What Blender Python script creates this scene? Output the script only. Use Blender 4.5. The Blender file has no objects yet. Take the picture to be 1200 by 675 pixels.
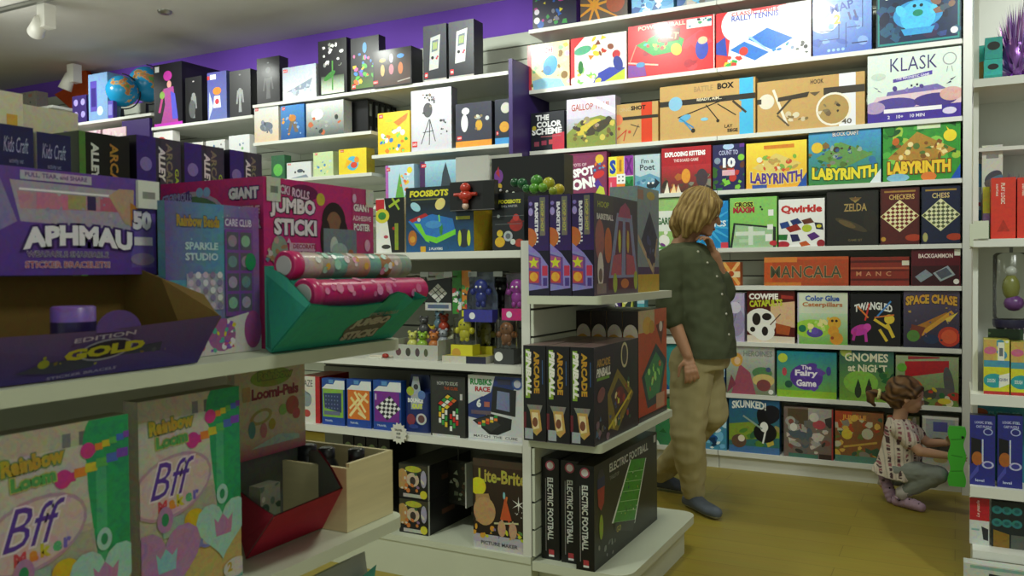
import bpy, bmesh, math, random
from mathutils import Vector, Matrix, noise

# ------------------------------------------------------------------ camera, world, lights, exposure
F_PX, YAW, PITCH, ROLL, EYE = 981.48, 0.487435, 0.02141, -0.008093, 1.25
sc = bpy.context.scene
def cam_axes():
    cy, sy = math.cos(YAW), math.sin(YAW)
    F = Vector((-sy, cy, 0)); R = Vector((cy, sy, 0)); U = Vector((0, 0, 1))
    cp, sp = math.cos(PITCH), math.sin(PITCH)
    F2 = F*cp - U*sp; U2 = U*cp + F*sp
    cr, sr = math.cos(ROLL), math.sin(ROLL)
    return R*cr + U2*sr, U2*cr - R*sr, F2
CR, CU, CF = cam_axes()
EYEP = Vector((0, 0, EYE))
cd = bpy.data.cameras.new('camera'); cam = bpy.data.objects.new('camera', cd); sc.collection.objects.link(cam)
cd.sensor_width = 36; cd.lens = F_PX/1200*36; cd.clip_start = .05; cd.clip_end = 60
cd.dof.use_dof = True; cd.dof.focus_distance = 4.2; cd.dof.aperture_fstop = 8
M4 = Matrix((CR, CU, -CF)).transposed().to_4x4(); M4.translation = EYEP
cam.matrix_world = M4; sc.camera = cam
def ray(px, py): return CR*((px-600)/F_PX) - CU*((py-337.5)/F_PX) + CF
def atY(px, py, Y): d = ray(px, py); return EYEP + d*(Y/d.y)
def atX(px, py, X): d = ray(px, py); return EYEP + d*(X/d.x)
def atZ(px, py, Z): d = ray(px, py); return EYEP + d*((Z-EYE)/d.z)

sc.view_settings.view_transform = 'Standard'; sc.view_settings.look = 'None'
sc.view_settings.exposure = 0.0; sc.view_settings.gamma = 1.0; sc.view_settings.use_curve_mapping = False
W = bpy.data.worlds.new('world'); sc.world = W; W.use_nodes = True
W.node_tree.nodes['Background'].inputs[0].default_value = (.88, 1, .84, 1)
W.node_tree.nodes['Background'].inputs[1].default_value = 0.5
PI = math.pi
def light(name, kind, loc, target, energy, color=(1, 1, 1), **kw):
    d = bpy.data.lights.new(name, kind); d.energy = energy; d.color = color
    for k, v in kw.items(): setattr(d, k, v)
    o = bpy.data.objects.new(name, d); sc.collection.objects.link(o); o.location = loc
    o.rotation_euler = (Vector(target)-Vector(loc)).to_track_quat('-Z', 'Y').to_euler()
    return o
WARM = (1, .965, .88)
COOL = (.95, 1, .93)
# track spotlights washing the top of the back wall
for i, x in enumerate((-7.0, -5.6, -4.3, -3.1, -2.0, -0.9, 0.3)):
    light('wall_spot', 'SPOT', (x, 4.1, 3.1), (x+.1, 5.3, 2.35), 62, COOL, spot_size=math.radians(96), spot_blend=1.0, shadow_soft_size=.06)
# added spots that brighten the island front, right-hand unit and end panel
light('island_fill', 'SPOT', (-2.3, .9, 3.12), (-2.0, 2.9, .9), 110, (.96, 1, .9), spot_size=math.radians(50), spot_blend=.9, shadow_soft_size=.08)
light('unit_fill', 'SPOT', (1.1, 1.6, 3.12), (.3, 3.7, .9), 120, (.95, 1, .95), spot_size=math.radians(55), spot_blend=.9, shadow_soft_size=.08)
light('end_fill', 'SPOT', (.9, 3.0, 3.12), (.0, 5.2, 1.2), 80, (.95, 1, .95), spot_size=math.radians(45), spot_blend=.9, shadow_soft_size=.08)
# added point lights that brighten the ceiling, standing in for track lamp spill
for x, y, e in ((-4.7, 3.0, 22), (-3.2, 3.9, 3.5), (-1.0, 3.2, 4), (-6.3, 3.6, 9)):
    light('ceiling_fill', 'POINT', (x, y, 2.85), (x, y, 0), e, (.97, 1, .95), shadow_soft_size=.25)
# added soft area lights under the ceiling, ambient fill for the aisles
for x, y, e in ((-1.0, 3.6, 14), (-3.4, 3.6, 14), (.4, 1.2, 22), (-2.6, 1.2, 14)):
    light('aisle_fill', 'AREA', (x, y, 3.2), (x, y, 0), e, (.94, 1, .84), shape='DISK', size=.5)
# ------------------------------------------------------------------ colours and materials
def lin(c):
    if isinstance(c, str):
        c = c.lstrip('#')
        if len(c) == 3: c = ''.join(a*2 for a in c)
        c = [int(c[i:i+2], 16)/255 for i in (0, 2, 4)]
    return tuple(((v+.055)/1.055)**2.4 if v > .04045 else v/12.92 for v in c[:3])
def new_mat(name):
    m = bpy.data.materials.new(name); m.use_nodes = True
    return m, m.node_tree.nodes, m.node_tree.links, m.node_tree.nodes['Principled BSDF']
def attr_mat(name, rough, spec=.5, coat=0, metallic=0, bump=0, bscale=300, sss=0, trans=0, alpha=1, ink=0):
    m, n, l, b = new_mat(name)
    a = n.new('ShaderNodeAttribute'); a.attribute_name = 'Col'
    if ink:      # mottled printing ink: patches of slightly different hue at two sizes
        tc0 = n.new('ShaderNodeTexCoord'); src = a.outputs['Color']
        for s_, f_ in ((38, ink), (120, ink*.8)):
            t0 = n.new('ShaderNodeTexNoise'); t0.inputs['Scale'].default_value = s_; t0.inputs['Detail'].default_value = 4; t0.inputs['Roughness'].default_value = .65; t0.inputs['Distortion'].default_value = 1.2
            cr0 = n.new('ShaderNodeHueSaturation'); cr0.inputs['Saturation'].default_value = 2.2; cr0.inputs['Value'].default_value = 1.0
            m0 = n.new('ShaderNodeMix'); m0.data_type = 'RGBA'; m0.blend_type = 'OVERLAY'; m0.inputs[0].default_value = f_
            l.new(tc0.outputs['Object'], t0.inputs['Vector']); l.new(t0.outputs['Color'], cr0.inputs['Color']); l.new(src, m0.inputs[6]); l.new(cr0.outputs['Color'], m0.inputs[7]); src = m0.outputs[2]
        l.new(src, b.inputs['Base Color'])
    else: l.new(a.outputs['Color'], b.inputs['Base Color'])
    b.inputs['Roughness'].default_value = rough; b.inputs['Specular IOR Level'].default_value = spec
    b.inputs['Coat Weight'].default_value = coat; b.inputs['Coat Roughness'].default_value = .15
    b.inputs['Metallic'].default_value = metallic; b.inputs['Alpha'].default_value = alpha
    if sss: b.inputs['Subsurface Weight'].default_value = sss; b.inputs['Subsurface Radius'].default_value = (.02, .008, .005); b.inputs['Subsurface Scale'].default_value = .5
    if bump:
        t = n.new('ShaderNodeTexNoise'); t.inputs['Scale'].default_value = bscale; t.inputs['Detail'].default_value = 3
        tc = n.new('ShaderNodeTexCoord'); l.new(tc.outputs['Object'], t.inputs['Vector'])
        bm_ = n.new('ShaderNodeBump'); bm_.inputs['Strength'].default_value = bump; bm_.inputs['Distance'].default_value = .002
        l.new(t.outputs['Fac'], bm_.inputs['Height']); l.new(bm_.outputs['Normal'], b.inputs['Normal'])
    return m
PRINT = attr_mat('printed_card', .38, .4, .12, ink=.24)
CARD = attr_mat('uncoated_card', .75, .25, 0, bump=.15, bscale=250, ink=.12)
PLASTIC = attr_mat('coloured_plastic', .28, .5)
RUBBER = attr_mat('matte_plastic', .6, .3)
FABRIC = attr_mat('woven_fabric', .9, .15, bump=.5, bscale=420)
SKIN = attr_mat('skin', .5, .35, sss=.12)
HAIRM = attr_mat('hair', .5, .3, bump=.6, bscale=90)
SHINY = attr_mat('metallic_foil', .22, .6, metallic=.6)
def plain(name, col, rough=.5, noise_amt=.04, scale=8, bump=0, spec=.4, stretch=(1, 1, 1), metallic=0):
    m, n, l, b = new_mat(name)
    tc = n.new('ShaderNodeTexCoord'); mp = n.new('ShaderNodeMapping'); t = n.new('ShaderNodeTexNoise'); r = n.new('ShaderNodeValToRGB')
    mp.inputs['Scale'].default_value = stretch; t.inputs['Scale'].default_value = scale; t.inputs['Detail'].default_value = 4
    l.new(tc.outputs['Object'], mp.inputs['Vector']); l.new(mp.outputs['Vector'], t.inputs['Vector']); l.new(t.outputs['Fac'], r.inputs['Fac'])
    c = lin(col)
    r.color_ramp.elements[0].position = .3; r.color_ramp.elements[1].position = .7
    r.color_ramp.elements[0].color = tuple(max(0, v*(1-noise_amt)) for v in c)+(1,)
    r.color_ramp.elements[1].color = tuple(min(1, v*(1+noise_amt)) for v in c)+(1,)
    l.new(r.outputs['Color'], b.inputs['Base Color'])
    b.inputs['Roughness'].default_value = rough; b.inputs['Specular IOR Level'].default_value = spec; b.inputs['Metallic'].default_value = metallic
    if bump:
        k = n.new('ShaderNodeBump'); k.inputs['Strength'].default_value = bump; k.inputs['Distance'].default_value = .003
        l.new(t.outputs['Fac'], k.inputs['Height']); l.new(k.outputs['Normal'], b.inputs['Normal'])
    return m
WHITE = plain('white_laminate', '#dedfd8', .35, .015)
CREAMW = plain('cream_laminate', '#cfd4c0', .4, .02)
SLAT = plain('slat_board', '#d2d8c8', .5, .02)
PURPLE = plain('purple_paint', '#8052cc', .75, .03, 3, .1)
PURPLEP = plain('purple_laminate', '#3b2768', .45, .03)
CEIL = plain('ceiling_paint', '#d6d4cc', .9, .03, 2, .1)
WALLW = plain('white_wall_paint', '#d8d6ce', .9, .02, 2, .1)
WOODC = plain('pale_birch_ply', '#d9cba0', .55, .06, 6, .05, stretch=(1, 1, 14))
METAL = plain('zinc_metal', '#9a9a94', .35, .05, 20, metallic=.8)
BLACKM = plain('black_metal', '#15151a', .4, .05, 20)
LAMPW = plain('white_lamp_enamel', '#e8e6dc', .35, .01)
STARM = plain('orange_felt', '#c9501c', .85, .08, 30, .2)
def clear_mat(name, col, mix, rough=.08):
    m, n, l, b = new_mat(name)
    tr = n.new('ShaderNodeBsdfTransparent'); gl = n.new('ShaderNodeBsdfGlossy'); mx = n.new('ShaderNodeMixShader'); fr = n.new('ShaderNodeFresnel')
    ad = n.new('ShaderNodeMath'); ad.operation = 'ADD'; ad.inputs[1].default_value = mix; ad.use_clamp = True
    tr.inputs[0].default_value = lin(col)+(1,); gl.inputs['Roughness'].default_value = rough; fr.inputs[0].default_value = 1.25
    l.new(fr.outputs[0], ad.inputs[0]); l.new(ad.outputs[0], mx.inputs[0]); l.new(tr.outputs[0], mx.inputs[1]); l.new(gl.outputs[0], mx.inputs[2])
    l.new(mx.outputs[0], n['Material Output'].inputs['Surface'])
    return m
CLEAR = clear_mat('clear_blister_plastic', '#fafcfc', .015, .2)
def floor_mat():
    m, n, l, b = new_mat('oak_vinyl_floor')
    tc = n.new('ShaderNodeTexCoord'); mp = n.new('ShaderNodeMapping'); mp.inputs['Rotation'].default_value = (0, 0, 0)
    br = n.new('ShaderNodeTexBrick'); br.inputs['Scale'].default_value = 1
    br.inputs['Brick Width'].default_value = 1.2; br.inputs['Row Height'].default_value = .16; br.inputs['Mortar Size'].default_value = .0015; br.offset = .37
    br.inputs['Color1'].default_value = lin('#a5933a')+(1,); br.inputs['Color2'].default_value = lin('#9c8a34')+(1,); br.inputs['Mortar'].default_value = lin('#7c6a28')+(1,)
    t = n.new('ShaderNodeTexNoise'); t.inputs['Scale'].default_value = 3; t.inputs['Detail'].default_value = 6
    mp2 = n.new('ShaderNodeMapping'); mp2.inputs['Scale'].default_value = (1, 14, 1)
    mx = n.new('ShaderNodeMix'); mx.data_type = 'RGBA'; mx.blend_type = 'MULTIPLY'; mx.inputs[0].default_value = .25
    l.new(tc.outputs['Object'], mp.inputs['Vector']); l.new(mp.outputs['Vector'], br.inputs['Vector'])
    l.new(tc.outputs['Object'], mp2.inputs['Vector']); l.new(mp2.outputs['Vector'], t.inputs['Vector'])
    l.new(br.outputs['Color'], mx.inputs[6]); l.new(t.outputs['Color'], mx.inputs[7]); l.new(mx.outputs[2], b.inputs['Base Color'])
    b.inputs['Roughness'].default_value = .38; b.inputs['Specular IOR Level'].default_value = .35
    return m
FLOOR = floor_mat()

# ------------------------------------------------------------------ mesh builder
def clip_poly(pts, W_, H_):
    def cl(p, ax, lim, sgn):
        out = []
        for i in range(len(p)):
            a, b = p[i], p[(i+1) % len(p)]
            ia, ib = sgn*(a[ax]-lim) <= 1e-9, sgn*(b[ax]-lim) <= 1e-9
            if ia: out.append(a)
            if ia != ib:
                t = (lim-a[ax])/(b[ax]-a[ax])
                out.append((a[0]+t*(b[0]-a[0]), a[1]+t*(b[1]-a[1])))
        return out
    for ax, lim, sg in ((0, 0, -1), (0, W_, 1), (1, 0, -1), (1, H_, 1)):
        pts = cl(pts, ax, lim, sg)
        if len(pts) < 3: return []
    return pts
_tc = {}
def glyphs(s, off, shear):
    k = (s, off, shear)
    if k not in _tc:
        c = bpy.data.curves.new('t', 'FONT'); c.body = s; c.size = 1; c.offset = off; c.resolution_u = 2; c.shear = shear
        o = bpy.data.objects.new('t', c); m = o.to_mesh()
        V = [(v.co.x, v.co.y) for v in m.vertices]; P = [tuple(p.vertices) for p in m.polygons]
        o.to_mesh_clear(); bpy.data.objects.remove(o); bpy.data.curves.remove(c)
        _tc[k] = (V, P)
    return _tc[k]

class MB:
    """collects polygons with a colour and a material slot; build() links them as one mesh object"""
    def __init__(s): s.v = []; s.f = []; s.c = []; s.m = []; s.sm = []
    def face(s, pts, col, mi=0, smooth=False):
        i = len(s.v); s.v += [tuple(p) for p in pts]; s.f.append(tuple(range(i, i+len(pts))))
        s.c.append([col]*len(pts) if not isinstance(col, list) else col); s.m.append(mi); s.sm.append(smooth)
    def mesh(s, V, Fs, col, mi=0, smooth=False):
        i = len(s.v); s.v += [tuple(p) for p in V]
        for f in Fs:
            s.f.append(tuple(a+i for a in f)); s.c.append([col]*len(f)); s.m.append(mi); s.sm.append(smooth)
    def box(s, x0, y0, z0, x1, y1, z1, col=(1, 1, 1), mi=0):
        V = [(x, y, z) for z in (z0, z1) for y in (y0, y1) for x in (x0, x1)]
        s.mesh(V, [(0, 2, 3, 1), (4, 5, 7, 6), (0, 1, 5, 4), (2, 6, 7, 3), (0, 4, 6, 2), (1, 3, 7, 5)], col, mi)
    def rbox(s, x0, y0, z0, x1, y1, z1, r, col=(1, 1, 1), mi=0, seg=5, corners=(1, 1, 1, 1)):
        """box whose vertical edges are rounded; corners: (x1y1, x0y1, x0y0, x1y0)"""
        out = []
        for (cx, cy, a0, on) in ((x1, y1, 0, corners[0]), (x0, y1, 90, corners[1]), (x0, y0, 180, corners[2]), (x1, y0, 270, corners[3])):
            if not on: out.append((cx, cy)); continue
            ox = cx-r if cx == x1 else cx+r; oy = cy-r if cy == y1 else cy+r
            for k in range(seg+1):
                a = math.radians(a0+90*k/seg); out.append((ox+r*math.cos(a), oy+r*math.sin(a)))
        s.prism(out, z0, z1, col, mi)
    def prism(s, xy, z0, z1, col, mi=0):
        n = len(xy); V = [(x, y, z0) for x, y in xy]+[(x, y, z1) for x, y in xy]
        s.mesh(V, [tuple(range(n-1, -1, -1)), tuple(range(n, 2*n))]+[(i, (i+1) % n, n+(i+1) % n, n+i) for i in range(n)], col, mi)
    def extr(s, pts, vec, col, mi=0):
        """a planar polygon pushed along vec"""
        n = len(pts); vec = Vector(vec); V = [Vector(p) for p in pts]+[Vector(p)+vec for p in pts]
        s.mesh(V, [tuple(range(n-1, -1, -1)), tuple(range(n, 2*n))]+[(i, (i+1) % n, n+(i+1) % n, n+i) for i in range(n)], col, mi)
    def tube(s, pts, rad, col, mi=0, n=10, smooth=True, sx=1):
        pts = [Vector(p) for p in pts]; rs = rad if isinstance(rad, (list, tuple)) else [rad]*len(pts)
        V = []; prev = None
        for i, p in enumerate(pts):
            t = (pts[min(i+1, len(pts)-1)]-pts[max(i-1, 0)]).normalized()
            if prev is None: u = t.orthogonal().normalized()
            else:
                u = prev - t*prev.dot(t); u = u.normalized() if u.length > 1e-6 else t.orthogonal().normalized()
            prev = u; w = t.cross(u)
            for k in range(n):
                a = 2*PI*k/n; V.append(p+(u*math.cos(a)*sx+w*math.sin(a))*rs[i])
        Fs = [tuple(range(n-1, -1, -1)), tuple((len(pts)-1)*n+k for k in range(n))]
        for i in range(len(pts)-1):
            for k in range(n): Fs.append((i*n+k, i*n+(k+1) % n, (i+1)*n+(k+1) % n, (i+1)*n+k))
        s.mesh(V, Fs[:2], col, mi, False); j = len(s.v)-len(V)
        for f in Fs[2:]:
            s.f.append(tuple(a+j for a in f)); s.c.append([col]*4); s.m.append(mi); s.sm.append(smooth)
    def ball(s, c, r, col, mi=0, n=12, R=None):
        rx, ry, rz = r if isinstance(r, (tuple, list)) else (r, r, r); c = Vector(c); V = []; m = n//2
        def put(x, y, z):
            p = Vector((x*rx, y*ry, z*rz)); V.append(c+(R @ p if R else p))
        put(0, 0, -1)
        for i in range(1, m):
            b = -PI/2+PI*i/m
            for k in range(n): a = 2*PI*k/n; put(math.cos(b)*math.cos(a), math.cos(b)*math.sin(a), math.sin(b))
        put(0, 0, 1); Fs = []
        for k in range(n): Fs.append((0, 1+(k+1) % n, 1+k))
        for i in range(m-2):
            for k in range(n): Fs.append((1+i*n+k, 1+i*n+(k+1) % n, 1+(i+1)*n+(k+1) % n, 1+(i+1)*n+k))
        last = len(V)-1; o = 1+(m-2)*n
        for k in range(n): Fs.append((o+k, o+(k+1) % n, last))
        s.mesh(V, Fs, col, mi, True)
    def lathe(s, prof, c, col, mi=0, n=20, axis='Z'):
        c = Vector(c); V = []
        for r, z in prof:
            for k in range(n):
                a = 2*PI*k/n; p = Vector((r*math.cos(a), r*math.sin(a), z))
                if axis == 'Y': p = Vector((p.x, p.z, p.y))
                if axis == 'X': p = Vector((p.z, p.x, p.y))
                V.append(c+p)
        Fs = []
        for i in range(len(prof)-1):
            for k in range(n): Fs.append((i*n+k, i*n+(k+1) % n, (i+1)*n+(k+1) % n, (i+1)*n+k))
        s.mesh(V, Fs, col, mi, True)
        s.mesh(V[:n], [tuple(range(n-1, -1, -1))], col, mi); s.mesh(V[-n:], [tuple(range(n))], col, mi)
    # ---- printed artwork on a plane: O origin, u and v unit axes, W_ x H_ metres
    def art(s, ops, O, u, v, W_, H_, mi=0, lift=.0003, step=.00005):
        O, u, v = Vector(O), Vector(u), Vector(v); n = u.cross(v).normalized(); lv = [lift]
        def poly(pts, col):
            pts = clip_poly(pts, W_, H_)
            if len(pts) >= 3: s.face([O+u*x+v*y+n*lv[0] for x, y in pts], col, mi)
        def circ(cx, cy, rx, ry, col, k=18, rot=0):
            c_, s_ = math.cos(rot), math.sin(rot)
            poly([(cx+rx*math.cos(a)*c_-ry*math.sin(a)*s_, cy+rx*math.cos(a)*s_+ry*math.sin(a)*c_) for a in (2*PI*i/k for i in range(k))], col)
        for op in ops:
            k = op[0]; lv[0] += step
            if k == 'R':
                _, x0, y0, x1, y1, c = op; poly([(x0*W_, y0*H_), (x1*W_, y0*H_), (x1*W_, y1*H_), (x0*W_, y1*H_)], lin(c))
            elif k == 'G':
                c0, c1 = lin(op[1]), lin(op[2]); x0, y0, x1, y1 = op[3] if len(op) > 3 else (0, 0, 1, 1)
                pts = [(x0*W_, y0*H_), (x1*W_, y0*H_), (x1*W_, y1*H_), (x0*W_, y1*H_)]
                cc = [c0, c1, c1, c0] if len(op) > 4 else [c0, c0, c1, c1]
                s.face([O+u*x+v*y+n*lv[0] for x, y in pts], cc, mi)
            elif k == 'E':
                _, cx, cy, r, c = op[:5]; ry = op[5] if len(op) > 5 else r; circ(cx*W_, cy*H_, r*H_, ry*H_, lin(c), 22, math.radians(op[6]) if len(op) > 6 else 0)
            elif k == 'P': poly([(x*W_, y*H_) for x, y in op[1]], lin(op[2]))
            elif k == 'L':
                _, x0, y0, x1, y1, t, c = op; a = Vector((x0*W_, y0*H_)); b = Vector((x1*W_, y1*H_)); d = (b-a).normalized()*t*H_/2; p = Vector((-d.y, d.x))
                poly([tuple(a-p-d), tuple(b-p+d), tuple(b+p+d), tuple(a+p-d)], lin(c))
            elif k == 'S':
                _, cx, cy, r, c, nn = op[:6]; ri = op[6] if len(op) > 6 else .45
                for i in range(nn):
                    a = PI/2+2*PI*i/nn; q = PI/nn
                    poly([(cx*W_, cy*H_), (cx*W_+r*H_*ri*math.cos(a-q), cy*H_+r*H_*ri*math.sin(a-q)), (cx*W_+r*H_*math.cos(a), cy*H_+r*H_*math.sin(a)), (cx*W_+r*H_*ri*math.cos(a+q), cy*H_+r*H_*ri*math.sin(a+q))], lin(c))
            elif k == 'H':
                _, cx, cy, r, c = op
                pts = []
                for i in range(24):
                    t = 2*PI*i/24; pts.append((cx*W_+r*H_*math.sin(t)**3, cy*H_+r*H_/16*(13*math.cos(t)-5*math.cos(2*t)-2*math.cos(3*t)-math.cos(4*t))))
                poly(pts, lin(c))
            elif k == 'K':      # checker board: corner list of 4, n x n, colours
                _, q, nn, ca, cb = op; ca, cb = lin(ca), lin(cb); q = [Vector((a*W_, b*H_)) for a, b in q]
                for i in range(nn):
                    for j in range(nn):
                        def bl(a, b): return tuple(q[0]*(1-a)*(1-b)+q[1]*a*(1-b)+q[2]*a*b+q[3]*(1-a)*b)
                        poly([bl(i/nn, j/nn), bl((i+1)/nn, j/nn), bl((i+1)/nn, (j+1)/nn), bl(i/nn, (j+1)/nn)], ca if (i+j) % 2 else cb)
            elif k == 'B':      # scattered shapes
                _, seed, cnt, (x0, y0, x1, y1), pal, s0, s1 = op[:7]; rr = random.Random(seed)
                for i in range(cnt):
                    lv[0] += step*.4; c = lin(rr.choice(pal)); cx, cy = (x0+rr.random()*(x1-x0))*W_, (y0+rr.random()*(y1-y0))*H_
                    r = (s0+rr.random()*(s1-s0))*H_; kind = rr.random()
                    if kind < .45: circ(cx, cy, r, r*(.4+.6*rr.random()), c, 12, rr.random()*3)
                    else:
                        m = rr.choice((3, 4, 5, 6)); a0 = rr.random()*6
                        poly([(cx+r*(.6+.6*rr.random())*math.cos(a0+2*PI*j/m), cy+r*(.5+.5*rr.random())*math.sin(a0+2*PI*j/m)) for j in range(m)], c)
            elif k == 'T':
                _, txt, cx, cy, h, c = op[:6]; o = dict(op[6]) if len(op) > 6 else {}
                V, P = glyphs(txt, o.get('b', .02), o.get('s', 0))
                if not V: continue
                xs = [a for a, b in V]; ys = [b for a, b in V]; w_, h_ = max(xs)-min(xs), max(ys)-min(ys)
                mx_, my_ = (max(xs)+min(xs))/2, (max(ys)+min(ys))/2
                sy_ = h*H_/h_; sx_ = sy_
                rot = math.radians(o.get('r', 0))
                if o.get('w'): sx_ = o['w']*(H_ if abs(math.sin(rot)) > .7 else W_)/w_
                if abs(math.sin(rot)) > .7: sy_ = h*W_/h_; sx_ = sx_ if o.get('w') else sy_
                arc = o.get('a', 0)
                def put(V, P, col):
                    pts = []
                    for a, b in V:
                        x, y = (a-mx_)*sx_, (b-my_)*sy_
                        if arc: y -= arc*H_*((a-mx_)/(w_/2))**2
                        x, y = x*math.cos(rot)-y*math.sin(rot), x*math.sin(rot)+y*math.cos(rot)
                        x = min(max(x+cx*W_, 0), W_); y = min(max(y+cy*H_, 0), H_)
                        pts.append(O+u*x+v*y+n*lv[0])
                    s.mesh(pts, P, col, mi)
                if o.get('o'):
                    V2, P2 = glyphs(txt, o.get('b', .02)+o.get('ob', .06), o.get('s', 0)); put(V2, P2, lin(o['o'])); lv[0] += step
                put(V, P, lin(c))
    def build(s, name, mats, parent=None, loc=(0, 0, 0), rotz=0, origin=None, rot=None):
        me = bpy.data.meshes.new(name); V = s.v
        if origin is not None: o_ = Vector(origin); V = [tuple(Vector(p)-o_) for p in V]
        me.from_pydata([tuple(p) for p in V], [], s.f); me.update()
        if not isinstance(mats, (list, tuple)): mats = [mats]
        for m in mats: me.materials.append(m)
        me.polygons.foreach_set('material_index', s.m); me.polygons.foreach_set('use_smooth', s.sm)
        ca = me.color_attributes.new('Col', 'FLOAT_COLOR', 'CORNER'); flat = []
        for cl in s.c:
            for c in cl: flat += [c[0], c[1], c[2], 1]
        ca.data.foreach_set('color', flat)
        o = bpy.data.objects.new(name, me); sc.collection.objects.link(o)
        o.location = origin if origin is not None else loc
        o.rotation_euler = rot if rot else (0, 0, rotz)
        if parent:
            o.parent = parent
            if origin is not None: o.location = Vector(origin)-parent.location if parent.rotation_euler.z == 0 else o.location
        return o
def tag(o, label=None, cat=None, group=None, kind=None):
    if label: o['label'] = label
    if cat: o['category'] = cat
    if group: o['group'] = group
    if kind: o['kind'] = kind
    return o
def empty(name, loc, rz=0, **k):
    o = bpy.data.objects.new(name, None); sc.collection.objects.link(o); o.location = loc; o.rotation_euler = (0, 0, rz); o.empty_display_size = .1
    return tag(o, **k)
def copy_tree(o, parent=None):
    c = o.copy(); sc.collection.objects.link(c)
    if parent: c.parent = parent
    for ch in [x for x in sc.objects if x.parent == o]: copy_tree(ch, c)
    return c
def T(txt, x, y, h, c, **o): return ('T', txt, x, y, h, c, o)
def bright(c, k=.75): return tuple(v*k for v in lin(c))

def box_mb(w, h, d, base, front=(), right=None, left=None, top=None, side=None, topc=None, mb=None):
    mb = mb or MB(); b = lin(base); sd = lin(side) if side else b
    V = [(x, y, z) for z in (0, h) for y in (0, d) for x in (-w/2, w/2)]
    mb.mesh(V, [(0, 1, 5, 4)], b); mb.mesh(V, [(1, 3, 7, 5), (0, 4, 6, 2), (2, 6, 7, 3), (0, 2, 3, 1)], sd); mb.mesh(V, [(4, 5, 7, 6)], lin(topc) if topc else sd)
    mb.art(front, (-w/2, 0, 0), (1, 0, 0), (0, 0, 1), w, h)
    if right: mb.art(right, (w/2, 0, 0), (0, 1, 0), (0, 0, 1), d, h)
    if left: mb.art(left, (-w/2, d, 0), (0, -1, 0), (0, 0, 1), d, h)
    if top: mb.art(top, (-w/2, 0, h), (1, 0, 0), (0, 1, 0), w, d)
    return mb
_rj = random.Random(5)
def carton(name, label, loc, w, h, d, base, front=(), rotz=0, mat=None, cat='game box', group=None, **k):
    mb = box_mb(w, h, d, base, front, **k)
    o = mb.build(name, mat or PRINT, None, loc, rotz)
    return tag(o, label, cat, group)
# ------------------------------------------------------------------ the room
BY = 5.56; CZ = 3.27
def slab(name, x0, y0, z0, x1, y1, z1, m, kind='structure'):
    mb = MB(); mb.box(x0, y0, z0, x1, y1, z1); o = mb.build(name, m); o['kind'] = kind; return o
slab('floor', -9.5, -1.0, -.1, 3.0, BY+.1, 0, FLOOR)
slab('ceiling', -9.5, -1.0, CZ, 3.0, BY+.1, CZ+.1, CEIL)
slab('wall_back', -9.5, BY, 0, 3.0, BY+.1, CZ, PURPLE)
slab('wall_left', -9.6, -1.0, 0, -9.5, BY+.1, CZ, WALLW)
slab('wall_right', 3.0, -1.0, 0, 3.1, BY+.1, CZ, WALLW)

def slatwall(mb, O, u, Wd, z0, z1, n, pitch=.1, gap=.008, t=.018, mi=0, mj=1):
    """boards stacked with grooves: O start, u horizontal axis, n outward normal"""
    O, u, n = Vector(O), Vector(u), Vector(n); z = z0
    def bx(za, zb, ta, tb, mi, col):
        p = [O+u*a+n*b for a, b in ((0, ta), (Wd, ta), (Wd, tb), (0, tb))]
        V = [(q.x, q.y, za) for q in p]+[(q.x, q.y, zb) for q in p]
        mb.mesh(V, [(3, 2, 1, 0), (4, 5, 6, 7), (0, 1, 5, 4), (1, 2, 6, 5), (2, 3, 7, 6), (3, 0, 4, 7)], col, mi)
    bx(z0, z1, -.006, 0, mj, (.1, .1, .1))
    while z < z1-.01:
        bx(z+gap/2, min(z+pitch-gap/2, z1), 0.0005, t, mi, (1, 1, 1)); z += pitch
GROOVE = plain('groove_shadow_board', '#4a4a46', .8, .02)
def shelf_board(name, parent, x0, y0, x1, y1, z, t=.028, m=None, r=0, corners=(1, 1, 1, 1)):
    mb = MB()
    if r: mb.rbox(x0, y0, z-t, x1, y1, z, r, corners=corners)
    else: mb.box(x0, y0, z-t, x1, y1, z)
    p = Vector(((x0+x1)/2, y0, z-t)); return mb.build(name, m or WHITE, parent, origin=p)

RZ = {9: 2.905, 8: 2.49, 7: 2.07, 6: 1.733, 5: 1.376, 4: 1.143, 3: .797, 2: .475, 1: .115}
RY = 5.2
for nm, x0, x1, lab in (('a', -2.61, -1.312, 'white wall shelving bay of nine shelves directly right of the purple end panel'), ('b', -1.308, .03, 'white wall shelving bay of nine shelves behind the crouching child, full of board games')):
    t = empty('wall_shelving', ((x0+x1)/2, RY+.17, 0), label=lab, cat='shelving', group='white wall shelving for board games')
    mb = MB(); slatwall(mb, (x0, BY-.02, 0), (1, 0, 0), x1-x0, .1, 3.02, (0, -1, 0)); mb.build('back_panel', [SLAT, GROOVE], t, origin=(x0, BY-.02, 0))
    for k, z in RZ.items():
        if k > 1: shelf_board('shelf', t, x0, RY, x1, BY-.042, z, .026)
    mb = MB(); mb.box(x0, RY, .085, x1, BY-.042, .115); mb.box(x0, RY+.03, 0, x1, BY-.042, .085); mb.build('base_shelf', WHITE, t, origin=(x0, RY, 0))
t = empty('shelving_end_panel', (.047, 5.3, 0), label='tall white end panel closing the board game shelving at its right', cat='panel')
mb = MB(); mb.box(.032, 5.17, 0, .10, BY-.002, 3.26); mb.build('panel', WHITE, t, origin=(.047, 5.3, 0))
mb = MB(); mb.box(-2.645, 4.965, 0, -2.617, BY-.002, 2.66); o = mb.build('shelving_end_panel', PURPLEP, None, origin=(-2.63, 5.2, 0)); tag(o, 'dark purple end panel standing between the two runs of wall shelving', 'panel')

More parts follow.
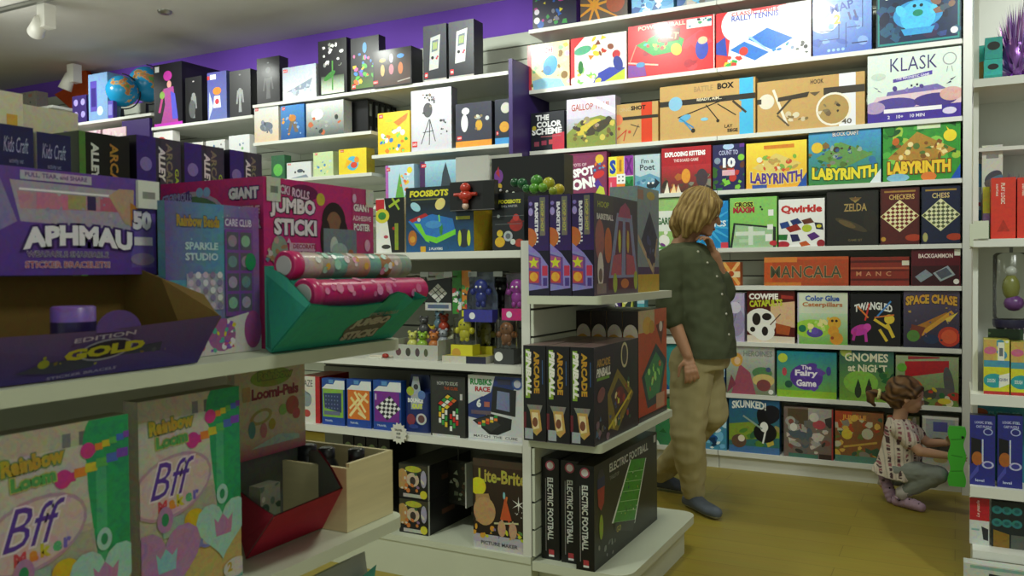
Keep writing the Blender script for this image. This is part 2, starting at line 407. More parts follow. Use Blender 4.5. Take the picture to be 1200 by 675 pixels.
# left run of wall bays
LY = 4.97
LB = [(-3.79, -2.652, [2.583, 2.10, 1.73, 1.35, .95, .5, .12], 'white slatted wall shelving bay directly left of the purple end panel'),
      (-4.965, -3.794, [2.583, 2.282, 1.976, 1.6, 1.2, .8, .12], 'white slatted wall shelving bay third from the globes, under the black flower boxes'),
      (-6.15, -4.969, [2.507, 2.18, 1.8, 1.4, .12], 'white slatted wall shelving bay with black figure boxes just right of the globes'),
      (-7.5, -6.154, [2.636, 2.3, 1.9, .12], 'white slatted wall shelving bay that carries the two globes')]
for x0, x1, zs, lab in LB:
    t = empty('wall_shelving', ((x0+x1)/2, LY+.25, 0), label=lab, cat='shelving', group='white wall shelving for construction sets and figures')
    mb = MB(); slatwall(mb, (x0, BY-.02, 0), (1, 0, 0), x1-x0, .1, 3.0 if x0 > -5 else 2.9, (0, -1, 0)); mb.build('back_panel', [SLAT, GROOVE], t, origin=(x0, BY-.02, 0))
    for z in zs: shelf_board('shelf', t, x0, LY, x1, BY-.042, z, .024)
mb = MB(); mb.box(-6.56, 4.99, 2.33, -6.2, 5.02, 2.60); o = mb.build('header_panel', PURPLEP, None, origin=(-6.38, 5.0, 2.33)); tag(o, 'small purple panel hanging under the globe shelf', 'panel')

# ceiling fittings
def track_lamp(base, aim, label):
    t = empty('track_spotlight', base, label=label, cat='spotlight', group='track spotlights on the ceiling'); b = Vector(base)
    mb = MB(); mb.box(b.x-.045, b.y-.045, b.z-.17, b.x+.045, b.y+.045, b.z-.0); mb.build('driver_box', LAMPW, t, origin=base)
    a = Vector(aim).normalized(); c = b+Vector((-.06, -.02, -.14))
    mb = MB(); mb.tube([c-a*.06, c-a*.055, c+a*.1, c+a*.1, c+a*.09], [.02, .045, .062, .055, .045], (1, 1, 1), n=20); mb.build('lamp_head', LAMPW, t, origin=c)
    return t
track_lamp(tuple(atZ(54, 6, 3.245)), (-.8, .3, -.35), 'white ceiling track spotlight at the top left corner')
track_lamp(tuple(atZ(87, 76, 3.245)), (-.3, -.2, -.9), 'small white ceiling spotlight hanging in front of the orange star')
a = atZ(0, 11, 3.26); b_ = atZ(52, -2, 3.26); mb = MB(); d = (b_-a).normalized(); q = Vector((-d.y, d.x, 0))*.018; a2 = a-d*1.2; b2 = b_+d*2.5
mb.extr([a2-q, b2-q, b2+q, a2+q], (0, 0, -.022), (.4, .4, .4)); tag(mb.build('lighting_track', METAL, None, origin=a), 'grey lighting track fixed along the ceiling', 'lighting track')
p = atZ(193, 13, CZ); mb = MB(); mb.lathe([(.055, 0), (.05, -.015), (.03, -.025)], p, (.4, .4, .4)); tag(mb.build('smoke_detector', METAL, None, origin=p), 'flat grey smoke detector on the ceiling', 'smoke detector')
# ------------------------------------------------------------------ board games on the right run of wall shelves
PAL1 = ['#e8402a', '#f4c52c', '#2f7fd0', '#3fae4a', '#f6f2e6', '#8f4ab0']
PDINO = ['#2c6b3a', '#c8b430', '#8a4f28', '#d8d2b0', '#3a3a30', '#b83a28']
PBLUE = ['#bfe2f4', '#4fa4dc', '#205a9e', '#e8f4fa', '#7cc4e8']
PJUN = ['#6b7a3a', '#b5482a', '#d8b450', '#3c5a44', '#8c8478', '#c9c2a8']
PGREY = ['#6c6a68', '#a8a49c', '#3a3836', '#8a5048', '#c8c0b4', '#54606a']
def wall_row(items, z, Y, depth=.075, group=None, name='board_game_box'):
    for it in items:
        x0, x1, yt, lab, base, art = it[:6]; k = dict(it[6]) if len(it) > 6 else {}
        yb = k.pop('yb', None); d = k.pop('d', depth); h = k.pop('h', None); yy = k.pop('Y', Y+.012); g = k.pop('g', group); nm = k.pop('n', name)
        zz = k.pop('z', z)
        ym = (yt+337)/2 if h is None else 200
        ym = 337-(z-EYE)*981/5.6 if True else ym
        A = atY(x0, ym, yy).x; B = atY(x1, ym, yy).x
        H = h if h else atY((x0+x1)/2, yt, yy).z-zz
        w = (B-A)-.006
        carton(nm, lab, ((A+B)/2, yy, zz), w, H, d, base, art, group=g, rotz=math.radians(_rj.uniform(-.6, .6)), **k)
G9 = 'board games on the topmost wall shelf'
wall_row([
 (624, 676, 0, 'dark board game box with coloured square tiles, leftmost on the topmost shelf', '#24243c', [('B', 3, 30, (.05, .05, .9, .95), ['#3a9a4a', '#d8c832', '#2a62b8', '#b83a8a', '#7a7a8c'], .03, .09), ('E', .1, .18, .07, '#f2f2f2'), ('E', .1, .36, .06, '#e8e0f0'), T('TILES', .5, .8, .16, '#f0f0f0', w=.6)], dict(h=.32, side='#5b3a8c', d=.09)),
 (680, 736, 0, 'brown board game box with golden rays on the topmost shelf', '#57493f', [('S', .3, .3, .9, '#c98a2c', 9, .1), ('E', .75, .3, .2, '#9a4a2a'), ('B', 5, 14, (.1, .5, .9, .9), ['#c9a040', '#2c2a28', '#8a6a40'], .03, .1)], dict(h=.32)),
 (740, 790, 0, 'pale blue board game box on the topmost shelf', '#6fb4dc', [('B', 6, 26, (0, 0, 1, .8), PBLUE, .05, .16)], dict(h=.31)),
 (793, 842, 0, 'grey blue board game box beside the pale blue one on the topmost shelf', '#8c98a4', [('B', 7, 20, (0, 0, 1, .8), PBLUE+PGREY, .05, .16)], dict(h=.3)),
 (846, 905, 0, 'red board game box right of the centre joint on the topmost shelf', '#b02c30', [('B', 8, 20, (0, 0, 1, .8), PAL1, .05, .12)], dict(h=.3)),
 (909, 975, 0, 'green board game box on the topmost shelf, second from its right end', '#2c7a58', [('B', 9, 20, (0, 0, 1, .8), PDINO, .05, .12)], dict(h=.3)),
 (980, 1040, 0, 'yellow board game box at the right end of the topmost shelf', '#e0b83a', [('B', 10, 20, (0, 0, 1, .8), PAL1, .05, .12)], dict(h=.3)),
], RZ[9], RY, group=G9)
G8 = 'board games on the second wall shelf from the top'
wall_row([
 (618, 668, 50, 'yellow and white board game box with a blue splash and red left edge', '#f3e7b0', [('R', 0, 0, .1, 1, '#c23a44'), ('B', 21, 34, (.12, .05, 1, .95), ['#f2d65c', '#e8e2c0', '#c9a23a', '#8a6a2a', '#d8c0e4', '#9adf9a'], .03, .1), ('E', .55, .5, .17, '#2fa0d8', .22, -20), ('E', .48, .4, .1, '#1f80c0'), ('P', [(.15, 0), (.9, 0), (.8, .18), (.4, .25), (.12, .2)], '#9ad0e8'), T('WHICH', .35, .84, .12, '#b83048', o='#ffffff', w=.5)], dict(d=.09, side='#c23a44')),
 (669, 735, 41, 'white party game box with red corners and purple ground between two other boxes', '#eef0e6', [('R', 0, 0, .07, 1, '#d8323a'), ('P', [(0, 1), (0, .7), (.25, 1)], '#d8323a'), ('B', 22, 12, (.35, .5, .75, .95), ['#e0862c', '#f0c83a', '#c83a30', '#8a4a30'], .05, .1), ('E', .22, .72, .2, '#5ab08a', .09, 10), ('P', [(.4, 0), (1, .0), (1, .25), (.7, .3), (.5, .2)], '#3c4ab4'), ('P', [(.6, 0), (1, 0), (1, .25)], '#c8dc3c'), ('B', 23, 14, (.05, .02, .55, .3), ['#8fd06a', '#f2e05a', '#e8f4da'], .04, .1), ('E', .18, .36, .06, '#2a7a3a', .14), ('E', .82, .55, .09, '#c92a34', .09), ('E', .85, .36, .1, '#2c3c9a', .16, 20), ('R', .97, 0, 1, 1, '#f6f0e6')], dict(side='#e8e4da')),
 (736, 838, 24, 'wide red tabletop game box with a green playing field, centre of the second shelf', '#d92b32', [('B', 24, 20, (0, 0, 1, 1), ['#c21f28', '#e8404a', '#b81c30'], .05, .12), ('P', [(.1, .62), (.45, .85), (.66, .62), (.62, .42), (.3, .38)], '#3fae50'), ('B', 25, 18, (.2, .48, .6, .7), ['#8ad86a', '#f2e05a', '#4ad0c0', '#e04a30'], .03, .05), ('P', [(.36, .8), (.62, .85), (.6, .62), (.4, .6)], '#8c4a34'), T('TILT', .5, .73, .12, '#f2d8a0', r=-12), ('E', .57, .45, .1, '#f2e03c', .12, 30), ('L', .0, .3, .35, .2, .03, '#f2c8b8'), ('L', .1, .62, .02, .3, .02, '#f2a088'), T('POWERPINBALL', .4, .93, .08, '#f6e0c8', w=.55), ('R', .69, .8, .97, .97, '#f4f2ec'), ('B', 26, 8, (.7, .82, .96, .95), ['#2a7a9a', '#2a2a3a', '#3aa86a'], .03, .05), ('P', [(.68, .6), (.86, .78), (.98, .5), (.8, .4)], '#e84050'), ('E', .86, .4, .12, '#2f45b8', .2), ('E', .87, .62, .13, '#e03038', .1, -20), ('E', .87, .55, .09, '#f0c4a0', .07), ('P', [(0, .02), (.22, .02), (.2, .2), (0, .26)], '#8a4aa8'), ('E', .15, .24, .09, '#5a9ad0', .05), ('R', .99, 0, 1, 1, '#f0e0dc')], dict()),
 (839, 951, 8, 'wide red and white table tennis game box with a blue court on its front', '#d63038', [('P', [(.12, 0), (.18, .95), (.5, .95), (.8, 1), (1, 1), (1, 0)], '#eef2f4'), ('E', .25, .75, .32, '#f4f6f8'), ('G', '#f4f6f8', '#f8fafc', (.75, .05, 1, 1)), ('P', [(.15, .3), (.55, .62), (.82, .38), (.42, .06)], '#2f78d0'), ('P', [(.3, .43), (.34, .46), (.62, .2), (.58, .17)], '#dfeefc'), ('P', [(.34, .5), (.38, .5), (.58, .2), (.53, .24)], '#9cc8f0'), ('E', .3, .25, .08, '#d83a30'), ('E', .05, .1, .12, '#e8452c'), ('P', [(0, .45), (.1, .55), (.12, .2), (0, .25)], '#2a48b0'), ('B', 27, 10, (.05, .0, .3, .2), ['#3fae50', '#e84030', '#f4c83a'], .04, .09), ('B', 28, 9, (.6, .15, .95, .3), ['#3a8ad0', '#4ab0a0'], .02, .05), T('RALLY TENNIS', .42, .86, .1, '#3a4ab8', o='#f4f4f8', w=.5), T('CLASSIC TABLE', .42, .94, .07, '#d83a40', w=.5), ('R', .78, .05, .98, .33, '#f8f8f6'), ('B', 29, 8, (.8, .08, .96, .3), ['#5a5a5a', '#2a2a2a', '#8aa0c0'], .02, .04)], dict(side='#c8343c')),
 (952, 1022, 0, 'tall blue logic game box with arrows and golden lettering on the second shelf', '#4a78cc', [('G', '#4a6cc8', '#8ab4ec', (0, 0, 1, 1)), ('E', .2, .62, .25, '#dcecfa'), ('B', 30, 12, (.05, .1, .95, .8), ['#6a94dc', '#3f62c0', '#86aee8'], .05, .12), T('MAP', .5, .78, .14, '#3450b0', r=10), T('2', .42, .58, .16, '#e8c04a', b=.04), T('11', .68, .62, .14, '#5a5a9a', r=15, b=.04), ('L', .57, .1, .57, .5, .012, '#2a3a80'), ('L', .12, .25, .45, .25, .012, '#2a3a80'), ('L', .12, .4, .35, .4, .012, '#2a3a80'), ('L', .45, .25, .45, .5, .012, '#2a3a80'), ('L', .6, .42, .8, .42, .012, '#2a3a80'), ('L', .85, .4, .85, .95, .012, '#2a3a80'), ('L', .68, .15, .92, .15, .02, '#22306a'), T('\u25CF \u25CF \u25CF \u25CF', .4, .07, .05, '#a0c8f0')], dict(h=.345, side='#2c4a9c')),
 (1026, 1127, 0, 'dark teal board game box with a glowing ghost, right end of the second shelf', '#22404c', [('R', .02, .03, .98, .97, '#2f8f8c'), ('G', '#1c2c4c', '#203a5c', (.04, .06, .96, .95)), ('B', 31, 34, (.05, .08, .95, .7), ['#24486c', '#2c5a7c', '#1c2440', '#324a8c', '#3a2c50'], .04, .12), ('E', .5, .45, .34, '#3f9cd8', .22), ('E', .5, .42, .24, '#52c0ee', .24), ('P', [(.3, .25), (.7, .25), (.66, .15), (.34, .15)], '#3fa0d8'), ('E', .3, .52, .06, '#5cc8f0', .1, 30), ('E', .7, .52, .06, '#5cc8f0', .1, -30), ('E', .5, .47, .07, '#1f8a6a', .05), ('E', .46, .58, .025, '#153040'), ('E', .54, .58, .025, '#153040'), T('SOLO GHOST', .5, .87, .13, '#d6f0c0', o='#2a6a5a', w=.42), ('E', .13, .8, .05, '#e8f4f0', .08), ('B', 33, 8, (.7, .4, .9, .7), ['#4a5a6c', '#2a3040', '#8a6a5a'], .05, .09), ('E', .92, .15, .05, '#e8eef0')], dict(h=.37, side='#1a2c34')),
], RZ[8], RY, depth=.075, group=G8)
G7 = 'board games on the third wall shelf from the top'
KR = '#c9a468'
wall_row([
 (622, 662, 131, 'small black game box with white block lettering and a red corner', '#20222c', [T('THE', .35, .86, .15, '#f2f2f2', w=.4, b=.05), T('COLOR', .55, .68, .16, '#f2f2f2', w=.75, b=.05), T('SCHEME', .48, .5, .17, '#f2f2f2', w=.9, b=.05), ('P', [(.65, 0), (1, 0), (1, .45), (.65, .4)], '#c8384c'), ('E', .1, .6, .06, '#c8b43c'), ('R', .1, .12, .25, .24, '#9a4a5a'), ('R', .32, .14, .47, .26, '#a8405a'), ('R', .54, .15, .66, .27, '#c04a50'), ('R', .3, .35, .9, .37, '#b86a70')]),
 (664, 722, 114, 'white and purple strategy game box with running horses on a green field', '#d9d2e4', [('G', '#8a9a52', '#c9c6d8', (0, 0, 1, .6)), ('P', [(0, .3), (.3, .55), (.7, .62), (1, .5), (1, 0), (0, 0)], '#8f9a4a'), ('E', .45, .4, .3, '#d8c24a', .1, 25), ('E', .65, .38, .3, '#4a4436', .1, 25), ('B', 41, 24, (.15, .12, .95, .55), ['#4a4238', '#7a6a3c', '#d8c860', '#a89a80', '#6a7a3a'], .03, .08), T('GALLOP TRAIL', .5, .82, .14, '#b85a50', o='#ece4f0', w=.8), ('P', [(.3, 1), (.55, 1), (1, .72), (1, .62)], '#fbfbfd')], dict(d=.1, side='#b8b0c4')),
 (714, 772, 121, 'brown card game box with a red band and small bold lettering', KR, [('R', .66, 0, .88, 1, '#d8482c'), ('R', 0, .6, 1, .68, '#3a3630'), ('E', .17, .62, .14, '#e0805a'), T('SHOT', .6, .88, .11, '#2c2824', w=.3, b=.05), T('LONG', .3, .86, .09, '#c8b088', w=.3), ('L', .15, .15, .35, .35, .03, '#c8563a'), ('L', .35, .35, .3, .1, .03, '#c8563a'), ('L', .5, .2, .6, .45, .025, '#7a6a50'), ('E', .2, .4, .04, '#d0583c'), ('E', .42, .3, .04, '#d0583c'), ('L', .45, .48, .62, .4, .02, '#4a4238')], dict(mat=CARD, side='#b8945c', Y=5.235)),
 (773, 886, 96, 'large brown card game box with a black band and bright blue stripe', KR, [('R', .84, 0, .98, 1, '#4fb8e4'), ('R', 0, .62, 1, .72, '#3a3630'), ('E', .17, .66, .13, '#8cc0dc'), ('R', .83, .6, .86, .4, KR), T('BATTLE', .47, .89, .1, '#a88c60', w=.2), T('BOX', .7, .9, .11, '#2a2622', w=.17, b=.05), T('READY, AIM...', .53, .69, .06, '#e8dcc0', w=.26), ('L', .2, .4, .7, .66, .02, '#2c2824'), ('L', .5, .58, .62, .3, .02, '#3a342c'), ('L', .62, .58, .8, .36, .02, '#3a342c'), ('L', .78, .6, .9, .4, .04, '#4a4034'), ('E', .27, .38, .12, '#6ab0d4', .06, 20), ('L', .27, .3, .36, .12, .025, '#4a9ac8'), ('L', .22, .38, .36, .2, .025, '#3a8abc'), ('E', .48, .33, .07, '#8ac4dc', .03), ('E', .62, .28, .03, '#3a342c'), ('E', .36, .14, .04, '#3a342c'), T('LAY', .73, .17, .06, '#2c2824'), T('SIEGE', .77, .09, .06, '#2c2824', b=.04)], dict(mat=CARD, side='#b8945c')),
 (887, 1014, 90, 'long brown card ring toss game box with a white stripe and circle', KR, [('R', .77, 0, .92, 1, '#e8e8ee'), ('R', .63, .62, 1, .76, '#47423a'), ('E', .72, .34, .32, '#efe8d8'), ('E', .72, .34, .28, '#b8995f'), ('B', 42, 8, (.62, .2, .82, .5), ['#4a4238', '#7a6850', '#8a7a5a'], .03, .07), ('E', .09, .6, .15, '#e4dccb'), ('R', .0, .56, .04, .66, '#47423a'), ('L', .16, .8, .28, .15, .05, '#ece4d2'), ('L', .2, .35, .32, .6, .04, '#4f463a'), ('L', .2, .3, .3, .1, .035, '#6a5c48'), ('P', [(.2, .66), (.5, .72), (.48, .62), (.2, .58)], '#463f36'), ('P', [(.5, .7), (.6, .7), (.55, .62)], '#6a5c48'), T('HOOK', .57, .9, .09, '#4a4238', w=.12), ('B', 43, 10, (.28, .2, .6, .32), ['#e0d4b8', '#8a7450', '#d8c8a4'], .03, .07), T('40', .84, .09, .1, '#6a6258', w=.09)], dict(mat=CARD, side='#b8945c', d=.1)),
 (1016, 1127, 60, 'big pale green and purple magnetic game box with hand drawn lettering', '#d9e6dc', [('R', 0, 0, 1, .2, '#46329a'), T('KLASK', .5, .83, .2, '#3a2c6c', w=.5, b=-.005), ('P', [(.28, .62), (.7, .7), (.7, .64), (.28, .57)], '#5a48a4'), T('THE MAGNETIC GAME', .49, .635, .035, '#e8e4f4', w=.36, r=4), ('E', .88, .84, .09, '#9aa8a4'), ('E', .88, .84, .075, '#d9e6dc'), ('L', .86, .73, .85, .66, .01, '#9aa8a4'), ('L', .9, .73, .91, .66, .01, '#9aa8a4'), ('P', [(.22, .44), (.75, .5), (.85, .42), (.2, .36)], '#7a6cb0'), ('P', [(.1, .38), (.9, .42), (1.0, .3), (1.0, .2), (0, .2)], '#e0c8d0'), ('E', .3, .25, .3, '#54469a', .1), ('E', .73, .27, .28, '#4c3c8c', .1), ('R', .18, .13, .8, .19, '#f2eef2'), ('E', .08, .22, .14, '#b49ac4', .09), ('E', .9, .34, .15, '#d8b0a8', .1), ('B', 44, 6, (.25, .42, .75, .5), ['#52408c', '#8a7cc0'], .02, .05), ('P', [(.06, .54), (.12, .5), (.1, .5), (.16, .44), (.11, .47), (.12, .48)], '#4a3c84'), ('P', [(.95, .58), (.88, .54), (.9, .53), (.84, .48), (.9, .5), (.89, .52)], '#2c2450'), T('2    10+    10 MIN', .42, .07, .05, '#e8e4f4', w=.4), ('E', .88, .1, .09, '#ded6f0', .05), ('E', .12, .68, .1, '#c6d4ca', .05), ('R', .47, .49, .49, .52, '#222244'), ('R', .53, .5, .55, .53, '#222244')], dict(side='#b8c8bc', d=.12)),
], RZ[7], RY, depth=.08, group=G7)
G6 = 'board games on the fourth wall shelf from the top'
wall_row([
 (622, 662, 187, 'plum coloured game box half hidden behind the black display of green balls', '#8a4a6c', [('R', 0, .75, 1, .95, '#c88a9a'), ('B', 50, 8, (0, 0, 1, .7), ['#6a3458', '#a86a88'], .05, .12)]),
 (664, 712, 179, 'maroon party game box with round white lettering and coloured balloons', '#7c2c52', [('R', .03, .03, .97, .95, '#8c3a60'), T('SPOT', .42, .58, .2, '#ffffff', w=.55, b=.06, r=8), T('ON!', .42, .32, .26, '#ffffff', w=.6, b=.06, r=8), T('SPOTS OF', .3, .74, .07, '#e8c8d4', w=.4), ('E', .82, .84, .1, '#e8c43a'), ('E', .8, .5, .14, '#d83a3c', .08, 20), ('P', [(.68, .3), (.78, .4), (.9, .22), (.8, .12)], '#5a3aa0'), ('P', [(.82, .25), (.92, .2), (.95, .05), (.7, .05)], '#c8d84a'), ('B', 51, 6, (.7, .55, .95, .75), ['#3a9ad0', '#e87a3a', '#8ad06a'], .03, .06)]),
 (713, 743, 183, 'small multicoloured letter game box showing the word SIX in blocks', '#f0f0ee', [('R', 0, .5, .33, 1, '#f2ee4a'), ('R', .33, .5, .62, 1, '#f2c02c'), ('R', .64, .5, 1, 1, '#9a3aa8'), ('R', 0, 0, .33, .48, '#e84a6a'), ('R', .33, 0, .66, .48, '#f08a2c'), ('R', .66, 0, 1, .48, '#2c9a4a'), T('S', .17, .74, .36, '#1f4ab8', w=.26, b=.06), T('I', .48, .76, .3, '#b8802a', w=.1), T('X', .82, .74, .4, '#6a1f80', w=.3, b=.05), T('L', .17, .2, .3, '#f2a0b0', w=.2), T('M', .82, .22, .34, '#1a6a30', w=.3, b=.05), ('R', .33, .3, .68, .55, '#f6f6f4'), ('E', .42, .48, .02, '#333'), ('E', .58, .48, .02, '#333'), ('E', .42, .38, .02, '#333'), ('E', .58, .38, .02, '#333')]),
 (744, 774, 181, 'pale blue word game box with thin typewriter lettering', '#c3d6de', [T("I'm a", .5, .84, .11, '#3c4850', w=.5), T('Poet', .5, .68, .15, '#3c4850', w=.6), ('P', [(0, 0), (1, 0), (1, .4), (.6, .52), (.2, .45), (0, .5)], '#6fa8c4'), ('B', 52, 10, (.1, 0, .9, .4), ['#e4eef2', '#4a88a8', '#9ac4d8'], .04, .1), ('E', .65, .22, .12, '#2a3640', .08), ('P', [(.8, .4), (1, .28), (.8, .12)], '#1f3040'), ('E', .55, .28, .03, '#f4f4f4'), ('E', .72, .28, .03, '#f4f4f4')]),
 (775, 834, 172, 'red card game box with white lettering above a brown battle scene', '#b8232e', [('G', '#4a3a30', '#c2303a', (0, 0, 1, .6)), ('B', 53, 26, (0, 0, 1, .42), ['#3c342c', '#7a4a2c', '#5a4a3c', '#b86a34', '#8a8a7a'], .04, .12), T('EXPLODING KITTENS', .48, .85, .11, '#ffffff', w=.82, b=.05), T('THE BOARD GAME', .5, .71, .07, '#f2c8c8', w=.5, b=.04), ('E', .5, .36, .1, '#e8a03a', .16), ('P', [(.05, 0), (.12, .25), (.16, .0)], '#f4ecd8'), ('P', [(.18, 0), (.26, .2), (.3, 0)], '#f4d8a0'), ('P', [(.3, 0), (.34, .18), (.4, 0)], '#f0e0c0'), ('E', .82, .3, .13, '#4a3c44', .2)]),
 (835, 873, 169, 'dark blue card game box with a white number ten and vegetables', '#2b2a5c', [('B', 54, 22, (0, 0, 1, .55), ['#2c7a3c', '#8ad04a', '#6a3a2a', '#c83a30', '#3a6a2c'], .04, .1), T('10', .52, .6, .22, '#f4f4f8', w=.4, b=.06), T('COUNT TO', .5, .82, .1, '#c8c8e8', w=.6), ('E', .5, .95, .12, '#b8d0f0', .07), ('R', .3, .32, .7, .44, '#e8b8c8'), ('E', .15, .65, .07, '#8a9ab0'), ('E', .9, .7, .07, '#8fd04a'), ('R', .85, .92, 1, 1, '#6a3a9a')]),
 (874, 946, 166, 'yellow and orange maze board game box with purple letters along its foot', '#f0c43a', [('G', '#f2b83a', '#f7e04a', (0, 0, 1, 1)), ('P', [(.1, .45), (.5, .75), (.92, .5), (.5, .28)], '#e8d078'), ('B', 55, 24, (.2, .38, .82, .68), ['#c8a85a', '#e8943a', '#8ab84a', '#d8583a', '#f2ecc8'], .03, .08), T('LABYRINTH', .5, .2, .24, '#5a3a9c', w=.86, b=.04, a=-.05, o='#f7e58a'), ('P', [(.85, 0), (1, 0), (1, .3)], '#2a5ab0'), ('R', .1, 0, .35, .08, '#3a5aa8'), ('R', .3, .85, .8, .93, '#e08a2c')]),
 (947, 1033, 152, 'blue and green block world maze game box with yellow letters, left of the greener one', '#3f94c8', [('G', '#3f8a3c', '#4aa0d4', (0, 0, 1, 1)), ('B', 56, 20, (0, .25, 1, .75), ['#4a9a4a', '#6ab43c', '#2a6a3a', '#3a7ab0', '#8a6a3c'], .04, .1), ('P', [(.1, .5), (.45, .78), (.9, .52), (.5, .3)], '#6a9a54'), ('B', 57, 26, (.2, .36, .8, .68), ['#8a8a7c', '#5a7a3c', '#3a5a8a', '#4a3a2c', '#9ab0a0'], .025, .06), T('LABYRINTH', .5, .19, .22, '#f2e23a', w=.9, b=.05, a=-.04, o='#2a5a34'), T('BLOCK CRAFT', .52, .93, .08, '#e8e8e8', o='#333344', w=.36), ('P', [(.85, 0), (1, 0), (1, .25)], '#e8f0f4'), ('E', .12, .7, .1, '#e8c83a')]),
 (1034, 1126, 143, 'green monster themed maze game box with yellow block letters, right end of its shelf', '#3f9a3c', [('B', 58, 26, (0, .3, 1, 1), ['#2c7a30', '#5ab84a', '#8ad05a', '#245a2c', '#a8c84a'], .05, .14), ('P', [(.06, .4), (.45, .84), (.94, .5), (.5, .25)], '#b88a3a'), ('B', 59, 30, (.15, .4, .82, .72), ['#d8a84a', '#8a5a2c', '#e8c86a', '#5a7a3c', '#c86a2c', '#f0e0a0'], .03, .07), ('E', .87, .74, .1, '#f2dc3a'), ('P', [(.82, .9), (.86, .76), (.9, .78)], '#f2dc3a'), T('LABYRINTH', .47, .23, .22, '#f7d23a', w=.82, b=.06, o='#7a2a1c'), ('E', .2, .06, .18, '#8ac4dc', .07), ('E', .6, .06, .12, '#e8843c', .08), ('P', [(.88, 0), (1, 0), (1, .25)], '#2a5ab8'), ('R', .45, .88, .75, .97, '#d8e8c0')]),
], RZ[6], RY, group=G6)
G5 = 'board games on the fifth wall shelf from the top'
wall_row([
 (738, 766, 236, 'pale green game box behind the spaceship shelf of the island', '#a8cc8c', [('B', 60, 10, (0, 0, 1, 1), ['#8ab86a', '#e8f0dc'], .05, .12)]),
 (768, 802, 232, 'light green and white game box just left of the standing shopper', '#9fc87a', [('R', 0, .35, 1, .75, '#e8ece4'), T('GARDEN', .45, .55, .14, '#2a6a34', w=.8, b=.04), ('B', 61, 8, (0, 0, 1, .35), ['#7a3a8c', '#5aa04a', '#f2f2ea'], .05, .12)]),
 (806, 854, 236, 'bright blue game box with white rays beside the shopper\'s face', '#1f8ed0', [('S', .45, .5, .75, '#4ab8e8', 18, .25), ('E', .45, .5, .2, '#2a9ad8'), T('OPTICS', .6, .52, .13, '#e8f4fa', w=.7, b=.03), ('R', .82, 0, 1, .12, '#d84a5a')]),
 (855, 911, 231, 'light green maths game box with red lettering and a black tray', '#8fce6a', [T('CROSS', .3, .86, .1, '#2c2c24', w=.4, b=.05, o='#e8e84a'), T('MAXIM', .3, .75, .12, '#b8203c', w=.46, b=.06), ('P', [(.08, .5), (.98, .4), (.98, .0), (.0, .0)], '#2c3430'), ('P', [(.12, .46), (.92, .37), (.92, .0), (.05, .0)], '#a8cca0'), ('R', .12, .24, .75, .32, '#dfeadc'), ('R', .4, .05, .5, .42, '#dfeadc'), ('R', .2, .1, .4, .17, '#c0dab8'), ('R', .82, .62, .93, .74, '#f4f4f0'), ('R', .8, .35, .92, .45, '#f4f4f0'), ('R', .76, .12, .9, .26, '#f4f4f0'), ('E', .66, .8, .02, '#222'), ('E', .69, .75, .02, '#222'), ('E', .93, .08, .08, '#c83a44', .05)], dict(side='#6aa84a')),
 (912, 967, 233, 'white tile game box with red serif lettering and dark coloured tiles', '#f1f1ee', [T('Qwirkle', .5, .78, .19, '#c8302c', w=.9, b=.05), ('P', [(.02, .5), (.2, .54), (.26, .42), (.06, .38)], '#2a4a8c'), ('P', [(.25, .55), (.42, .6), (.52, .5), (.32, .44)], '#273a70'), ('P', [(.15, .4), (.4, .48), (.5, .36), (.25, .3)], '#9a2c24'), ('P', [(.5, .55), (.7, .6), (.78, .5), (.56, .46)], '#6a3424'), ('E', .62, .38, .1, '#b8c83a', .08), ('P', [(.78, .5), (.95, .48), (.98, .34), (.82, .36)], '#2a2a3c'), ('E', .88, .42, .05, '#d8d03a', .035), ('P', [(.25, .26), (.42, .26), (.48, .12), (.3, .1)], '#2a2a5a'), ('P', [(.62, .24), (.78, .3), (.9, .2), (.72, .12)], '#5a2c7a'), ('P', [(0, .26), (.2, .26), (.18, .14), (0, .15)], '#2c7a3a'), ('P', [(.45, .08), (.6, .12), (.7, .03), (.5, 0)], '#c85a2a'), ('E', .1, .05, .13, '#b8303c', .07), ('E', .92, .06, .08, '#9a2a34')]),
 (968, 1030, 224, 'black game box with thin golden title and crest', '#1e1d1a', [('R', .03, .03, .97, .97, '#2a2824'), T('ZELDA', .56, .7, .14, '#b0935a', w=.44), ('P', [(.44, .88), (.5, .82), (.56, .9), (.62, .82), (.68, .88), (.56, .78)], '#a88a54'), ('E', .48, .38, .3, '#4a402e', .06, -25), ('E', .4, .4, .16, '#6a5636', .05, -25), T('GAME SET', .56, .1, .04, '#7a6844'), ('E', .85, .45, .12, '#302c26', .2)], dict(side='#12110f', mat=None)),
 (1031, 1078, 220, 'dark red box with a gold and red checkers board standing on its corner', '#4a1d1c', [('R', .04, .03, .96, .97, '#5a2220'), T('CHECKERS', .55, .84, .09, '#d8b86a', w=.65), ('R', .1, .92, .9, .95, '#a8803c'), ('P', [(.5, .22), (1, .5), (.5, .79), (0, .5)], '#e8dca8'), ('K', [(.5, .24), (.97, .5), (.5, .77), (.03, .5)], 8, '#7a2c20', '#f0e8b8'), ('E', .08, .1, .04, '#c8963a'), ('E', .85, .12, .13, '#b8442a', .06)]),
 (1079, 1126, 218, 'dark blue box with a gold and black chess board standing on its corner', '#1d2238', [('R', .04, .03, .96, .97, '#242a44'), T('CHESS', .5, .84, .09, '#d8c080', w=.45), ('R', .1, .92, .9, .95, '#a8883c'), ('P', [(.5, .22), (1, .5), (.5, .79), (0, .5)], '#dcdca8'), ('K', [(.5, .24), (.97, .5), (.5, .77), (.03, .5)], 8, '#5a6040', '#e8e8c0'), ('E', .1, .12, .04, '#b8b070', .08), ('E', .85, .12, .12, '#b8442a', .06)]),
], RZ[5], RY, group=G5)
G4 = 'flat games on the sixth wall shelf from the top'
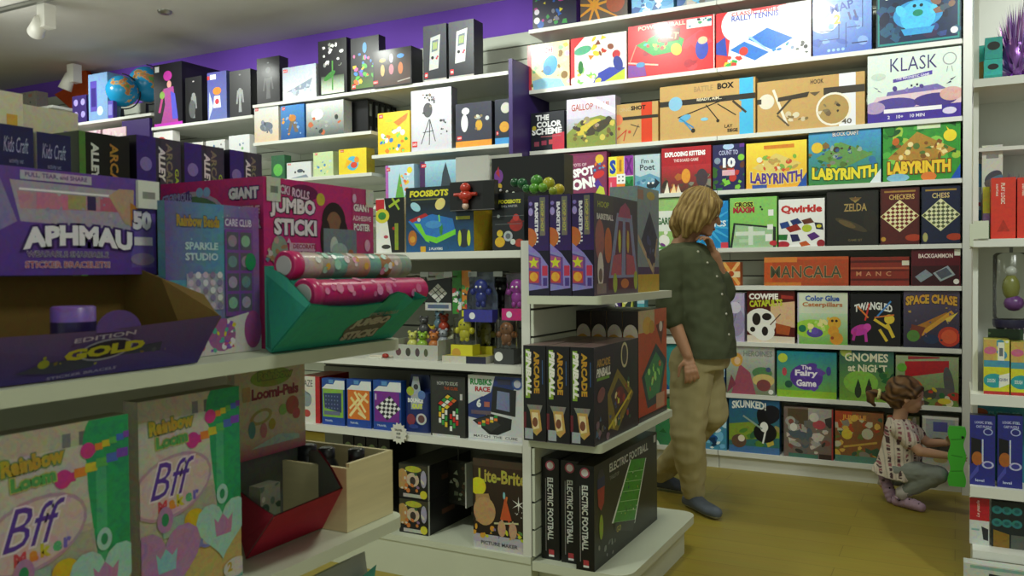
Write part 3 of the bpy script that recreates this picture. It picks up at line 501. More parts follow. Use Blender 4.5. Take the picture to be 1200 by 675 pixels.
wall_row([
 (690, 712, 352, 'small grey game box glimpsed under the spaceship shelf, leftmost', '#8c8c84', [('B', 70, 6, (0, 0, 1, 1), ['#b8b8b0', '#5a5a54'], .08, .2)], dict(h=.11)),
 (846, 868, 307, 'orange game box with a pale cross shape beside the shopper\'s chest', '#c8652c', [('L', .1, .1, .9, .95, .14, '#ecc078'), ('L', .9, .1, .1, .95, .14, '#e8b060'), ('R', 0, .35, 1, .6, '#e8d8b0'), ('E', .5, .5, .12, '#b84a24')], dict(h=.145)),
 (895, 995, 301, 'long orange wooden game box with large dark green title letters', '#b8502c', [('R', 0, .82, .4, 1, '#d8843c'), ('R', .4, .9, 1, 1, '#c85c2c'), ('R', 0, 0, .45, .12, '#c87a34'), ('R', .45, .0, 1, .1, '#a84a28'), ('R', 0, .12, .1, .82, '#c85a2c'), T('MANCALA', .5, .48, .42, '#4f5440', w=.84, b=.01, o='#c8a070', ob=.02)], dict(d=.12)),
 (996, 1066, 301, 'dark red slatted wooden game box right of the long orange one', '#8c2f22', [('R', 0, .8, 1, .88, '#5a1c18'), ('R', 0, .5, 1, .56, '#6a2018'), ('R', 0, .18, 1, .25, '#5a1c18'), ('R', 0, .58, 1, .64, '#b8583a'), T('M  A  N  C', .4, .42, .16, '#d0906a', w=.6), ('R', .88, .7, 1, .86, '#dcd8c8')], dict(d=.12)),
 (1067, 1126, 292, 'dark red backgammon box with a silver case on its front', '#5c1420', [('R', .02, .02, .98, .55, '#3a1018'), T('BACKGAMMON', .5, .82, .12, '#e8d8d0', w=.7, b=.03), ('P', [(.08, .25), (.3, .45), (.45, .3), (.2, .1)], '#8c98a0'), ('P', [(.45, .35), (.75, .55), (.9, .3), (.6, .12)], '#a4acb0'), ('P', [(.5, .36), (.72, .5), (.84, .32), (.62, .18)], '#565c68'), ('E', .92, .12, .07, '#e8e4dc'), ('R', .88, .82, 1, 1, '#e0dccc')], dict(d=.1)),
], RZ[4], RY, group=G4)
G3 = 'board games on the third wall shelf from the floor'
wall_row([
 (700, 713, 343, 'dark olive game box top glimpsed between the side shelves of the island', '#5a5c44', [('B', 86, 10, (0, .5, 1, 1), ['#8a8c6a', '#3a3c30'], .04, .1)], dict(h=.275)),
 (714, 728, 341, 'purple game box top with a white cross, glimpsed under the spaceship shelf', '#4a2a80', [T('X', .5, .83, .2, '#f2f0f4', w=.6, b=.06)], dict(h=.285)),
 (729, 742, 341, 'pale yellow game box top with a dark bird, beside the white cross', '#d8d86a', [('P', [(.2, .7), (.8, .7), (1, .95), (.6, .9)], '#2c3a3c'), ('E', .3, .85, .06, '#f2f0c0')], dict(h=.285)),
 (743, 756, 341, 'light blue game box top, rightmost of the three under the spaceship shelf', '#5ab0c8', [('R', 0, .7, .3, 1, '#2a3a3c'), ('R', .3, .8, 1, .92, '#bfe0e8')], dict(h=.285)),
 (850, 873, 341, 'lavender game box with a grey creature, mostly behind the shopper', '#bfb2d2', [('E', .5, .4, .2, '#a094b8', .3), ('L', .3, .2, .7, .8, .02, '#7a7090'), ('E', .5, .7, .12, '#d8d0e4')], dict(h=.3)),
 (875, 932, 341, 'dark brown game box with a spotted cow and green title letters', '#5a1e1a', [('P', [(.5, .75), (1, .8), (1, .3), (.5, .35)], '#e0bc94'), ('P', [(.0, 0), (1, 0), (1, .12), (0, .14)], '#e8dcc8'), ('E', .28, .38, .3, '#f2efe8', .28), ('E', .36, .2, .2, '#f6f4ee', .16), ('E', .2, .45, .08, '#2c2420', .12), ('E', .42, .5, .09, '#2c2420', .07), ('E', .38, .22, .06, '#2a2220', .09), ('E', .12, .25, .05, '#2c2420'), ('P', [(.6, .38), (.92, .32), (.88, .15), (.62, .18)], '#b85a2c'), T('COWPIE', .35, .89, .12, '#f4f0e8', w=.62, b=.05), T('CATAPULTS', .4, .76, .13, '#c8d03a', w=.7, b=.05, r=3), ('P', [(.72, .92), (.97, .9), (.97, .84), (.72, .85)], '#a83a30'), ('L', .5, .35, .7, .55, .02, '#6a4a30')], dict(h=.315)),
 (934, 994, 343, 'pale game box with a yellow caterpillar and rounded blue title', '#dfe6cf', [('R', 0, 0, .03, 1, '#c8c4d4'), ('G', '#7ab84a', '#cfe4c4', (.03, 0, 1, .6)), ('E', .3, .3, .35, '#a8d84a', .18), ('E', .35, .22, .15, '#5a4aa0', .09), ('E', .34, .26, .08, '#6a5ab8', .07), ('B', 81, 12, (.05, .25, .6, .5), ['#8aca3a', '#c8e87a', '#f0e8a0'], .03, .07), ('E', .74, .42, .12, '#e8b43c'), ('E', .72, .26, .1, '#e8a838'), ('E', .78, .12, .12, '#e0a034'), ('E', .7, .46, .025, '#3a2a1c'), ('E', .78, .46, .025, '#3a2a1c'), ('E', .7, .13, .03, '#a84a2c'), ('E', .62, .5, .03, '#f0d04a'), T('Color Glue', .5, .89, .11, '#3c62b0', w=.68, b=.04), T('Caterpillars', .5, .76, .11, '#c8804a', w=.8, b=.03), ('E', .1, .3, .07, '#2a7a5a')], dict(h=.305, side='#8a3a9c')),
 (996, 1056, 344, 'black card game box with tangled pink and yellow monkeys', '#151318', [T('TWANGLED', .46, .77, .15, '#f0f0ec', w=.76, b=.04, a=.06), ('E', .2, .3, .18, '#c83aa8', .1, 20), ('E', .34, .36, .07, '#d84ab8'), ('L', .1, .3, .06, .12, .05, '#b8329a'), ('L', .3, .3, .32, .1, .05, '#c83aa8'), ('L', .5, .5, .75, .35, .05, '#e0c43a'), ('E', .78, .52, .09, '#e8cc40'), ('L', .75, .4, .85, .2, .06, '#e0c43a'), ('L', .6, .3, .72, .12, .05, '#e0c43a'), ('L', .38, .8, .3, .5, .03, '#d83a34'), ('L', .8, .85, .55, .58, .03, '#4a8ad0'), ('L', .15, .75, .35, .55, .03, '#e0803a'), ('L', .86, .6, .5, .55, .025, '#e0803a')], dict(h=.3)),
 (1058, 1125, 343, 'purple space race game box with gold letters and a yellow rocket', '#4a3a5c', [('G', '#2c2a40', '#5c5068', (0, 0, 1, 1)), T('SPACE CHASE', .5, .84, .16, '#d8a63a', w=.92, b=.05, o='#3a2430', a=.04), ('L', .2, .3, .75, .55, .1, '#b87a2c'), ('L', .35, .25, .85, .6, .07, '#d8a23a'), ('P', [(.75, .5), (.98, .62), (.8, .42)], '#e8cc5a'), ('P', [(.15, .4), (.4, .35), (.3, .15), (.1, .15)], '#7a3a2c'), ('E', .18, .2, .1, '#5a8a3c'), ('E', .82, .2, .17, '#c8402c'), ('E', .82, .2, .12, '#e0603a'), ('E', .5, .15, .12, '#2a3a5c', .08), ('B', 82, 14, (0, 0, 1, .7), ['#6a5a80', '#c8a04a', '#3a3450', '#8a6a8a'], .015, .04)], dict(h=.325)),
], RZ[3], RY, group=G3)
G2 = 'board games on the second wall shelf from the floor'
wall_row([
 (772, 812, 410, 'turquoise game box behind the shopper\'s legs on the second shelf up', '#3a9aa0', [('B', 90, 14, (0, 0, 1, 1), PBLUE, .05, .14)], dict(h=.3)),
 (815, 850, 408, 'dark blue game box with white sprays right behind the shopper\'s knee', '#25508c', [('B', 91, 18, (.2, 0, 1, 1), PBLUE, .04, .1)], dict(h=.3)),
 (851, 908, 405, 'grey princess game box with a figure in a pink dress', '#b5b8ae', [('G', '#7a8a6a', '#c0c2ba', (0, 0, 1, .8)), ('P', [(.1, 0), (.28, .62), (.5, .45), (.62, 0)], '#a8566a'), ('P', [(0, 0), (.1, .4), (.2, .2)], '#8a4658'), ('E', .22, .7, .12, '#d8a64a', .14), ('E', .23, .68, .06, '#e8c4a0', .08), ('E', .75, .45, .2, '#5a8a5a', .12), ('E', .78, .3, .22, '#d8c47a', .13), ('E', .78, .2, .14, '#8a4a4c', .12), ('E', .88, .52, .05, '#4a5a8a'), T('HEROINES', .66, .84, .12, '#8c9088', w=.6, b=.03), ('E', .93, .07, .05, '#e8e8e0')], dict(h=.3)),
 (910, 981, 413, 'teal and green fairy game box with a purple cloud title', '#2c9a96', [('G', '#7ab83a', '#1f8aa0', (0, 0, 1, 1)), ('E', .5, .45, .34, '#5a3a9c', .28), ('B', 92, 12, (.28, .2, .74, .72), ['#5a3a9c', '#6a48ac'], .08, .12), T('The', .5, .66, .1, '#f0e8f4', b=.03), T('Fairy', .5, .52, .17, '#f4eef8', w=.38, b=.04), T('Game', .5, .32, .15, '#f4eef8', w=.34, b=.04), ('E', .1, .85, .1, '#c8d84a'), ('E', .13, .55, .05, '#c84a5a', .09), ('E', .87, .6, .05, '#4a4aa0', .1), ('E', .2, .28, .08, '#2a5a4a'), ('E', .93, .06, .07, '#e8e8c0', .04), ('R', 0, 0, 1, .15, '#9ac83a')], dict(h=.275)),
 (983, 1048, 408, 'dark green gnome game box with cream serif title', '#1f5c4c', [('G', '#7aa83a', '#1c5a60', (0, 0, 1, 1)), ('E', .4, .35, .3, '#8ac04a', .22), ('E', .12, .92, .1, '#b8c85a'), T('GNOMES', .5, .82, .16, '#e8e4c8', w=.8, b=.03), T('at NiGHT', .52, .62, .14, '#e8e4c8', w=.72, b=.03), ('E', .35, .18, .06, '#2a3a24', .12), ('E', .55, .2, .06, '#3a2a24', .12), ('P', [(.31, .28), (.35, .42), (.4, .28)], '#1f3a24'), ('P', [(.51, .3), (.55, .44), (.6, .3)], '#1f3a24'), ('B', 93, 10, (.7, .1, 1, .6), ['#2a6a3a', '#1f4a34', '#5a8a3a'], .05, .1)], dict(h=.31)),
 (1049, 1124, 419, 'red and green dinosaur game box behind the child\'s head', '#8a9a4a', [('G', '#6a8a3a', '#a8b48c', (0, 0, 1, 1)), ('P', [(.15, .55), (.85, .7), (.85, .92), (.15, .88)], '#b8242c'), ('P', [(.2, .92), (.7, .96), (.7, .99), (.2, .99)], '#a8303a'), ('E', .85, .45, .09, '#5a5a5c', .35, 8), ('E', .72, .25, .25, '#62605c', .12), ('E', .55, .22, .12, '#4a4a40', .1), ('E', .35, .38, .09, '#c8582c', .16, 30), ('B', 94, 20, (.3, 0, 1, .35), PDINO, .04, .09), ('E', .78, .1, .12, '#d8c83a', .06), ('E', .1, .75, .09, '#6ab03a')], dict(h=.275)),
], RZ[2], RY, group=G2)
G1 = 'board games on the bottom wall shelf'
wall_row([
 (768, 816, 468, 'green and white game box low behind the shopper\'s trousers', '#3f8a5a', [('B', 95, 14, (0, 0, 1, 1), ['#e8ece4', '#2c6a3c', '#8ab85a'], .05, .12)], dict(h=.3)),
 (819, 852, 467, 'light blue sea game box with white splashes beside the shopper\'s knee', '#4a94b8', [('B', 96, 26, (0, 0, 1, .8), PBLUE, .04, .11), ('B', 97, 8, (0, 0, 1, .3), ['#1c3a5c', '#e8f0f4'], .03, .06)], dict(h=.345)),
 (854, 914, 469, 'blue game box with a black and white skunk leaping on it', '#2a5a84', [('G', '#3a7a6a', '#2f6494', (0, 0, 1, 1)), ('R', 0, 0, 1, .12, '#4a7ab0'), ('P', [(0, .5), (.4, .55), (1, .45), (1, .3), (0, .2)], '#8aa03a'), ('B', 98, 14, (0, .15, 1, .5), ['#5a8a3a', '#c8b84a', '#3a6a4a', '#a89a60'], .04, .1), ('E', .72, .38, .2, '#18181c', .18), ('E', .8, .7, .2, '#1c1c24', .16, 30), ('E', .68, .6, .09, '#16161c', .2, 20), ('E', .7, .48, .07, '#f0f0ec', .09), ('L', .68, .2, .74, .45, .03, '#f0f0ec'), ('E', .2, .2, .13, '#6a5040', .12), ('E', .25, .25, .06, '#e8dcc8'), ('L', .3, .65, .65, .45, .03, '#9ab0a0'), T('SKUNKED!', .4, .87, .14, '#eceee8', w=.68, b=.04, a=.03)], dict(h=.345)),
 (918, 977, 479, 'grey brown animal board game box with a pink flamingo tone, bottom shelf', '#7a6a62', [('R', .08, .6, .5, .97, '#5a4a34'), ('R', .5, .7, 1, 1, '#a8a49a'), ('B', 99, 34, (0, .1, 1, .75), PGREY, .05, .13), ('E', .72, .68, .12, '#b04a54', .09), ('E', .2, .6, .07, '#d8d4cc', .08), ('E', .62, .82, .09, '#c8c4b8'), ('R', .1, 0, .7, .08, '#4a7a6a'), ('R', .72, 0, 1, .1, '#3a2c2a'), ('R', .97, 0, 1, 1, '#a83a3c')], dict(h=.3)),
 (978, 1036, 481, 'orange and green jungle board game box on the bottom shelf, left of the child', '#8c5a34', [('R', 0, .65, .35, 1, '#b84a28'), ('B', 100, 34, (0, .12, 1, .95), PJUN, .05, .12), ('E', .25, .55, .1, '#d8c040'), ('L', .2, .3, .85, .42, .04, '#c8a04a'), ('R', 0, 0, 1, .13, '#5a8a7a'), T('JUNGLE', .4, .88, .12, '#e0a04a', w=.5, b=.04)], dict(h=.295)),
 (1038, 1078, 484, 'dark olive board game box behind the crouching child', '#5a5a3a', [('B', 101, 20, (0, 0, 1, 1), PJUN, .05, .12)], dict(h=.29)),
 (1080, 1124, 483, 'white game box with a dark tree picture, right end of the bottom shelf', '#c4c2b8', [('R', .1, .2, .9, .95, '#a8b0b0'), ('E', .45, .45, .2, '#4a443a', .16), ('L', .45, .2, .45, .45, .05, '#3a342c'), ('R', .3, .72, .7, .9, '#5a5aa0'), ('E', .5, .2, .12, '#b8a86a', .06), ('R', 0, .95, 1, 1, '#e0e0d8')], dict(h=.3)),
], RZ[1], RY, group=G1)

# ------------------------------------------------------------------ construction sets and figures on the left run
def LG(x=.06, y=.9): return ('R', x-.05, y-.06, x+.06, y+.06, '#d8232a')
def red_badge(x, y): return [('R', x-.06, y-.045, x+.07, y+.045, '#d8232a'), T('LEGO', x+.005, y, .04, '#ffffff', w=.1)]
GT = 'display boxes on the top shelf of the left wall run'
KB = '#16151a'
def figure(cx, c, s=1): return [('E', cx, .62*s+.1, .07*s, c), ('P', [(cx-.12*s, .55), (cx+.12*s, .55), (cx+.07*s, .3), (cx+.1*s, .1), (cx-.1*s, .1), (cx-.07*s, .3)], c), ('L', cx-.14*s, .55, cx-.2*s, .3, .04, c), ('L', cx+.14*s, .55, cx+.2*s, .32, .04, c)]
wall_row([
 (301, 328, 67, 'tall narrow black box with a grey robot figure, left end of the long top shelf', KB, figure(.5, '#5c5c5e')+[('E', .5, .88, .03, '#888', .015)], dict(d=.1)),
 (331, 371, 77, 'white and grey set box with a pale grey starship beside the narrow black box', '#c9ccd2', [('G', '#e4e6e6', '#aab4c4', (0, 0, 1, 1)), ('P', [(.1, .25), (.9, .6), (.8, .3)], '#8c98a8'), ('B', 111, 8, (.1, .1, .9, .5), ['#b8c0cc', '#f0f2f0', '#9aa4b4'], .04, .12)]+red_badge(.08, .9), dict(d=.1)),
 (373, 407, 46, 'black set box with white orchid blossoms and green stems', KB, [('G', '#d8e8d0', '#3a4a34', (.1, .03, .9, .35)), ('L', .5, .1, .5, .6, .03, '#4a8a3c'), ('B', 112, 26, (.2, .5, .85, .92), ['#f2f2f0', '#d8d8d4', '#8a8a88', '#1a1a1a'], .03, .055)]+[('E', .4, .35, .15, '#3a7a34', .05, 30)], dict(d=.09)),
 (411, 445, 43, 'black set box with many bright coloured flowers', KB, [('G', '#5a7a3a', '#2a2c24', (0, .05, 1, .4)), ('B', 113, 34, (.1, .15, .9, .7), ['#e86aa8', '#f2c83a', '#4a8ad8', '#8a4ab8', '#f07a3a', '#5ab84a'], .03, .07), ('E', .5, .8, .05, '#5aa0d8', .1)]+red_badge(.1, .1), dict(d=.08)),
 (437, 483, 57, 'wide black set box with three glowing lantern bulbs', KB, [('G', '#4a342a', '#221c1c', (.03, .03, .97, .97)), ('E', .25, .45, .07, '#d8b070', .16), ('E', .48, .45, .08, '#c87a8a', .14), ('E', .72, .45, .08, '#c8703a', .16), ('E', .25, .72, .1, '#e8c83a', .05), ('E', .48, .75, .06, '#d8d0e8', .12), ('E', .72, .78, .12, '#4a90d8', .06), ('L', .65, .1, .95, .15, .03, '#a8a8a0')]+red_badge(.06, .15), dict(d=.14, Y=4.955)),
 (496, 524, 29, 'tall dark set box with a grey hand-held game console, the left one of the pair', '#34363c', [('G', '#20222a', '#54565c', (0, 0, 1, 1)), ('P', [(.25, .2), (.65, .22), (.75, .82), (.32, .78)], '#b8bab8'), ('P', [(.36, .52), (.62, .54), (.66, .74), (.4, .72)], '#6a7480'), ('P', [(.4, .56), (.6, .57), (.62, .7), (.43, .69)], '#9aa870'), ('E', .4, .42, .03, '#222'), ('E', .58, .4, .02, '#b8304a'), ('E', .62, .43, .02, '#b8304a'), ('R', 0, .0, 1, .04, '#a8a8a4')]+red_badge(.12, .12), dict(d=.1)),
 (526, 556, 24, 'tall dark set box with a grey hand-held game console, the right one of the pair', '#34363c', [('G', '#20222a', '#54565c', (0, 0, 1, 1)), ('P', [(.25, .26), (.65, .28), (.75, .86), (.32, .82)], '#c8cac8'), ('P', [(.36, .56), (.62, .58), (.66, .78), (.4, .76)], '#6a7480'), ('P', [(.4, .6), (.6, .61), (.62, .74), (.43, .73)], '#9aa870'), ('E', .4, .46, .03, '#222'), ('E', .58, .44, .02, '#b8304a'), ('E', .62, .47, .02, '#b8304a'), ('R', 0, .0, 1, .04, '#a8a8a4')]+red_badge(.12, .12), dict(d=.13)),
], 2.583, LY, group=GT, name='construction_set_box')
wall_row([
 (298, 327, 124, 'pale sandy set box with a grey off-road vehicle, left end of the second shelf', '#c6bfae', [('G', '#e0c8a8', '#d8dcdc', (0, 0, 1, 1)), ('E', .5, .42, .24, '#6a7484', .13), ('B', 121, 12, (.2, .25, .85, .6), ['#4a5464', '#8a94a4', '#d8ccc0'], .03, .08)]+red_badge(.1, .93)),
 (329, 357, 123, 'blue set box with an orange and grey robot', '#2f6ab0', [('G', '#2a5a9c', '#4a8ccc', (0, 0, 1, 1)), ('P', [(.3, .2), (.45, .7), (.6, .7), (.75, .2), (.6, .2), (.5, .45), (.4, .2)], '#7a6a5a'), ('E', .5, .62, .14, '#c8843a', .1), ('B', 122, 10, (.1, .1, .9, .7), ['#e8a03a', '#3a4a6a', '#8ab0d8'], .03, .07)]+red_badge(.12, .92)),
 (359, 403, 119, 'grey and white set box with a long dusty spacecraft beside stacked black boxes', '#b9bab6', [('G', '#5a6460', '#d8dcda', (0, 0, 1, 1)), ('E', .3, .65, .22, '#f2f4f2', .16), ('B', 123, 14, (.1, .1, .95, .55), ['#7a8480', '#3a4240', '#c8704a', '#a8b0ac'], .04, .1)], dict(d=.1)),
], 2.282, LY, group='set boxes on the second shelf of the left wall run', name='construction_set_box')
for i in range(5):
    A = atY(407+i*7, 145, LY+.03+.09*i)
    carton('construction_set_box', ('black set box directly behind the dusty grey one', 'second black set box in the row running back to the wall', 'third black set box in the row running back to the wall', 'fourth black set box in the row running back to the wall', 'last black set box in the row, nearest the slatted wall')[i],
           (-3.93-.12, LY+.13+.075*i, 2.282), .26, .26, .065, '#141418', (), right=[('R', .3, .55, .7, .9, '#8a8a8c'), ('R', .35, .1, .65, .25, '#5a5a60')], group='row of black set boxes')
wall_row([
 (443, 481, 131, 'yellow set box with bright toy bricks', '#f2cf2c', [('B', 131, 24, (.1, .05, .95, .6), ['#e84030', '#3fae4a', '#2f7fd0', '#f48a2c', '#f4f4f0', '#8adf6a'], .04, .09), ('P', [(.5, .75), (.95, .95), (.9, .8), (.65, .65)], '#e8842c'), ('E', .35, .8, .12, '#c8e03a', .04)]+red_badge(.1, .92)),
 (482, 530, 104, 'big pale grey set box with a black tripod sculpture', '#d3d2dc', [('L', .45, .5, .25, .12, .015, '#2c2c30'), ('L', .47, .5, .45, .1, .015, '#2c2c30'), ('L', .47, .5, .6, .15, .015, '#2c2c30'), ('L', .3, .3, .55, .32, .012, '#3a3a3c'), ('E', .42, .66, .09, '#4a4a4e', .12), ('B', 132, 16, (.3, .6, .65, .92), ['#2c2c30', '#5a5a5e', '#8a7a6a'], .015, .035), ('B', 133, 8, (.72, .25, .92, .5), ['#3a3a40', '#6a6a70'], .015, .03)]+red_badge(.08, .12), dict(d=.08, side='#8c8c98')),
 (534, 577, 120, 'dark set box with a white robot and a small yellow one above an orange band', '#3c3e4e', [('R', 0, 0, 1, .14, '#e8a03a'), ('E', .25, .55, .09, '#f0f2f4', .2), ('E', .28, .82, .1, '#f4f6f8', .08), ('E', .65, .48, .09, '#d8a83a', .12), ('E', .62, .66, .09, '#b8b8b4', .04), ('B', 134, 8, (.5, .3, .8, .7), ['#c8923a', '#8a7a5a', '#d8d4cc'], .02, .05), ('E', .88, .62, .05, '#d8d8e0')]+red_badge(.1, .22), dict(side='#17171c')),
 (580, 599, 116, 'dark blue set box with a round golden figure next to the purple panel', '#2a3040', [('R', 0, 0, 1, .14, '#4a9ad8'), ('E', .6, .38, .12, '#d8a03a'), ('E', .7, .8, .12, '#c8c8c0')]+red_badge(.15, .25)),
], 2.10, LY, group='set boxes on the second shelf beside the purple panel', name='construction_set_box')
wall_row([
 (336, 365, 190, 'white set box with a dark sports car on the third shelf', '#dfe2e4', [('E', .55, .45, .25, '#5a6470', .12), ('E', .35, .38, .07, '#222'), ('E', .7, .38, .07, '#222'), ('P', [(.1, 0), (.9, 0), (.8, .2)], '#8a9aa8')]+red_badge(.1, .9)),
 (367, 391, 178, 'pale green set box with a small toy scene on the third shelf', '#cfe0b0', [('B', 141, 16, (.1, .05, .9, .8), ['#8ac05a', '#5aa0d0', '#f0e8a0', '#c8d8e0'], .04, .1)]+red_badge(.14, .93)),
 (397, 430, 174, 'yellow set box with a blue and yellow toy face on the third shelf', '#efd83a', [('E', .5, .42, .3, '#5ac0e0', .28), ('E', .55, .35, .16, '#e0503a', .12), ('P', [(.2, .2), (.5, .5), (.3, .6)], '#f4c02c'), ('E', .65, .55, .12, '#f0a03a')]+red_badge(.12, .93), dict(d=.1, side='#a8982c')),
 (318, 334, 182, 'narrow dark green set box on the third shelf next to the black games', '#3a6a4a', [('E', .5, .4, .25, '#6ac05a')]),
], 1.976, LY, group='set boxes on the third shelf of the left wall run', name='construction_set_box')
wall_row([
 (452, 486, 193, 'pale blue set box with a small garden scene behind the island', '#bcd8ea', [('R', 0, 0, .1, 1, '#b86ac0'), ('P', [(.3, 0), (.5, .8), (.7, 0)], '#6ab04a'), ('B', 151, 16, (.25, .05, .9, .8), ['#f07a4a', '#f2d04a', '#5ab05a', '#e8f0f4'], .03, .07), ('E', .85, .85, .08, '#f0e03a')]+red_badge(.1, .9)),
 (492, 538, 188, 'blue set box with a grey castle rock behind the island', '#5aa0c8', [('R', 0, 0, .14, 1, '#4a2c5c'), ('G', '#5a90b0', '#a8d4e4', (.14, 0, 1, 1)), ('P', [(.5, 0), (.6, .7), (.68, .95), (.75, .7), (.95, 0)], '#3a4650'), ('P', [(.3, 0), (.42, .4), (.5, 0)], '#4a5a60')]+red_badge(.1, .9)),
 (541, 572, 200, 'light grey set box behind the white sign', '#b8bcc0', [('B', 152, 10, (0, 0, 1, 1), PBLUE, .05, .1)]),
], 1.73, LY, group='set boxes low behind the island', name='construction_set_box')
wall_row([
 (180, 214, 74, 'big black display box with a pink and blue fashion figure', '#191720', [('E', .5, .8, .1, '#c83aa8', .08), ('E', .55, .66, .05, '#e8b0a0', .06), ('P', [(.35, .6), (.7, .62), (.75, .35), (.85, .05), (.25, .05), (.4, .35)], '#b04a9a'), ('P', [(.6, .55), (.75, .5), (.85, .1), (.65, .1)], '#5a5ad0'), ('L', .35, .55, .2, .25, .05, '#c83a8a'), ('E', .3, .5, .06, '#8ab84a'), ('R', 0, 0, 1, .05, '#c83ac0'), ('R', .05, .88, .2, .97, '#e8e8e8')], dict(d=.42, right=[('R', .1, .1, .9, .9, '#1f1d28')])),
 (217, 237, 90, 'black figure box with a pale skeleton figure, next to the big display box', '#1d1d20', figure(.5, '#8a8c8c', .8)+[('E', .5, .9, .03, '#aaa', .015), ('E', .4, .3, .1, '#5c5e60', .2)]),
 (243, 266, 84, 'blue figure box with an orange bottle figure', '#5a68a8', [('G', '#6a78b8', '#4a4a98', (0, 0, 1, 1)), ('E', .5, .6, .12, '#e8842c', .08), ('P', [(.35, .5), (.65, .5), (.7, .25), (.3, .25)], '#e8e8ec'), ('E', .5, .38, .06, '#c83a4a'), ('P', [(.05, 0), (.3, .3), (.1, .6)], '#c8d0f0'), ('R', .15, .85, .45, .95, '#f0f0f4'), ('R', 0, .85, .12, .93, '#d83a3a')]),
 (269, 294, 82, 'black figure box with a small silver dancer', '#1c1c20', figure(.5, '#a0a2a4', .75)+[('E', .5, .9, .03, '#999', .015)]),
], 2.507, LY, group='figure boxes right of the globes', name='figure_box')
wall_row([
 (180, 203, 154, 'white box with a red round picture under the figure shelf, leftmost', '#e8e6e4', [('E', .4, .7, .2, '#c8504a', .14), ('E', .7, .3, .1, '#4a6aa0')]),
 (207, 238, 166, 'white tray box under the skeleton figure box', '#e4e2e0', [('R', .1, .5, .9, .9, '#c0bcbc'), ('B', 161, 6, (.1, .2, .9, .8), ['#8a8688', '#b84a4a'], .05, .1)], dict(h=.16)),
 (241, 264, 166, 'white tray box under the blue figure box', '#dcdcdc', [('B', 162, 6, (.1, .2, .9, .8), ['#8a8688', '#5a7aa8'], .05, .1)], dict(h=.16)),
 (268, 293, 162, 'white tray box under the silver dancer box', '#e4e6e8', [('B', 163, 6, (.1, .2, .9, .8), ['#8ac08a', '#5a7aa8', '#f0f0f0'], .05, .1)], dict(h=.18)),
], 2.18, LY, group='white boxes under the figure shelf', name='figure_box')
# shelf with the globes
wall_row([
 (84, 101, 112, 'dark purple letter puzzle box at the left of the globe shelf', '#3a2a6a', [('E', .25, .75, .12, '#a89ad8', .12), ('E', .75, .75, .12, '#a89ad8', .12), ('E', .25, .3, .12, '#a89ad8', .12), ('E', .75, .3, .12, '#a89ad8', .12)], dict(d=.1)),
 (103, 126, 86, 'tall violet and pale blue box with a telescope panel beside the globes', '#7ea2cc', [('R', .1, .2, .45, .85, '#5a4ab0'), ('R', .15, .3, .4, .7, '#3a2c80'), ('E', .6, .2, .1, '#c8d8f0')], dict(d=.14, side='#8ab0d0')),
], 2.636, LY, group='boxes on the globe shelf', name='science_kit_box')
carton('science_kit_box', 'small violet box leaning low beside the left globe', tuple(atY(129, 127, 4.985))[:2]+(2.636,), .08, .16, .04, '#5a4ab0', [('R', .15, .2, .85, .8, '#8a8ad0')], cat='science kit', group='boxes on the globe shelf')
def globe(px, py, Y, r, label, arc_col):
    c = atY(px, py, Y); base = Vector((c.x, c.y, 2.636)); t = empty('globe', base, label=label, cat='globe', group='globes on the wall shelf')
    n_, n, l, b = new_mat('globe_map'); tc = n.new('ShaderNodeTexCoord'); no = n.new('ShaderNodeTexNoise'); no.inputs['Scale'].default_value = 9; no.inputs['Detail'].default_value = 5
    rp = n.new('ShaderNodeValToRGB'); cr = rp.color_ramp; cr.elements[0].position = .56; cr.elements[0].color = lin('#1f9ad0')+(1,); cr.elements[1].position = .585; cr.elements[1].color = lin('#d8b04a')+(1,)
    e = cr.elements.new(.62); e.color = lin('#d0705a')+(1,); e = cr.elements.new(.66); e.color = lin('#6aa85a')+(1,)
    l.new(tc.outputs['Object'], no.inputs['Vector']); l.new(no.outputs['Fac'], rp.inputs['Fac']); l.new(rp.outputs['Color'], b.inputs['Base Color']); b.inputs['Roughness'].default_value = .25
    mb = MB(); mb.ball(c, r, (1, 1, 1), n=28); mb.build('sphere', n_, t, origin=c)
    mb = MB(); pts = [c+Vector((math.cos(a)*.4*(r+.02), math.cos(a)*.9*(r+.02), math.sin(a)*(r+.02))) for a in (math.radians(-90+12*k) for k in range(16))]; mb.tube(pts, .006, arc_col, n=8); mb.build('meridian_arm', PLASTIC, t, origin=c)
    hh = c.z-r-.02-base.z; mb = MB(); mb.lathe([(.09, 0), (.085, .012), (.02, .022), (.012, max(hh, .03)), (.012, max(hh, .03)+.005)], base, arc_col); mb.build('foot', PLASTIC, t, origin=base)
globe(143, 107, 5.1, .14, 'blue desk globe, the lower left one of two on the shelf', (.02, .02, .03))
globe(172, 99, 5.36, .165, 'larger blue globe with a black arc behind the figure box', (.02, .02, .03))
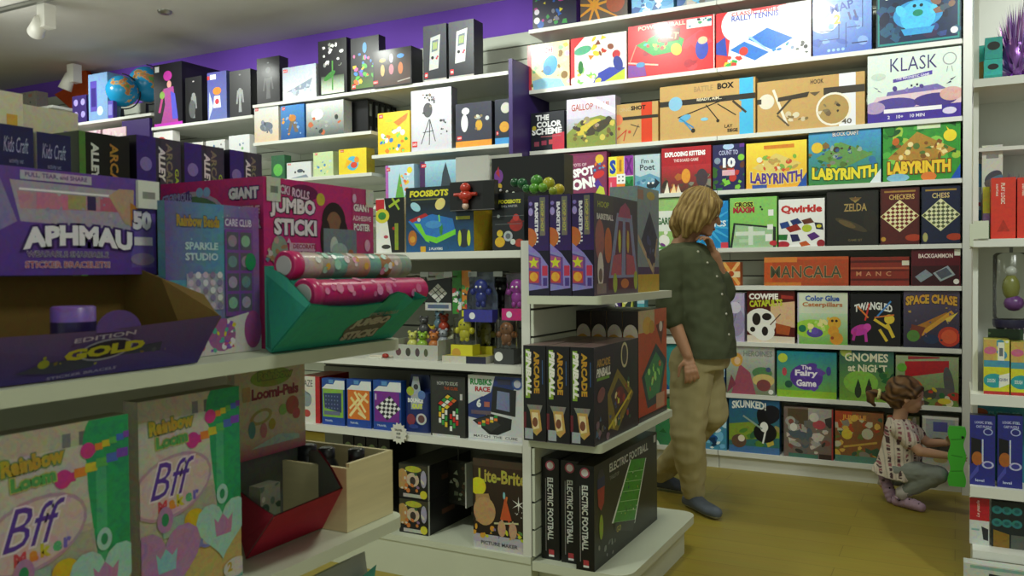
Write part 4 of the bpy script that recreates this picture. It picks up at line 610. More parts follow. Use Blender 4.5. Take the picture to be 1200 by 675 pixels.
# pinkish boxes under it and star sign
wall_row([
 (88, 118, 150, 'pale pink patterned box under the globe shelf, left one', '#dcc0c8', [('B', 171, 20, (0, 0, 1, 1), ['#e8d8dc', '#c8a0b0', '#f0e8e4'], .05, .14)], dict(h=.25)),
 (120, 148, 146, 'pale pink patterned box under the globe shelf, right one', '#e4c8d0', [('B', 172, 20, (0, 0, 1, 1), ['#e8d8dc', '#d8a8b8', '#f0e8e4'], .05, .14)], dict(h=.25)),
], 2.3, LY, group='pink boxes under the globes', name='craft_box')
c = atY(84, 112, 5.3); mb = MB(); pts = []
for i in range(10):
    a = math.radians(90+36*i+8); r = .46 if i % 2 == 0 else .21; pts.append((c.x+r*math.cos(a), 5.42, c.z+r*math.sin(a)))
mb.extr(pts, (0, .05, 0), (1, 1, 1)); tag(mb.build('star_decoration', STARM, None, origin=(c.x, 5.42, c.z-.4)), 'large orange star hanging behind the ceiling spotlight', 'star')

fz = atY(60, 123, LY).z
t = empty('wall_shelving', (-8.45, LY+.25, 0), label='dim white wall shelving bay at the far left behind the orange star', cat='shelving', group='white wall shelving for construction sets and figures')
mb = MB(); slatwall(mb, (-9.4, BY-.02, 0), (1, 0, 0), 1.89, .1, 3.1, (0, -1, 0)); mb.build('back_panel', [SLAT, GROOVE], t, origin=(-9.4, BY-.02, 0))
for z in (fz, fz-.5, .9): shelf_board('shelf', t, -9.4, LY, -7.51, BY-.042, z, .024)
for i, (xx, w_, h_, c_, lb) in enumerate(((-9.1, .3, .16, '#8c8c84', 'low grey box on the far left wall shelf, leftmost'), (-8.78, .26, .19, '#a09c8c', 'beige box in the middle of the far left wall shelf'), (-8.48, .28, .15, '#7c8478', 'grey green box on the far left wall shelf, nearest the star'), (-7.95, .3, .17, '#94908a', 'pale grey box on the far left wall shelf, behind the orange star'))):
    carton('craft_box', lb, (xx, LY+.03, fz), w_, h_, .12, c_, [('B', 600+i, 12, (0, 0, 1, 1), ['#b8b4a8', '#5c6058', '#8a9088', '#a87a6a'], .05, .14)], cat='craft box', group='boxes on the far left wall shelf')
# ------------------------------------------------------------------ the island in the middle
IX0, IX1, IY = -2.75, -1.41, 2.80
BACKP = plain('grey_back_board', '#77796c', .6, .03)
isl = empty('display_island', (-1.95, 3.2, 0), label='white slatted display island in the middle of the shop floor', cat='display stand')
mb = MB(); mb.box(IX0, IY, 0, -1.412, 3.66, .14); mb.box(IX0, IY-.004, .14, -1.412, 3.66, .165); mb.build('base', CREAMW, isl, origin=(IX0, IY, 0))
mb = MB(); mb.rbox(-1.408, 2.86, 0, -1.05, 3.62, .118, .05, corners=(1, 0, 0, 1)); mb.rbox(-1.408, 2.80, .118, -1.025, 3.70, .152, .07, corners=(1, 0, 0, 1)); mb.build('side_base', CREAMW, isl, origin=(-1.408, 2.8, 0))
mb = MB(); mb.box(-1.445, IY, .166, IX1, 3.66, 1.36); mb.build('side_panel', WHITE, isl, origin=(-1.43, IY, .165))
mb = MB(); slatwall(mb, (-1.408, IY+.004, 0), (0, 1, 0), .85, .166, 1.355, (1, 0, 0), pitch=.104, t=.012); mb.build('side_slat_panel', [SLAT, GROOVE], isl, origin=(-1.4, IY, .165))
mb = MB(); slatwall(mb, (IX0, 3.215, 0), (1, 0, 0), 1.30, .166, 1.40, (0, -1, 0), pitch=.104, t=.012); mb.build('back_slat_panel', [BACKP, GROOVE], isl, origin=(IX0, 3.2, .165))
for z, yb in ((1.325, 3.18), (.885, 3.18), (.585, 3.18)):
    shelf_board('shelf', isl, IX0, IY, -1.447, yb, z, .028)
shelf_board('rear_shelf', isl, IX0, 3.24, -1.447, 3.66, 1.30, .028)
for z in (1.155, .628): shelf_board('side_shelf', isl, -1.392, 2.745, -1.104, 3.60, z, .03, CREAMW, r=.02, corners=(1, 0, 0, 1))
# hook rail under the top shelf
mb = MB(); mb.tube([(-2.7, 2.98, 1.235), (-1.46, 2.98, 1.235)], .006, (.5, .5, .5), n=8); mb.build('hook_rail', METAL, isl, origin=(-2.1, 2.98, 1.235))
HX = [-2.16+.115*i for i in range(6)]
for x in HX:
    mb = MB(); mb.tube([(x, 3.19, 1.225), (x, 2.90, 1.225), (x, 2.885, 1.24)], .004, (.5, .5, .5), n=6); mb.box(x-.02, 2.872, 1.225, x+.02, 2.876, 1.245, lin('#d8d8d0')); mb.build('hook', METAL, isl, origin=(x, 3.19, 1.225))
def sidebox(name, label, X, Y0, z, w, h, d, base, front, spine, group, **k):
    return carton(name, label, (X, Y0+w/2, z), w, h, d, base, front, rotz=PI/2, left=spine, group=group, **k)
# electric football
fb = [('G', '#20281f', '#2c3430', (0, 0, 1, 1)), ('P', [(.24, .34), (.6, .16), (.80, .78), (.53, .86)], '#3f9a34'), ('P', [(.24, .34), (.53, .86), (.545, .86), (.265, .33)], '#e8f0e8'), ('P', [(.6, .16), (.80, .78), (.79, .78), (.585, .17)], '#e8f0e8')]
for k in range(6): a, b = k/6, 0; fb.append(('L', .28+.26*k/6, .33+.5*k/6, .6+.19*k/6, .20+.56*k/6, .006, '#a8d89a'))
fb += [('B', 301, 22, (.36, .3, .68, .75), ['#e8e8d8', '#2a3a6a', '#c8c83a', '#2a6a2c'], .008, .016), T('ELECTRIC FOOTBALL', .52, .9, .085, '#c9ccc4', w=.62, b=.03), T('TABLETOP', .28, .8, .04, '#8a8e86'), ('E', .09, .8, .1, '#3a3f48', .14), ('P', [(.04, .78), (.14, .78), (.13, .6), (.09, .54), (.05, .6)], '#a8403a'), ('P', [(.04, .86), (.14, .86), (.14, .76), (.04, .76)], '#27365c'), ('E', .09, .38, .05, '#9ab83a', .12), ('B', 302, 8, (.05, .04, .3, .2), ['#6a6e68', '#8a8e88'], .02, .04), ('P', [(.28, .33), (.6, .2), (.56, .1), (.28, .25)], '#39403c'), T('GO', .34, .24, .06, '#b8b03a'), ('R', .93, .9, .97, .98, '#c8ccc8')]
fsp = [T('ELECTRIC FOOTBALL', .5, .5, .34, '#d4d6d0', r=-90, w=.62, b=.03), ('E', .5, .93, .05, '#b8506a'), ('E', .5, .93, .035, '#e0d8e0'), ('R', .22, .08, .26, .8, '#8a8c8a'), ('R', .4, .05, .7, .1, '#b84048'), ('R', .4, .03, .7, .05, '#e8e8e8')]
for i, (x, y0) in enumerate(((-1.155, 2.80), (-1.235, 2.845), (-1.318, 2.85))):
    sidebox('board_game_box', ('black table football box with a green pitch, outermost of three on the island base', 'black table football box standing in the middle of three on the island base', 'black table football box, innermost of three against the slatted side')[i], x, y0, .152, .72, .385, .072, '#14171a', fb, fsp, 'table football boxes on the island base', side='#121416')
# arcade pinball
pf = [('G', '#2c2a2c', '#3a3a34', (0, 0, 1, 1)), T('ARCADE', .2, .83, .08, '#b8903a', w=.28, b=.04), T('PINBALL', .2, .73, .09, '#eceadf', w=.3, b=.05, s=.2), ('R', .06, .65, .32, .68, '#7aa83a'), ('P', [(.28, .48), (.5, .72), (.88, .4), (.5, .05), (.3, .12)], '#8a7a2c'), ('P', [(.35, .45), (.52, .62), (.76, .4), (.48, .15)], '#4a4438'), ('E', .55, .42, .14, '#7a3a34', .1), ('B', 311, 26, (.3, .12, .8, .6), ['#c8b83a', '#d8d84a', '#3a6a4a', '#a84a34', '#e8dca0', '#4a5a8a'], .02, .05), ('L', .3, .12, .82, .42, .03, '#d8c83a'), ('E', .66, .85, .11, '#d8d0a0', .14), ('E', .66, .85, .08, '#4a4a40', .11), ('B', 312, 10, (.02, .02, .3, .3), ['#8a6a7a', '#5a7a9a', '#6a6a60'], .03, .06), ('E', .14, .5, .11, '#8a5a50', .07, 20)]
ps = [('R', .1, .45, .3, .96, '#8ab83a'), T('PINBALL', .24, .71, .24, '#f2f0ea', r=-90, w=.48, b=.06, s=.2), T('ARCADE', .6, .72, .25, '#c8952c', r=-90, w=.44, b=.05), ('R', .84, .6, .88, .85, '#3a5a8a'), ('P', [(.15, .38), (.85, .38), (.75, .3), (.3, .3)], '#8a8a84'), ('P', [(.28, .33), (.72, .33), (.82, .12), (.58, .06), (.4, .1)], '#c8a45a'), ('P', [(.36, .3), (.64, .3), (.7, .14), (.44, .12)], '#e8d8a8'), ('E', .52, .2, .03, '#7a4a34', .05), ('R', .06, .02, .42, .13, '#a8b0b8'), ('R', 0, .13, .12, .3, '#6a2430'), ('R', .0, 0, .98, .005, '#777')]
for i in range(3):
    sidebox('board_game_box', ('black arcade pinball box with yellow side lettering, outermost of three over the football boxes', 'black arcade pinball box standing in the middle of three on the lower side shelf', 'black arcade pinball box, innermost of three beside the white post')[i], -1.118-.0935*i, 2.715, .628, .46, .348, .09, '#17161b', pf, ps, 'pinball boxes on the lower side shelf', topc='#8a7470')
# orange quiz boxes
of = [('G', '#b8482c', '#c8603a', (0, 0, 1, 1)), ('R', 0, .8, .55, 1, '#c9b48a'), ('E', .3, .86, .13, '#d8b04a', .08), ('E', .45, .84, .08, '#c89a3a', .06), ('P', [(.6, .85), (.9, .88), (.8, .65)], '#6a3a34'), ('E', .78, .83, .05, '#e0d8cc'), ('P', [(.1, .4), (.6, .68), (.98, .5), (.75, .12), (.3, .1)], '#3a4c50'), ('P', [(.2, .4), (.6, .6), (.88, .46), (.7, .2), (.34, .17)], '#4a8a5a'), ('B', 321, 14, (.3, .25, .75, .5), ['#8ad06a', '#c8583a', '#a8e07a'], .02, .04), ('R', 0, 0, 1, .05, '#2a2422'), ('R', .6, .06, .9, .2, '#c89a7a')]
osn = [('E', .5, .78, .07, '#d8cfc0', .1), ('P', [(.25, .72), (.75, .72), (.85, .35), (.2, .35)], '#b07a34'), ('E', .45, .7, .07, '#d8a84a', .09), ('R', .2, .3, .8, .4, '#9a5a2c'), ('R', .2, .12, .8, .25, '#6a2c20')]
for i in range(4):
    sidebox('board_game_box', ('orange and green game box showing its face behind the pinball boxes, outermost of four', 'dark spined game box second from the outside behind the pinball boxes', 'dark spined game box third from the outside behind the pinball boxes', 'dark spined game box innermost of four behind the pinball boxes')[i], -1.125-.0685*i, 3.20, .628, .37, .452, .065, '#241410', of, osn, 'orange game boxes at the back of the lower side shelf')
# basketball
bf = [('G', '#5a4a50', '#3c3c44', (0, 0, 1, 1)), ('R', 0, .8, .42, 1, '#4a4a44'), T('HOOP', .2, .9, .06, '#b8c03a', w=.24), T('BASKETBALL', .24, .78, .06, '#dcd8d0', w=.36, b=.05), ('E', .12, .55, .12, '#a86a5c', .2), ('E', .3, .5, .1, '#c8703a', .18), ('P', [(.3, .14), (.5, .84), (.86, .84), (1, .16)], '#8a93b4'), ('P', [(.4, .2), (.54, .76), (.64, .76), (.6, .2)], '#6a3a4a'), ('P', [(.7, .2), (.7, .76), (.8, .76), (.92, .2)], '#6a3a4a'), ('P', [(.52, .8), (.84, .8), (.8, .9), (.7, .96), (.58, .9)], '#a84a6c'), ('E', .56, .55, .04, '#c8c83a', .12), ('E', .76, .55, .04, '#c8a83a', .12), ('P', [(.35, .2), (.42, .4), (.6, .42), (.6, .2)], '#b8606a'), ('P', [(.72, .2), (.72, .42), (.9, .4), (.96, .2)], '#b8606a'), ('R', .3, .05, .98, .17, '#5a2a34'), ('E', .45, .12, .06, '#a8b83a', .1), ('E', .95, .14, .06, '#a8b83a', .1), ('E', .68, .11, .12, '#c87a34', .05), ('E', .13, .25, .08, '#dcd4cc', .18), ('E', .13, .2, .05, '#7a6a5a', .07), ('R', .05, .02, .25, .12, '#8a7a70')]
bs = [('G', '#3a2466', '#2c1c50', (0, .45, 1, 1)), T('BASKETBALL', .4, .72, .17, '#eceaf4', r=-90, w=.42, b=.06), ('R', .56, .6, .82, .98, '#7a7468'), T('HOOP SHOT', .68, .79, .14, '#c8c05a', r=-90, w=.3), ('E', .12, .92, .02, '#8a7ac0'), ('E', .12, .84, .025, '#a89ad8', .04), ('E', .02, .58, .09, '#c8703a', .1), ('P', [(0, .52), (.55, .42), (.95, .3), (.95, .08), (0, .05)], '#8f8ad0'), ('P', [(0, .42), (.6, .38), (.62, .1), (0, .12)], '#6a4a9c'), ('P', [(.02, .4), (.5, .38), (.5, .27), (.02, .28)], '#b05a8c'), ('P', [(.02, .25), (.5, .24), (.5, .13), (.02, .13)], '#c0484a'), ('S', .25, .33, .06, '#d8d83a', 5), ('E', .25, .19, .045, '#e8b03a'), ('R', .66, .2, .92, .3, '#c83a5c'), ('R', .7, .1, .9, .18, '#4a3a8c')]
for i in range(3):
    sidebox('board_game_box', ('purple spined basketball game box showing a hoop tower, outermost of three', 'purple spined basketball game box standing in the middle of three on the upper side shelf', 'purple spined basketball game box, innermost of three at the island corner')[i], -1.13-.0875*i, 2.752, 1.155, .455, .366, .0835, '#1c1830', bf, bs, 'basketball boxes on the upper side shelf', topc='#6a6450')
sidebox('board_game_box', 'grey blue box with dark diamond picture at the far end of the upper side shelf', -1.13, 3.215, 1.155, .27, .43, .12, '#8a9aa0', [('R', 0, 0, 1, .17, '#c8a82c'), ('R', 0, .17, 1, .24, '#4a4468'), ('P', [(.15, .5), (.55, .78), (.95, .5), (.6, .18)], '#34394c'), ('L', .0, .52, .7, .2, .05, '#c8b48a'), ('L', .7, .2, .9, .5, .04, '#b8a47a'), ('E', .6, .93, .12, '#c8b04a', .04), ('R', .0, .88, .25, .97, '#a87a6a'), ('B', 331, 10, (.3, .3, .8, .65), ['#4a5480', '#5a6a90', '#2a2c40'], .02, .05)], [], None, topc='#8aa8a8')

# ---- top shelf of the island, camera side
def ibox(x0, x1, yt, z, label, base, art, Y=2.83, d=.08, h=None, name='board_game_box', group=None, cat='game box', rz=0, **k):
    ym = 337-(z-EYE)*300; A = atY(x0, ym, Y).x; B = atY(x1, ym, Y).x; H = h or atY((x0+x1)/2, yt, Y).z-z
    return carton(name, label, ((A+B)/2, Y, z), B-A-.003, H, d, base, art, rotz=math.radians(rz), group=group, cat=cat, **k)
ZT = 1.325
ibox(476, 556, 218, ZT, 'black and blue table football robot game box on the island, the bigger left one', '#1d2a30', [('G', '#1f5a8c', '#1b2226', (0, 0, 1, .75)), T('FOOSBOTS', .35, .9, .1, '#e8e03a', w=.58, b=.05, s=.1), ('R', .08, .8, .5, .82, '#7a7a40'), ('P', [(.03, .48), (.4, .58), (.7, .5), (.74, .3), (.45, .16), (.28, .2)], '#2f7ac8'), ('P', [(.12, .45), (.3, .17), (.36, .14), (.22, .44)], '#7ad83a'), ('P', [(.28, .2), (.46, .13), (.74, .26), (.74, .34), (.46, .22), (.3, .27)], '#7ad83a'), ('P', [(.05, .5), (.3, .6), (.34, .56), (.1, .46)], '#b8282c'), ('L', .52, .32, .5, .55, .025, '#8ad84a'), ('E', .53, .35, .03, '#3a8a3c', .1), ('E', .1, .22, .08, '#b8702c', .12), ('E', .1, .2, .05, '#d8a03a'), ('E', .2, .5, .03, '#d8dce0'), ('E', .86, .2, .12, '#2a3440', .14), ('E', .8, .2, .03, '#c8d83a', .12), ('E', .93, .2, .03, '#c8d83a', .12), ('E', .52, .73, .1, '#e8d88a', .08, 40), ('E', .15, .7, .1, '#a8d8e8', .06, -30), ('R', .75, .48, .95, .53, '#b8b83a'), ('R', .22, .0, .3, .09, '#d8a82c'), T('2 PLAYERS', .45, .05, .04, '#e8ecf0'), ('E', .42, .42, .15, '#4a94d8', .06)], d=.2, Y=2.83, side='#b89a2c')
ibox(577, 615, 226, ZT, 'black table football robot game box with a red robot, beside the island corner', '#20242a', [T('FOOSBOTS', .55, .85, .07, '#e0dc3a', w=.7, b=.05, s=.1), T('BALL MASTER', .55, .77, .04, '#b8b8b8', w=.5), ('E', .75, .45, .13, '#a8302c', .12), ('E', .75, .57, .06, '#c8403a'), ('L', .5, .48, 1, .5, .02, '#8a2a2a'), ('E', .24, .15, .1, '#d8b02c', .09), ('E', .24, .3, .06, '#d8c03a'), ('E', .5, .25, .09, '#b8bcc0'), ('E', .5, .25, .05, '#6a6e74'), ('E', .85, .13, .09, '#b84a3a', .07), ('E', .65, .15, .05, '#d8d8d4'), ('L', 0, .6, 1, .6, .01, '#6a6e74'), ('L', .1, .46, .9, .46, .01, '#6a6e74'), ('E', .2, .6, .03, '#c8ccd0')], d=.16, Y=2.835)
ibox(441, 475, 232, ZT, 'white and black game box with a red badge, left of the robot game', '#e4e4e0', [('P', [(.55, 0), (1, 0), (1, 1), (.3, 1)], '#1b1c1c'), ('R', 0, .78, .3, .98, '#c82a34'), ('E', .22, .68, .16, '#d8cc3a', .13), ('E', .22, .68, .09, '#3a8a3c', .07), ('L', .72, .1, .72, .5, .08, '#8a9a2c'), ('L', .5, .85, .8, .95, .05, '#a8c03a'), ('L', .6, .98, .8, .8, .04, '#a8c03a'), ('E', .35, .3, .05, '#b84a5a', .03), ('E', .35, .12, .1, '#3a3a38', .04), ('E', .62, .45, .03, '#a82c2c')], d=.12, Y=2.9)
# display flap with the little red robot
t = empty('tester_display', (-1.66, 2.79, 1.46), label='black folded display sleeve with a red robot figure, leaning over the two robot game boxes', cat='display')
mb = MB(); A = atY(529, 248, 2.80); B = atY(581, 248, 2.80); Tp = atY(529, 214, 2.80); mb.box(A.x, 2.79, A.z, B.x, 2.822, Tp.z, lin('#19181b'))
mb.art([('R', .75, .0, 1, 1, '#0f0f11'), ('L', 0, .02, 1, .02, .02, '#6a6a6a'), ('L', 0, .99, 1, .99, .02, '#5a5a5a')], (A.x, 2.79, A.z), (1, 0, 0), (0, 0, 1), B.x-A.x, Tp.z-A.z)
mb.build('sleeve', PRINT, t, origin=(A.x, 2.79, A.z))
c = Vector((A.x+.4*(B.x-A.x), 2.775, (A.z+Tp.z)/2)); mb = MB(); rd = lin('#b8382a')
mb.ball(c+Vector((0, 0, .03)), (.022, .018, .02), rd); mb.ball(c, (.03, .018, .02), rd); mb.tube([c+Vector((-.05, 0, .005)), c+Vector((.05, 0, .005))], .007, rd, n=8); mb.tube([c+Vector((0, 0, 0)), c+Vector((0, 0, -.03))], .012, rd, n=8); mb.ball(c+Vector((0, 0, -.04)), (.014, .012, .014), lin('#d8b8a8')); mb.build('robot_figure', PLASTIC, t, origin=c)
# items at the back: white cards and the black stand with green balls
ibox(535, 574, 183, 1.30, 'blank white sign card standing at the back of the island', '#e6e6e4', (), Y=3.50, d=.01, name='sign_card', cat='sign', group='blank white cards behind the island', mat=CARD)
ibox(570, 612, 181, 1.30, 'blank white card with a thin frame, right of the other white card', '#e2e2de', [('R', .04, .90, .96, .97, '#c8c8c4')], Y=3.56, d=.01, name='sign_card', cat='sign', group='blank white cards behind the island', mat=CARD)
t = empty('tester_stand', (-1.72, 3.4, 1.30), label='black tester stand with green and yellow balls behind the robot games', cat='display')
A = atY(576, 186, 3.40); B = atY(661, 186, 3.40); mb = MB(); mb.box(A.x, 3.40, 1.30, B.x, 3.5, A.z, lin('#101014')); mb.art([('E', .1, .82, .05, '#8a4ab0', .07), ('P', [(.06, .85), (.1, .92), (.12, .8)], '#c83a4a'), ('E', .11, .72, .03, '#d8b83a'), ('R', .04, .6, .16, .66, '#7a6a9a')], (A.x, 3.40, 1.30), (1, 0, 0), (0, 0, 1), B.x-A.x, A.z-1.30); mb.build('back_board', PRINT, t, origin=(A.x, 3.40, 1.30))
mb = MB(); P0 = atY(562, 215, 3.05); P1 = atY(652, 232, 3.05)
mb.extr([(P0.x, 3.0, 1.32), (P1.x-.02, 3.0, 1.32), (P1.x-.02, 3.0, P1.z), (P0.x, 3.0, P0.z)], (0, .015, 0), lin('#131316')); n_ = 12
for k in range(n_):
    q = P0.lerp(P1, (k+.4)/n_); mb.ball((q.x, 2.996, q.z-.012), .006, lin('#c8c8c8'), n=8)
mb.build('front_board', PRINT, t, origin=(P0.x, 3.0, 1.32))
for px, py, r, c_, ry in ((612, 215, .024, '#1f5a34', 3.25), (603, 214, .02, '#1c5030', 3.25), (629, 212, .027, '#4a8a34', 3.2), (626, 221, .022, '#5a9a34', 3.15), (636, 220, .02, '#6aa034', 3.15), (643, 215, .027, '#a8a82c', 3.2), (655, 222, .024, '#b8a828', 3.18), (617, 221, .018, '#2f6a34', 3.15), (648, 224, .018, '#8a9a2c', 3.12)):
    mb = MB(); q = atY(px, py, ry); mb.ball(q, r, lin(c_)); o = mb.build('game_ball', PLASTIC, t, origin=q)

# ---- second shelf: hanging and standing fidget toys
Z2 = .885
def hang_card(px0, px1, yt, yb, Y, label, card, art, toy=None, band=None, shape='card', group='packs hanging on the island hooks'):
    A = atY(px0, yt, Y); B = atY(px1, yb, Y); cx = (A.x+B.x)/2; w = B.x-A.x; h = A.z-B.z
    t = empty('hanging_toy_pack', (cx, Y, B.z), label=label, cat='toy pack', group=group)
    mb = MB()
    if shape == 'card': mb.box(-w/2, 0, 0, w/2, .004, h, lin(card)); mb.art(art, (-w/2, 0, 0), (1, 0, 0), (0, 0, 1), w, h)
    else:
        pr_ = [(-w*.42, 0), (-w*.5, .2*h), (-w*.5, .55*h), (-w*.38, .72*h), (-w*.42, h), (w*.42, h), (w*.38, .72*h), (w*.5, .55*h), (w*.5, .2*h), (w*.42, 0)]
        mb.extr([(x, 0, z) for x, z in pr_], (0, .006, 0), lin(card)); 
    mb.build('backing_card', PRINT, t)
    if shape != 'card':
        mb = MB(); mb.extr([(x*.96, -.045, z*.97+.003) for x, z in pr_[1:-1]], (0, .044, 0), (1, 1, 1)); mb.build('blister', CLEAR, t)
        if band: mb = MB(); mb.box(-w*.56, -.055, h*band[1], w*.56, -.01, h*band[2], lin(band[0])); mb.art([('E', .3, .5, .28, '#e8e8f0')], (-w*.56, -.055, h*band[1]), (1, 0, 0), (0, 0, 1), w*1.12, h*(band[2]-band[1])); mb.build('band', PRINT, t)
    if toy:
        mb = MB(); c0, zz = toy; c = lin(c0); mb.ball((0, -.028, h*zz+.006), (.032, .015, .031), c); mb.ball((0, -.028, h*zz-.036), (.026, .014, .027), c)
        for s in (-1, 1): mb.ball((s*.036, -.03, h*zz-.014), (.013, .01, .014), c); mb.ball((s*.012, -.03, h*zz-.062), (.011, .01, .014), c); mb.ball((s*.009, -.049, h*zz+.006), .005, (.9, .9, .9), n=8)
        mb.build('toy_figure', PLASTIC, t)
    return t
CUBEART = [('P', [(0, 1), (1, 1), (1, .86), (.1, .78)], '#b8bab8'), ('R', .0, .0, 1, .2, '#c8cac8'), ('R', .1, .05, .9, .15, '#5a6a8a'), ('K', [(.5, .2), (.85, .45), (.5, .7), (.12, .45)], 3, '#e4e4e0', '#d0d0cc'), ('L', .27, .57, .62, .3, .02, '#222'), ('L', .38, .62, .74, .38, .02, '#222'), ('L', .24, .38, .62, .6, .02, '#222'), ('L', .38, .28, .74, .5, .02, '#222')]
hang_card(498, 529, 319, 364, 2.95, 'black hanging card with a white puzzle cube', '#1c1c20', CUBEART)
hang_card(530, 541, 317, 368, 2.93, 'narrow green hanging card with a white and green twist puzzle', '#3a8a34', [('B', 401, 16, (.1, .05, .9, .6), ['#e8e8e4', '#5aa0a8', '#d8d8d0', '#2a2a28', '#b83a3a'], .04, .09)])
hang_card(541, 552, 317, 362, 2.92, 'narrow orange hanging card with a white and red twist puzzle', '#d88a2c', [('B', 402, 16, (.1, .05, .9, .6), ['#e8e8e4', '#c83a3a', '#d8d8d0', '#2a2a28', '#5aa04a'], .04, .09)])
hang_card(553, 583, 319, 378, 2.90, 'clear hanging pack with a dark blue ball figure and a blue band', '#5a6278', [], ('#1c2c8c', .68), ('#3a3a9c', .02, .26), 'bottle')
hang_card(597, 623, 320, 376, 2.915, 'clear hanging pack with a violet figure and a pink band at the island post', '#7a6a7c', [], ('#a838a8', .68), ('#c8287c', .02, .26), 'bottle')
hang_card(584, 597, 318, 372, 3.0, 'dark hanging pack between the blue and the pink banded ones', '#17171c', [], ('#1a1a20', .6), None, 'bottle')
def stand_pack(px0, px1, yt, Y, label, col, toy, band, card='#4a4a40'):
    A = atY(px0, 400, Y); B = atY(px1, 400, Y); top = atY((px0+px1)/2, yt, Y).z; w = B.x-A.x; h = top-Z2; cx = (A.x+B.x)/2
    t = empty('toy_pack', (cx, Y, Z2), label=label, cat='toy pack', group='figure packs standing on the island shelf')
    mb = MB(); mb.box(-w/2, -.03, 0, w/2, .03, h*band, lin(col)); mb.art([('E', .25, .5, .3, '#c89a3a' if col != '#3a3c3c' else '#e8e8e4')], (-w/2, -.03, 0), (1, 0, 0), (0, 0, 1), w, h*band); mb.build('tray', PLASTIC, t)
    mb = MB(); mb.box(-w*.42, .02, h*band, w*.42, .026, h, lin(card)); mb.box(-w*.25, .015, h*.88, w*.25, .02, h, lin(col)); mb.build('backing_card', PRINT, t)
    mb = MB(); mb.rbox(-w*.46, -.027, h*band+.001, w*.46, .018, h*.86, .015); mb.build('blister', CLEAR, t)
    mb = MB(); c = lin(toy); z = h*(band+.27); mb.ball((0, -.005, z+.022), (.030, .018, .027), c); mb.ball((0, -.005, z-.014), (.024, .016, .024), c)
    for s in (-1, 1): mb.ball((s*.034, -.005, z), (.013, .011, .014), c); mb.ball((s*.011, -.005, z-.034), (.01, .01, .01), c); mb.ball((s*.008, -.02, z+.024), .004, (.02, .02, .02), n=8)
    mb.build('toy_figure', PLASTIC, t)
stand_pack(533, 558, 364, 2.87, 'clear pack with a yellow figure on a bright yellow tray', '#d8d02c', '#d0c82c', .34)
stand_pack(559, 581, 372, 2.95, 'clear pack with a dark figure on a yellow tray, half behind the brighter one', '#b0a828', '#7a7420', .34, '#2c2c28')
stand_pack(583, 606, 366, 2.87, 'clear pack with a brown figure on a charcoal tray beside the island post', '#3a3c3c', '#8a5a34', .3, '#55504a')
carton('tile_game_box', 'flat white and navy box lying in front of the yellow figure pack', (atY(544, 425, 2.815).x, 2.812, Z2), .19, .028, .09, '#d8d6c8', [('R', .55, 0, 1, 1, '#2a2c44')], rotz=math.radians(6), topc='#b8b04a', cat='game box')
# tray of little figures
A = atY(461, 420, 2.84); B = atY(513, 420, 2.84); tw = B.x-A.x; t = empty('counter_tray', ((A.x+B.x)/2, 2.84, Z2), label='light grey open counter tray heaped with small squeeze figures', cat='tray')
mb = MB(); g = lin('#b9bab2'); H_ = .062
mb.box(-tw/2, 0, 0, tw/2, .26, .004, g); mb.box(-tw/2, 0, .004, tw/2, .004, H_, g); mb.box(tw/2-.004, .004, .004, tw/2, .26, H_+.02, g); mb.box(-tw/2, .004, .004, -tw/2+.004, .26, H_+.02, g); mb.box(-tw/2+.004, .256, .004, tw/2-.004, .26, H_+.05, g)
mb.extr([(-tw/2+.004, .004, .004), (-tw/2+.004, .004, .0235), (-tw/2+.004, .256, .054), (-tw/2+.004, .256, .004)], (tw-.008, 0, 0), lin('#a8a9a0'))
mb.art([('E', .12, .5, .22, '#6a4a50', .26), ('E', .34, .5, .2, '#4a4a44', .28), ('E', .55, .5, .18, '#5a4a50', .28), ('E', .74, .5, .16, '#5a6048', .26)], (-tw/2, 0, 0), (1, 0, 0), (0, 0, 1), tw, H_)
mb.build('tray', CARD, t)
rr = random.Random(9); tx = (A.x+B.x)/2
FC = [('#c8c86a', 'pale yellow'), ('#8ab03a', 'bright green'), ('#b8703a', 'orange brown'), ('#d8c8b8', 'cream'), ('#6a4a5a', 'plum'), ('#9aa0a8', 'clear grey'), ('#c8b83a', 'mustard yellow'), ('#8a5a6a', 'dusty pink'), ('#b8bc9a', 'sage'), ('#4a4a4c', 'charcoal'), ('#a8402c', 'rust red'), ('#6a8a9c', 'slate blue')]
pos = [(-.065, .05, 0), (0, .045, 0), (.065, .05, 0), (-.06, .12, 0), (.005, .115, .0), (.065, .12, 0), (-.06, .19, .0), (.005, .19, 0), (.065, .19, 0), (-.035, .1, .055), (.04, .16, .055), (-.02, .2, .06)]
pos = [(x, y, z+.018+.12*y) for x, y, z in pos]
for i, ((c_, nm), (dx, dy, dz)) in enumerate(zip(FC, pos)):
    o_ = Vector((tx+dx*tw/.2*.75, 2.84+dy+.01, Z2+.006+dz)); mb = MB(); c = lin(c_)
    mb.ball(o_+Vector((0, 0, .026)), (.026, .022, .026), c, n=10); mb.ball(o_+Vector((0, 0, .062)), (.02, .019, .018), c, n=10)
    for s in (-1, 1): mb.ball(o_+Vector((s*.016, 0, .078)), .008, c, n=8); mb.ball(o_+Vector((s*.008, -.018, .064)), .0035, (.02, .02, .02), n=6)
    tag(mb.build('squeeze_figure', PLASTIC, None, origin=o_), nm+' squeeze figure with round ears in the grey counter tray', 'toy figure', 'squeeze figures in the counter tray')
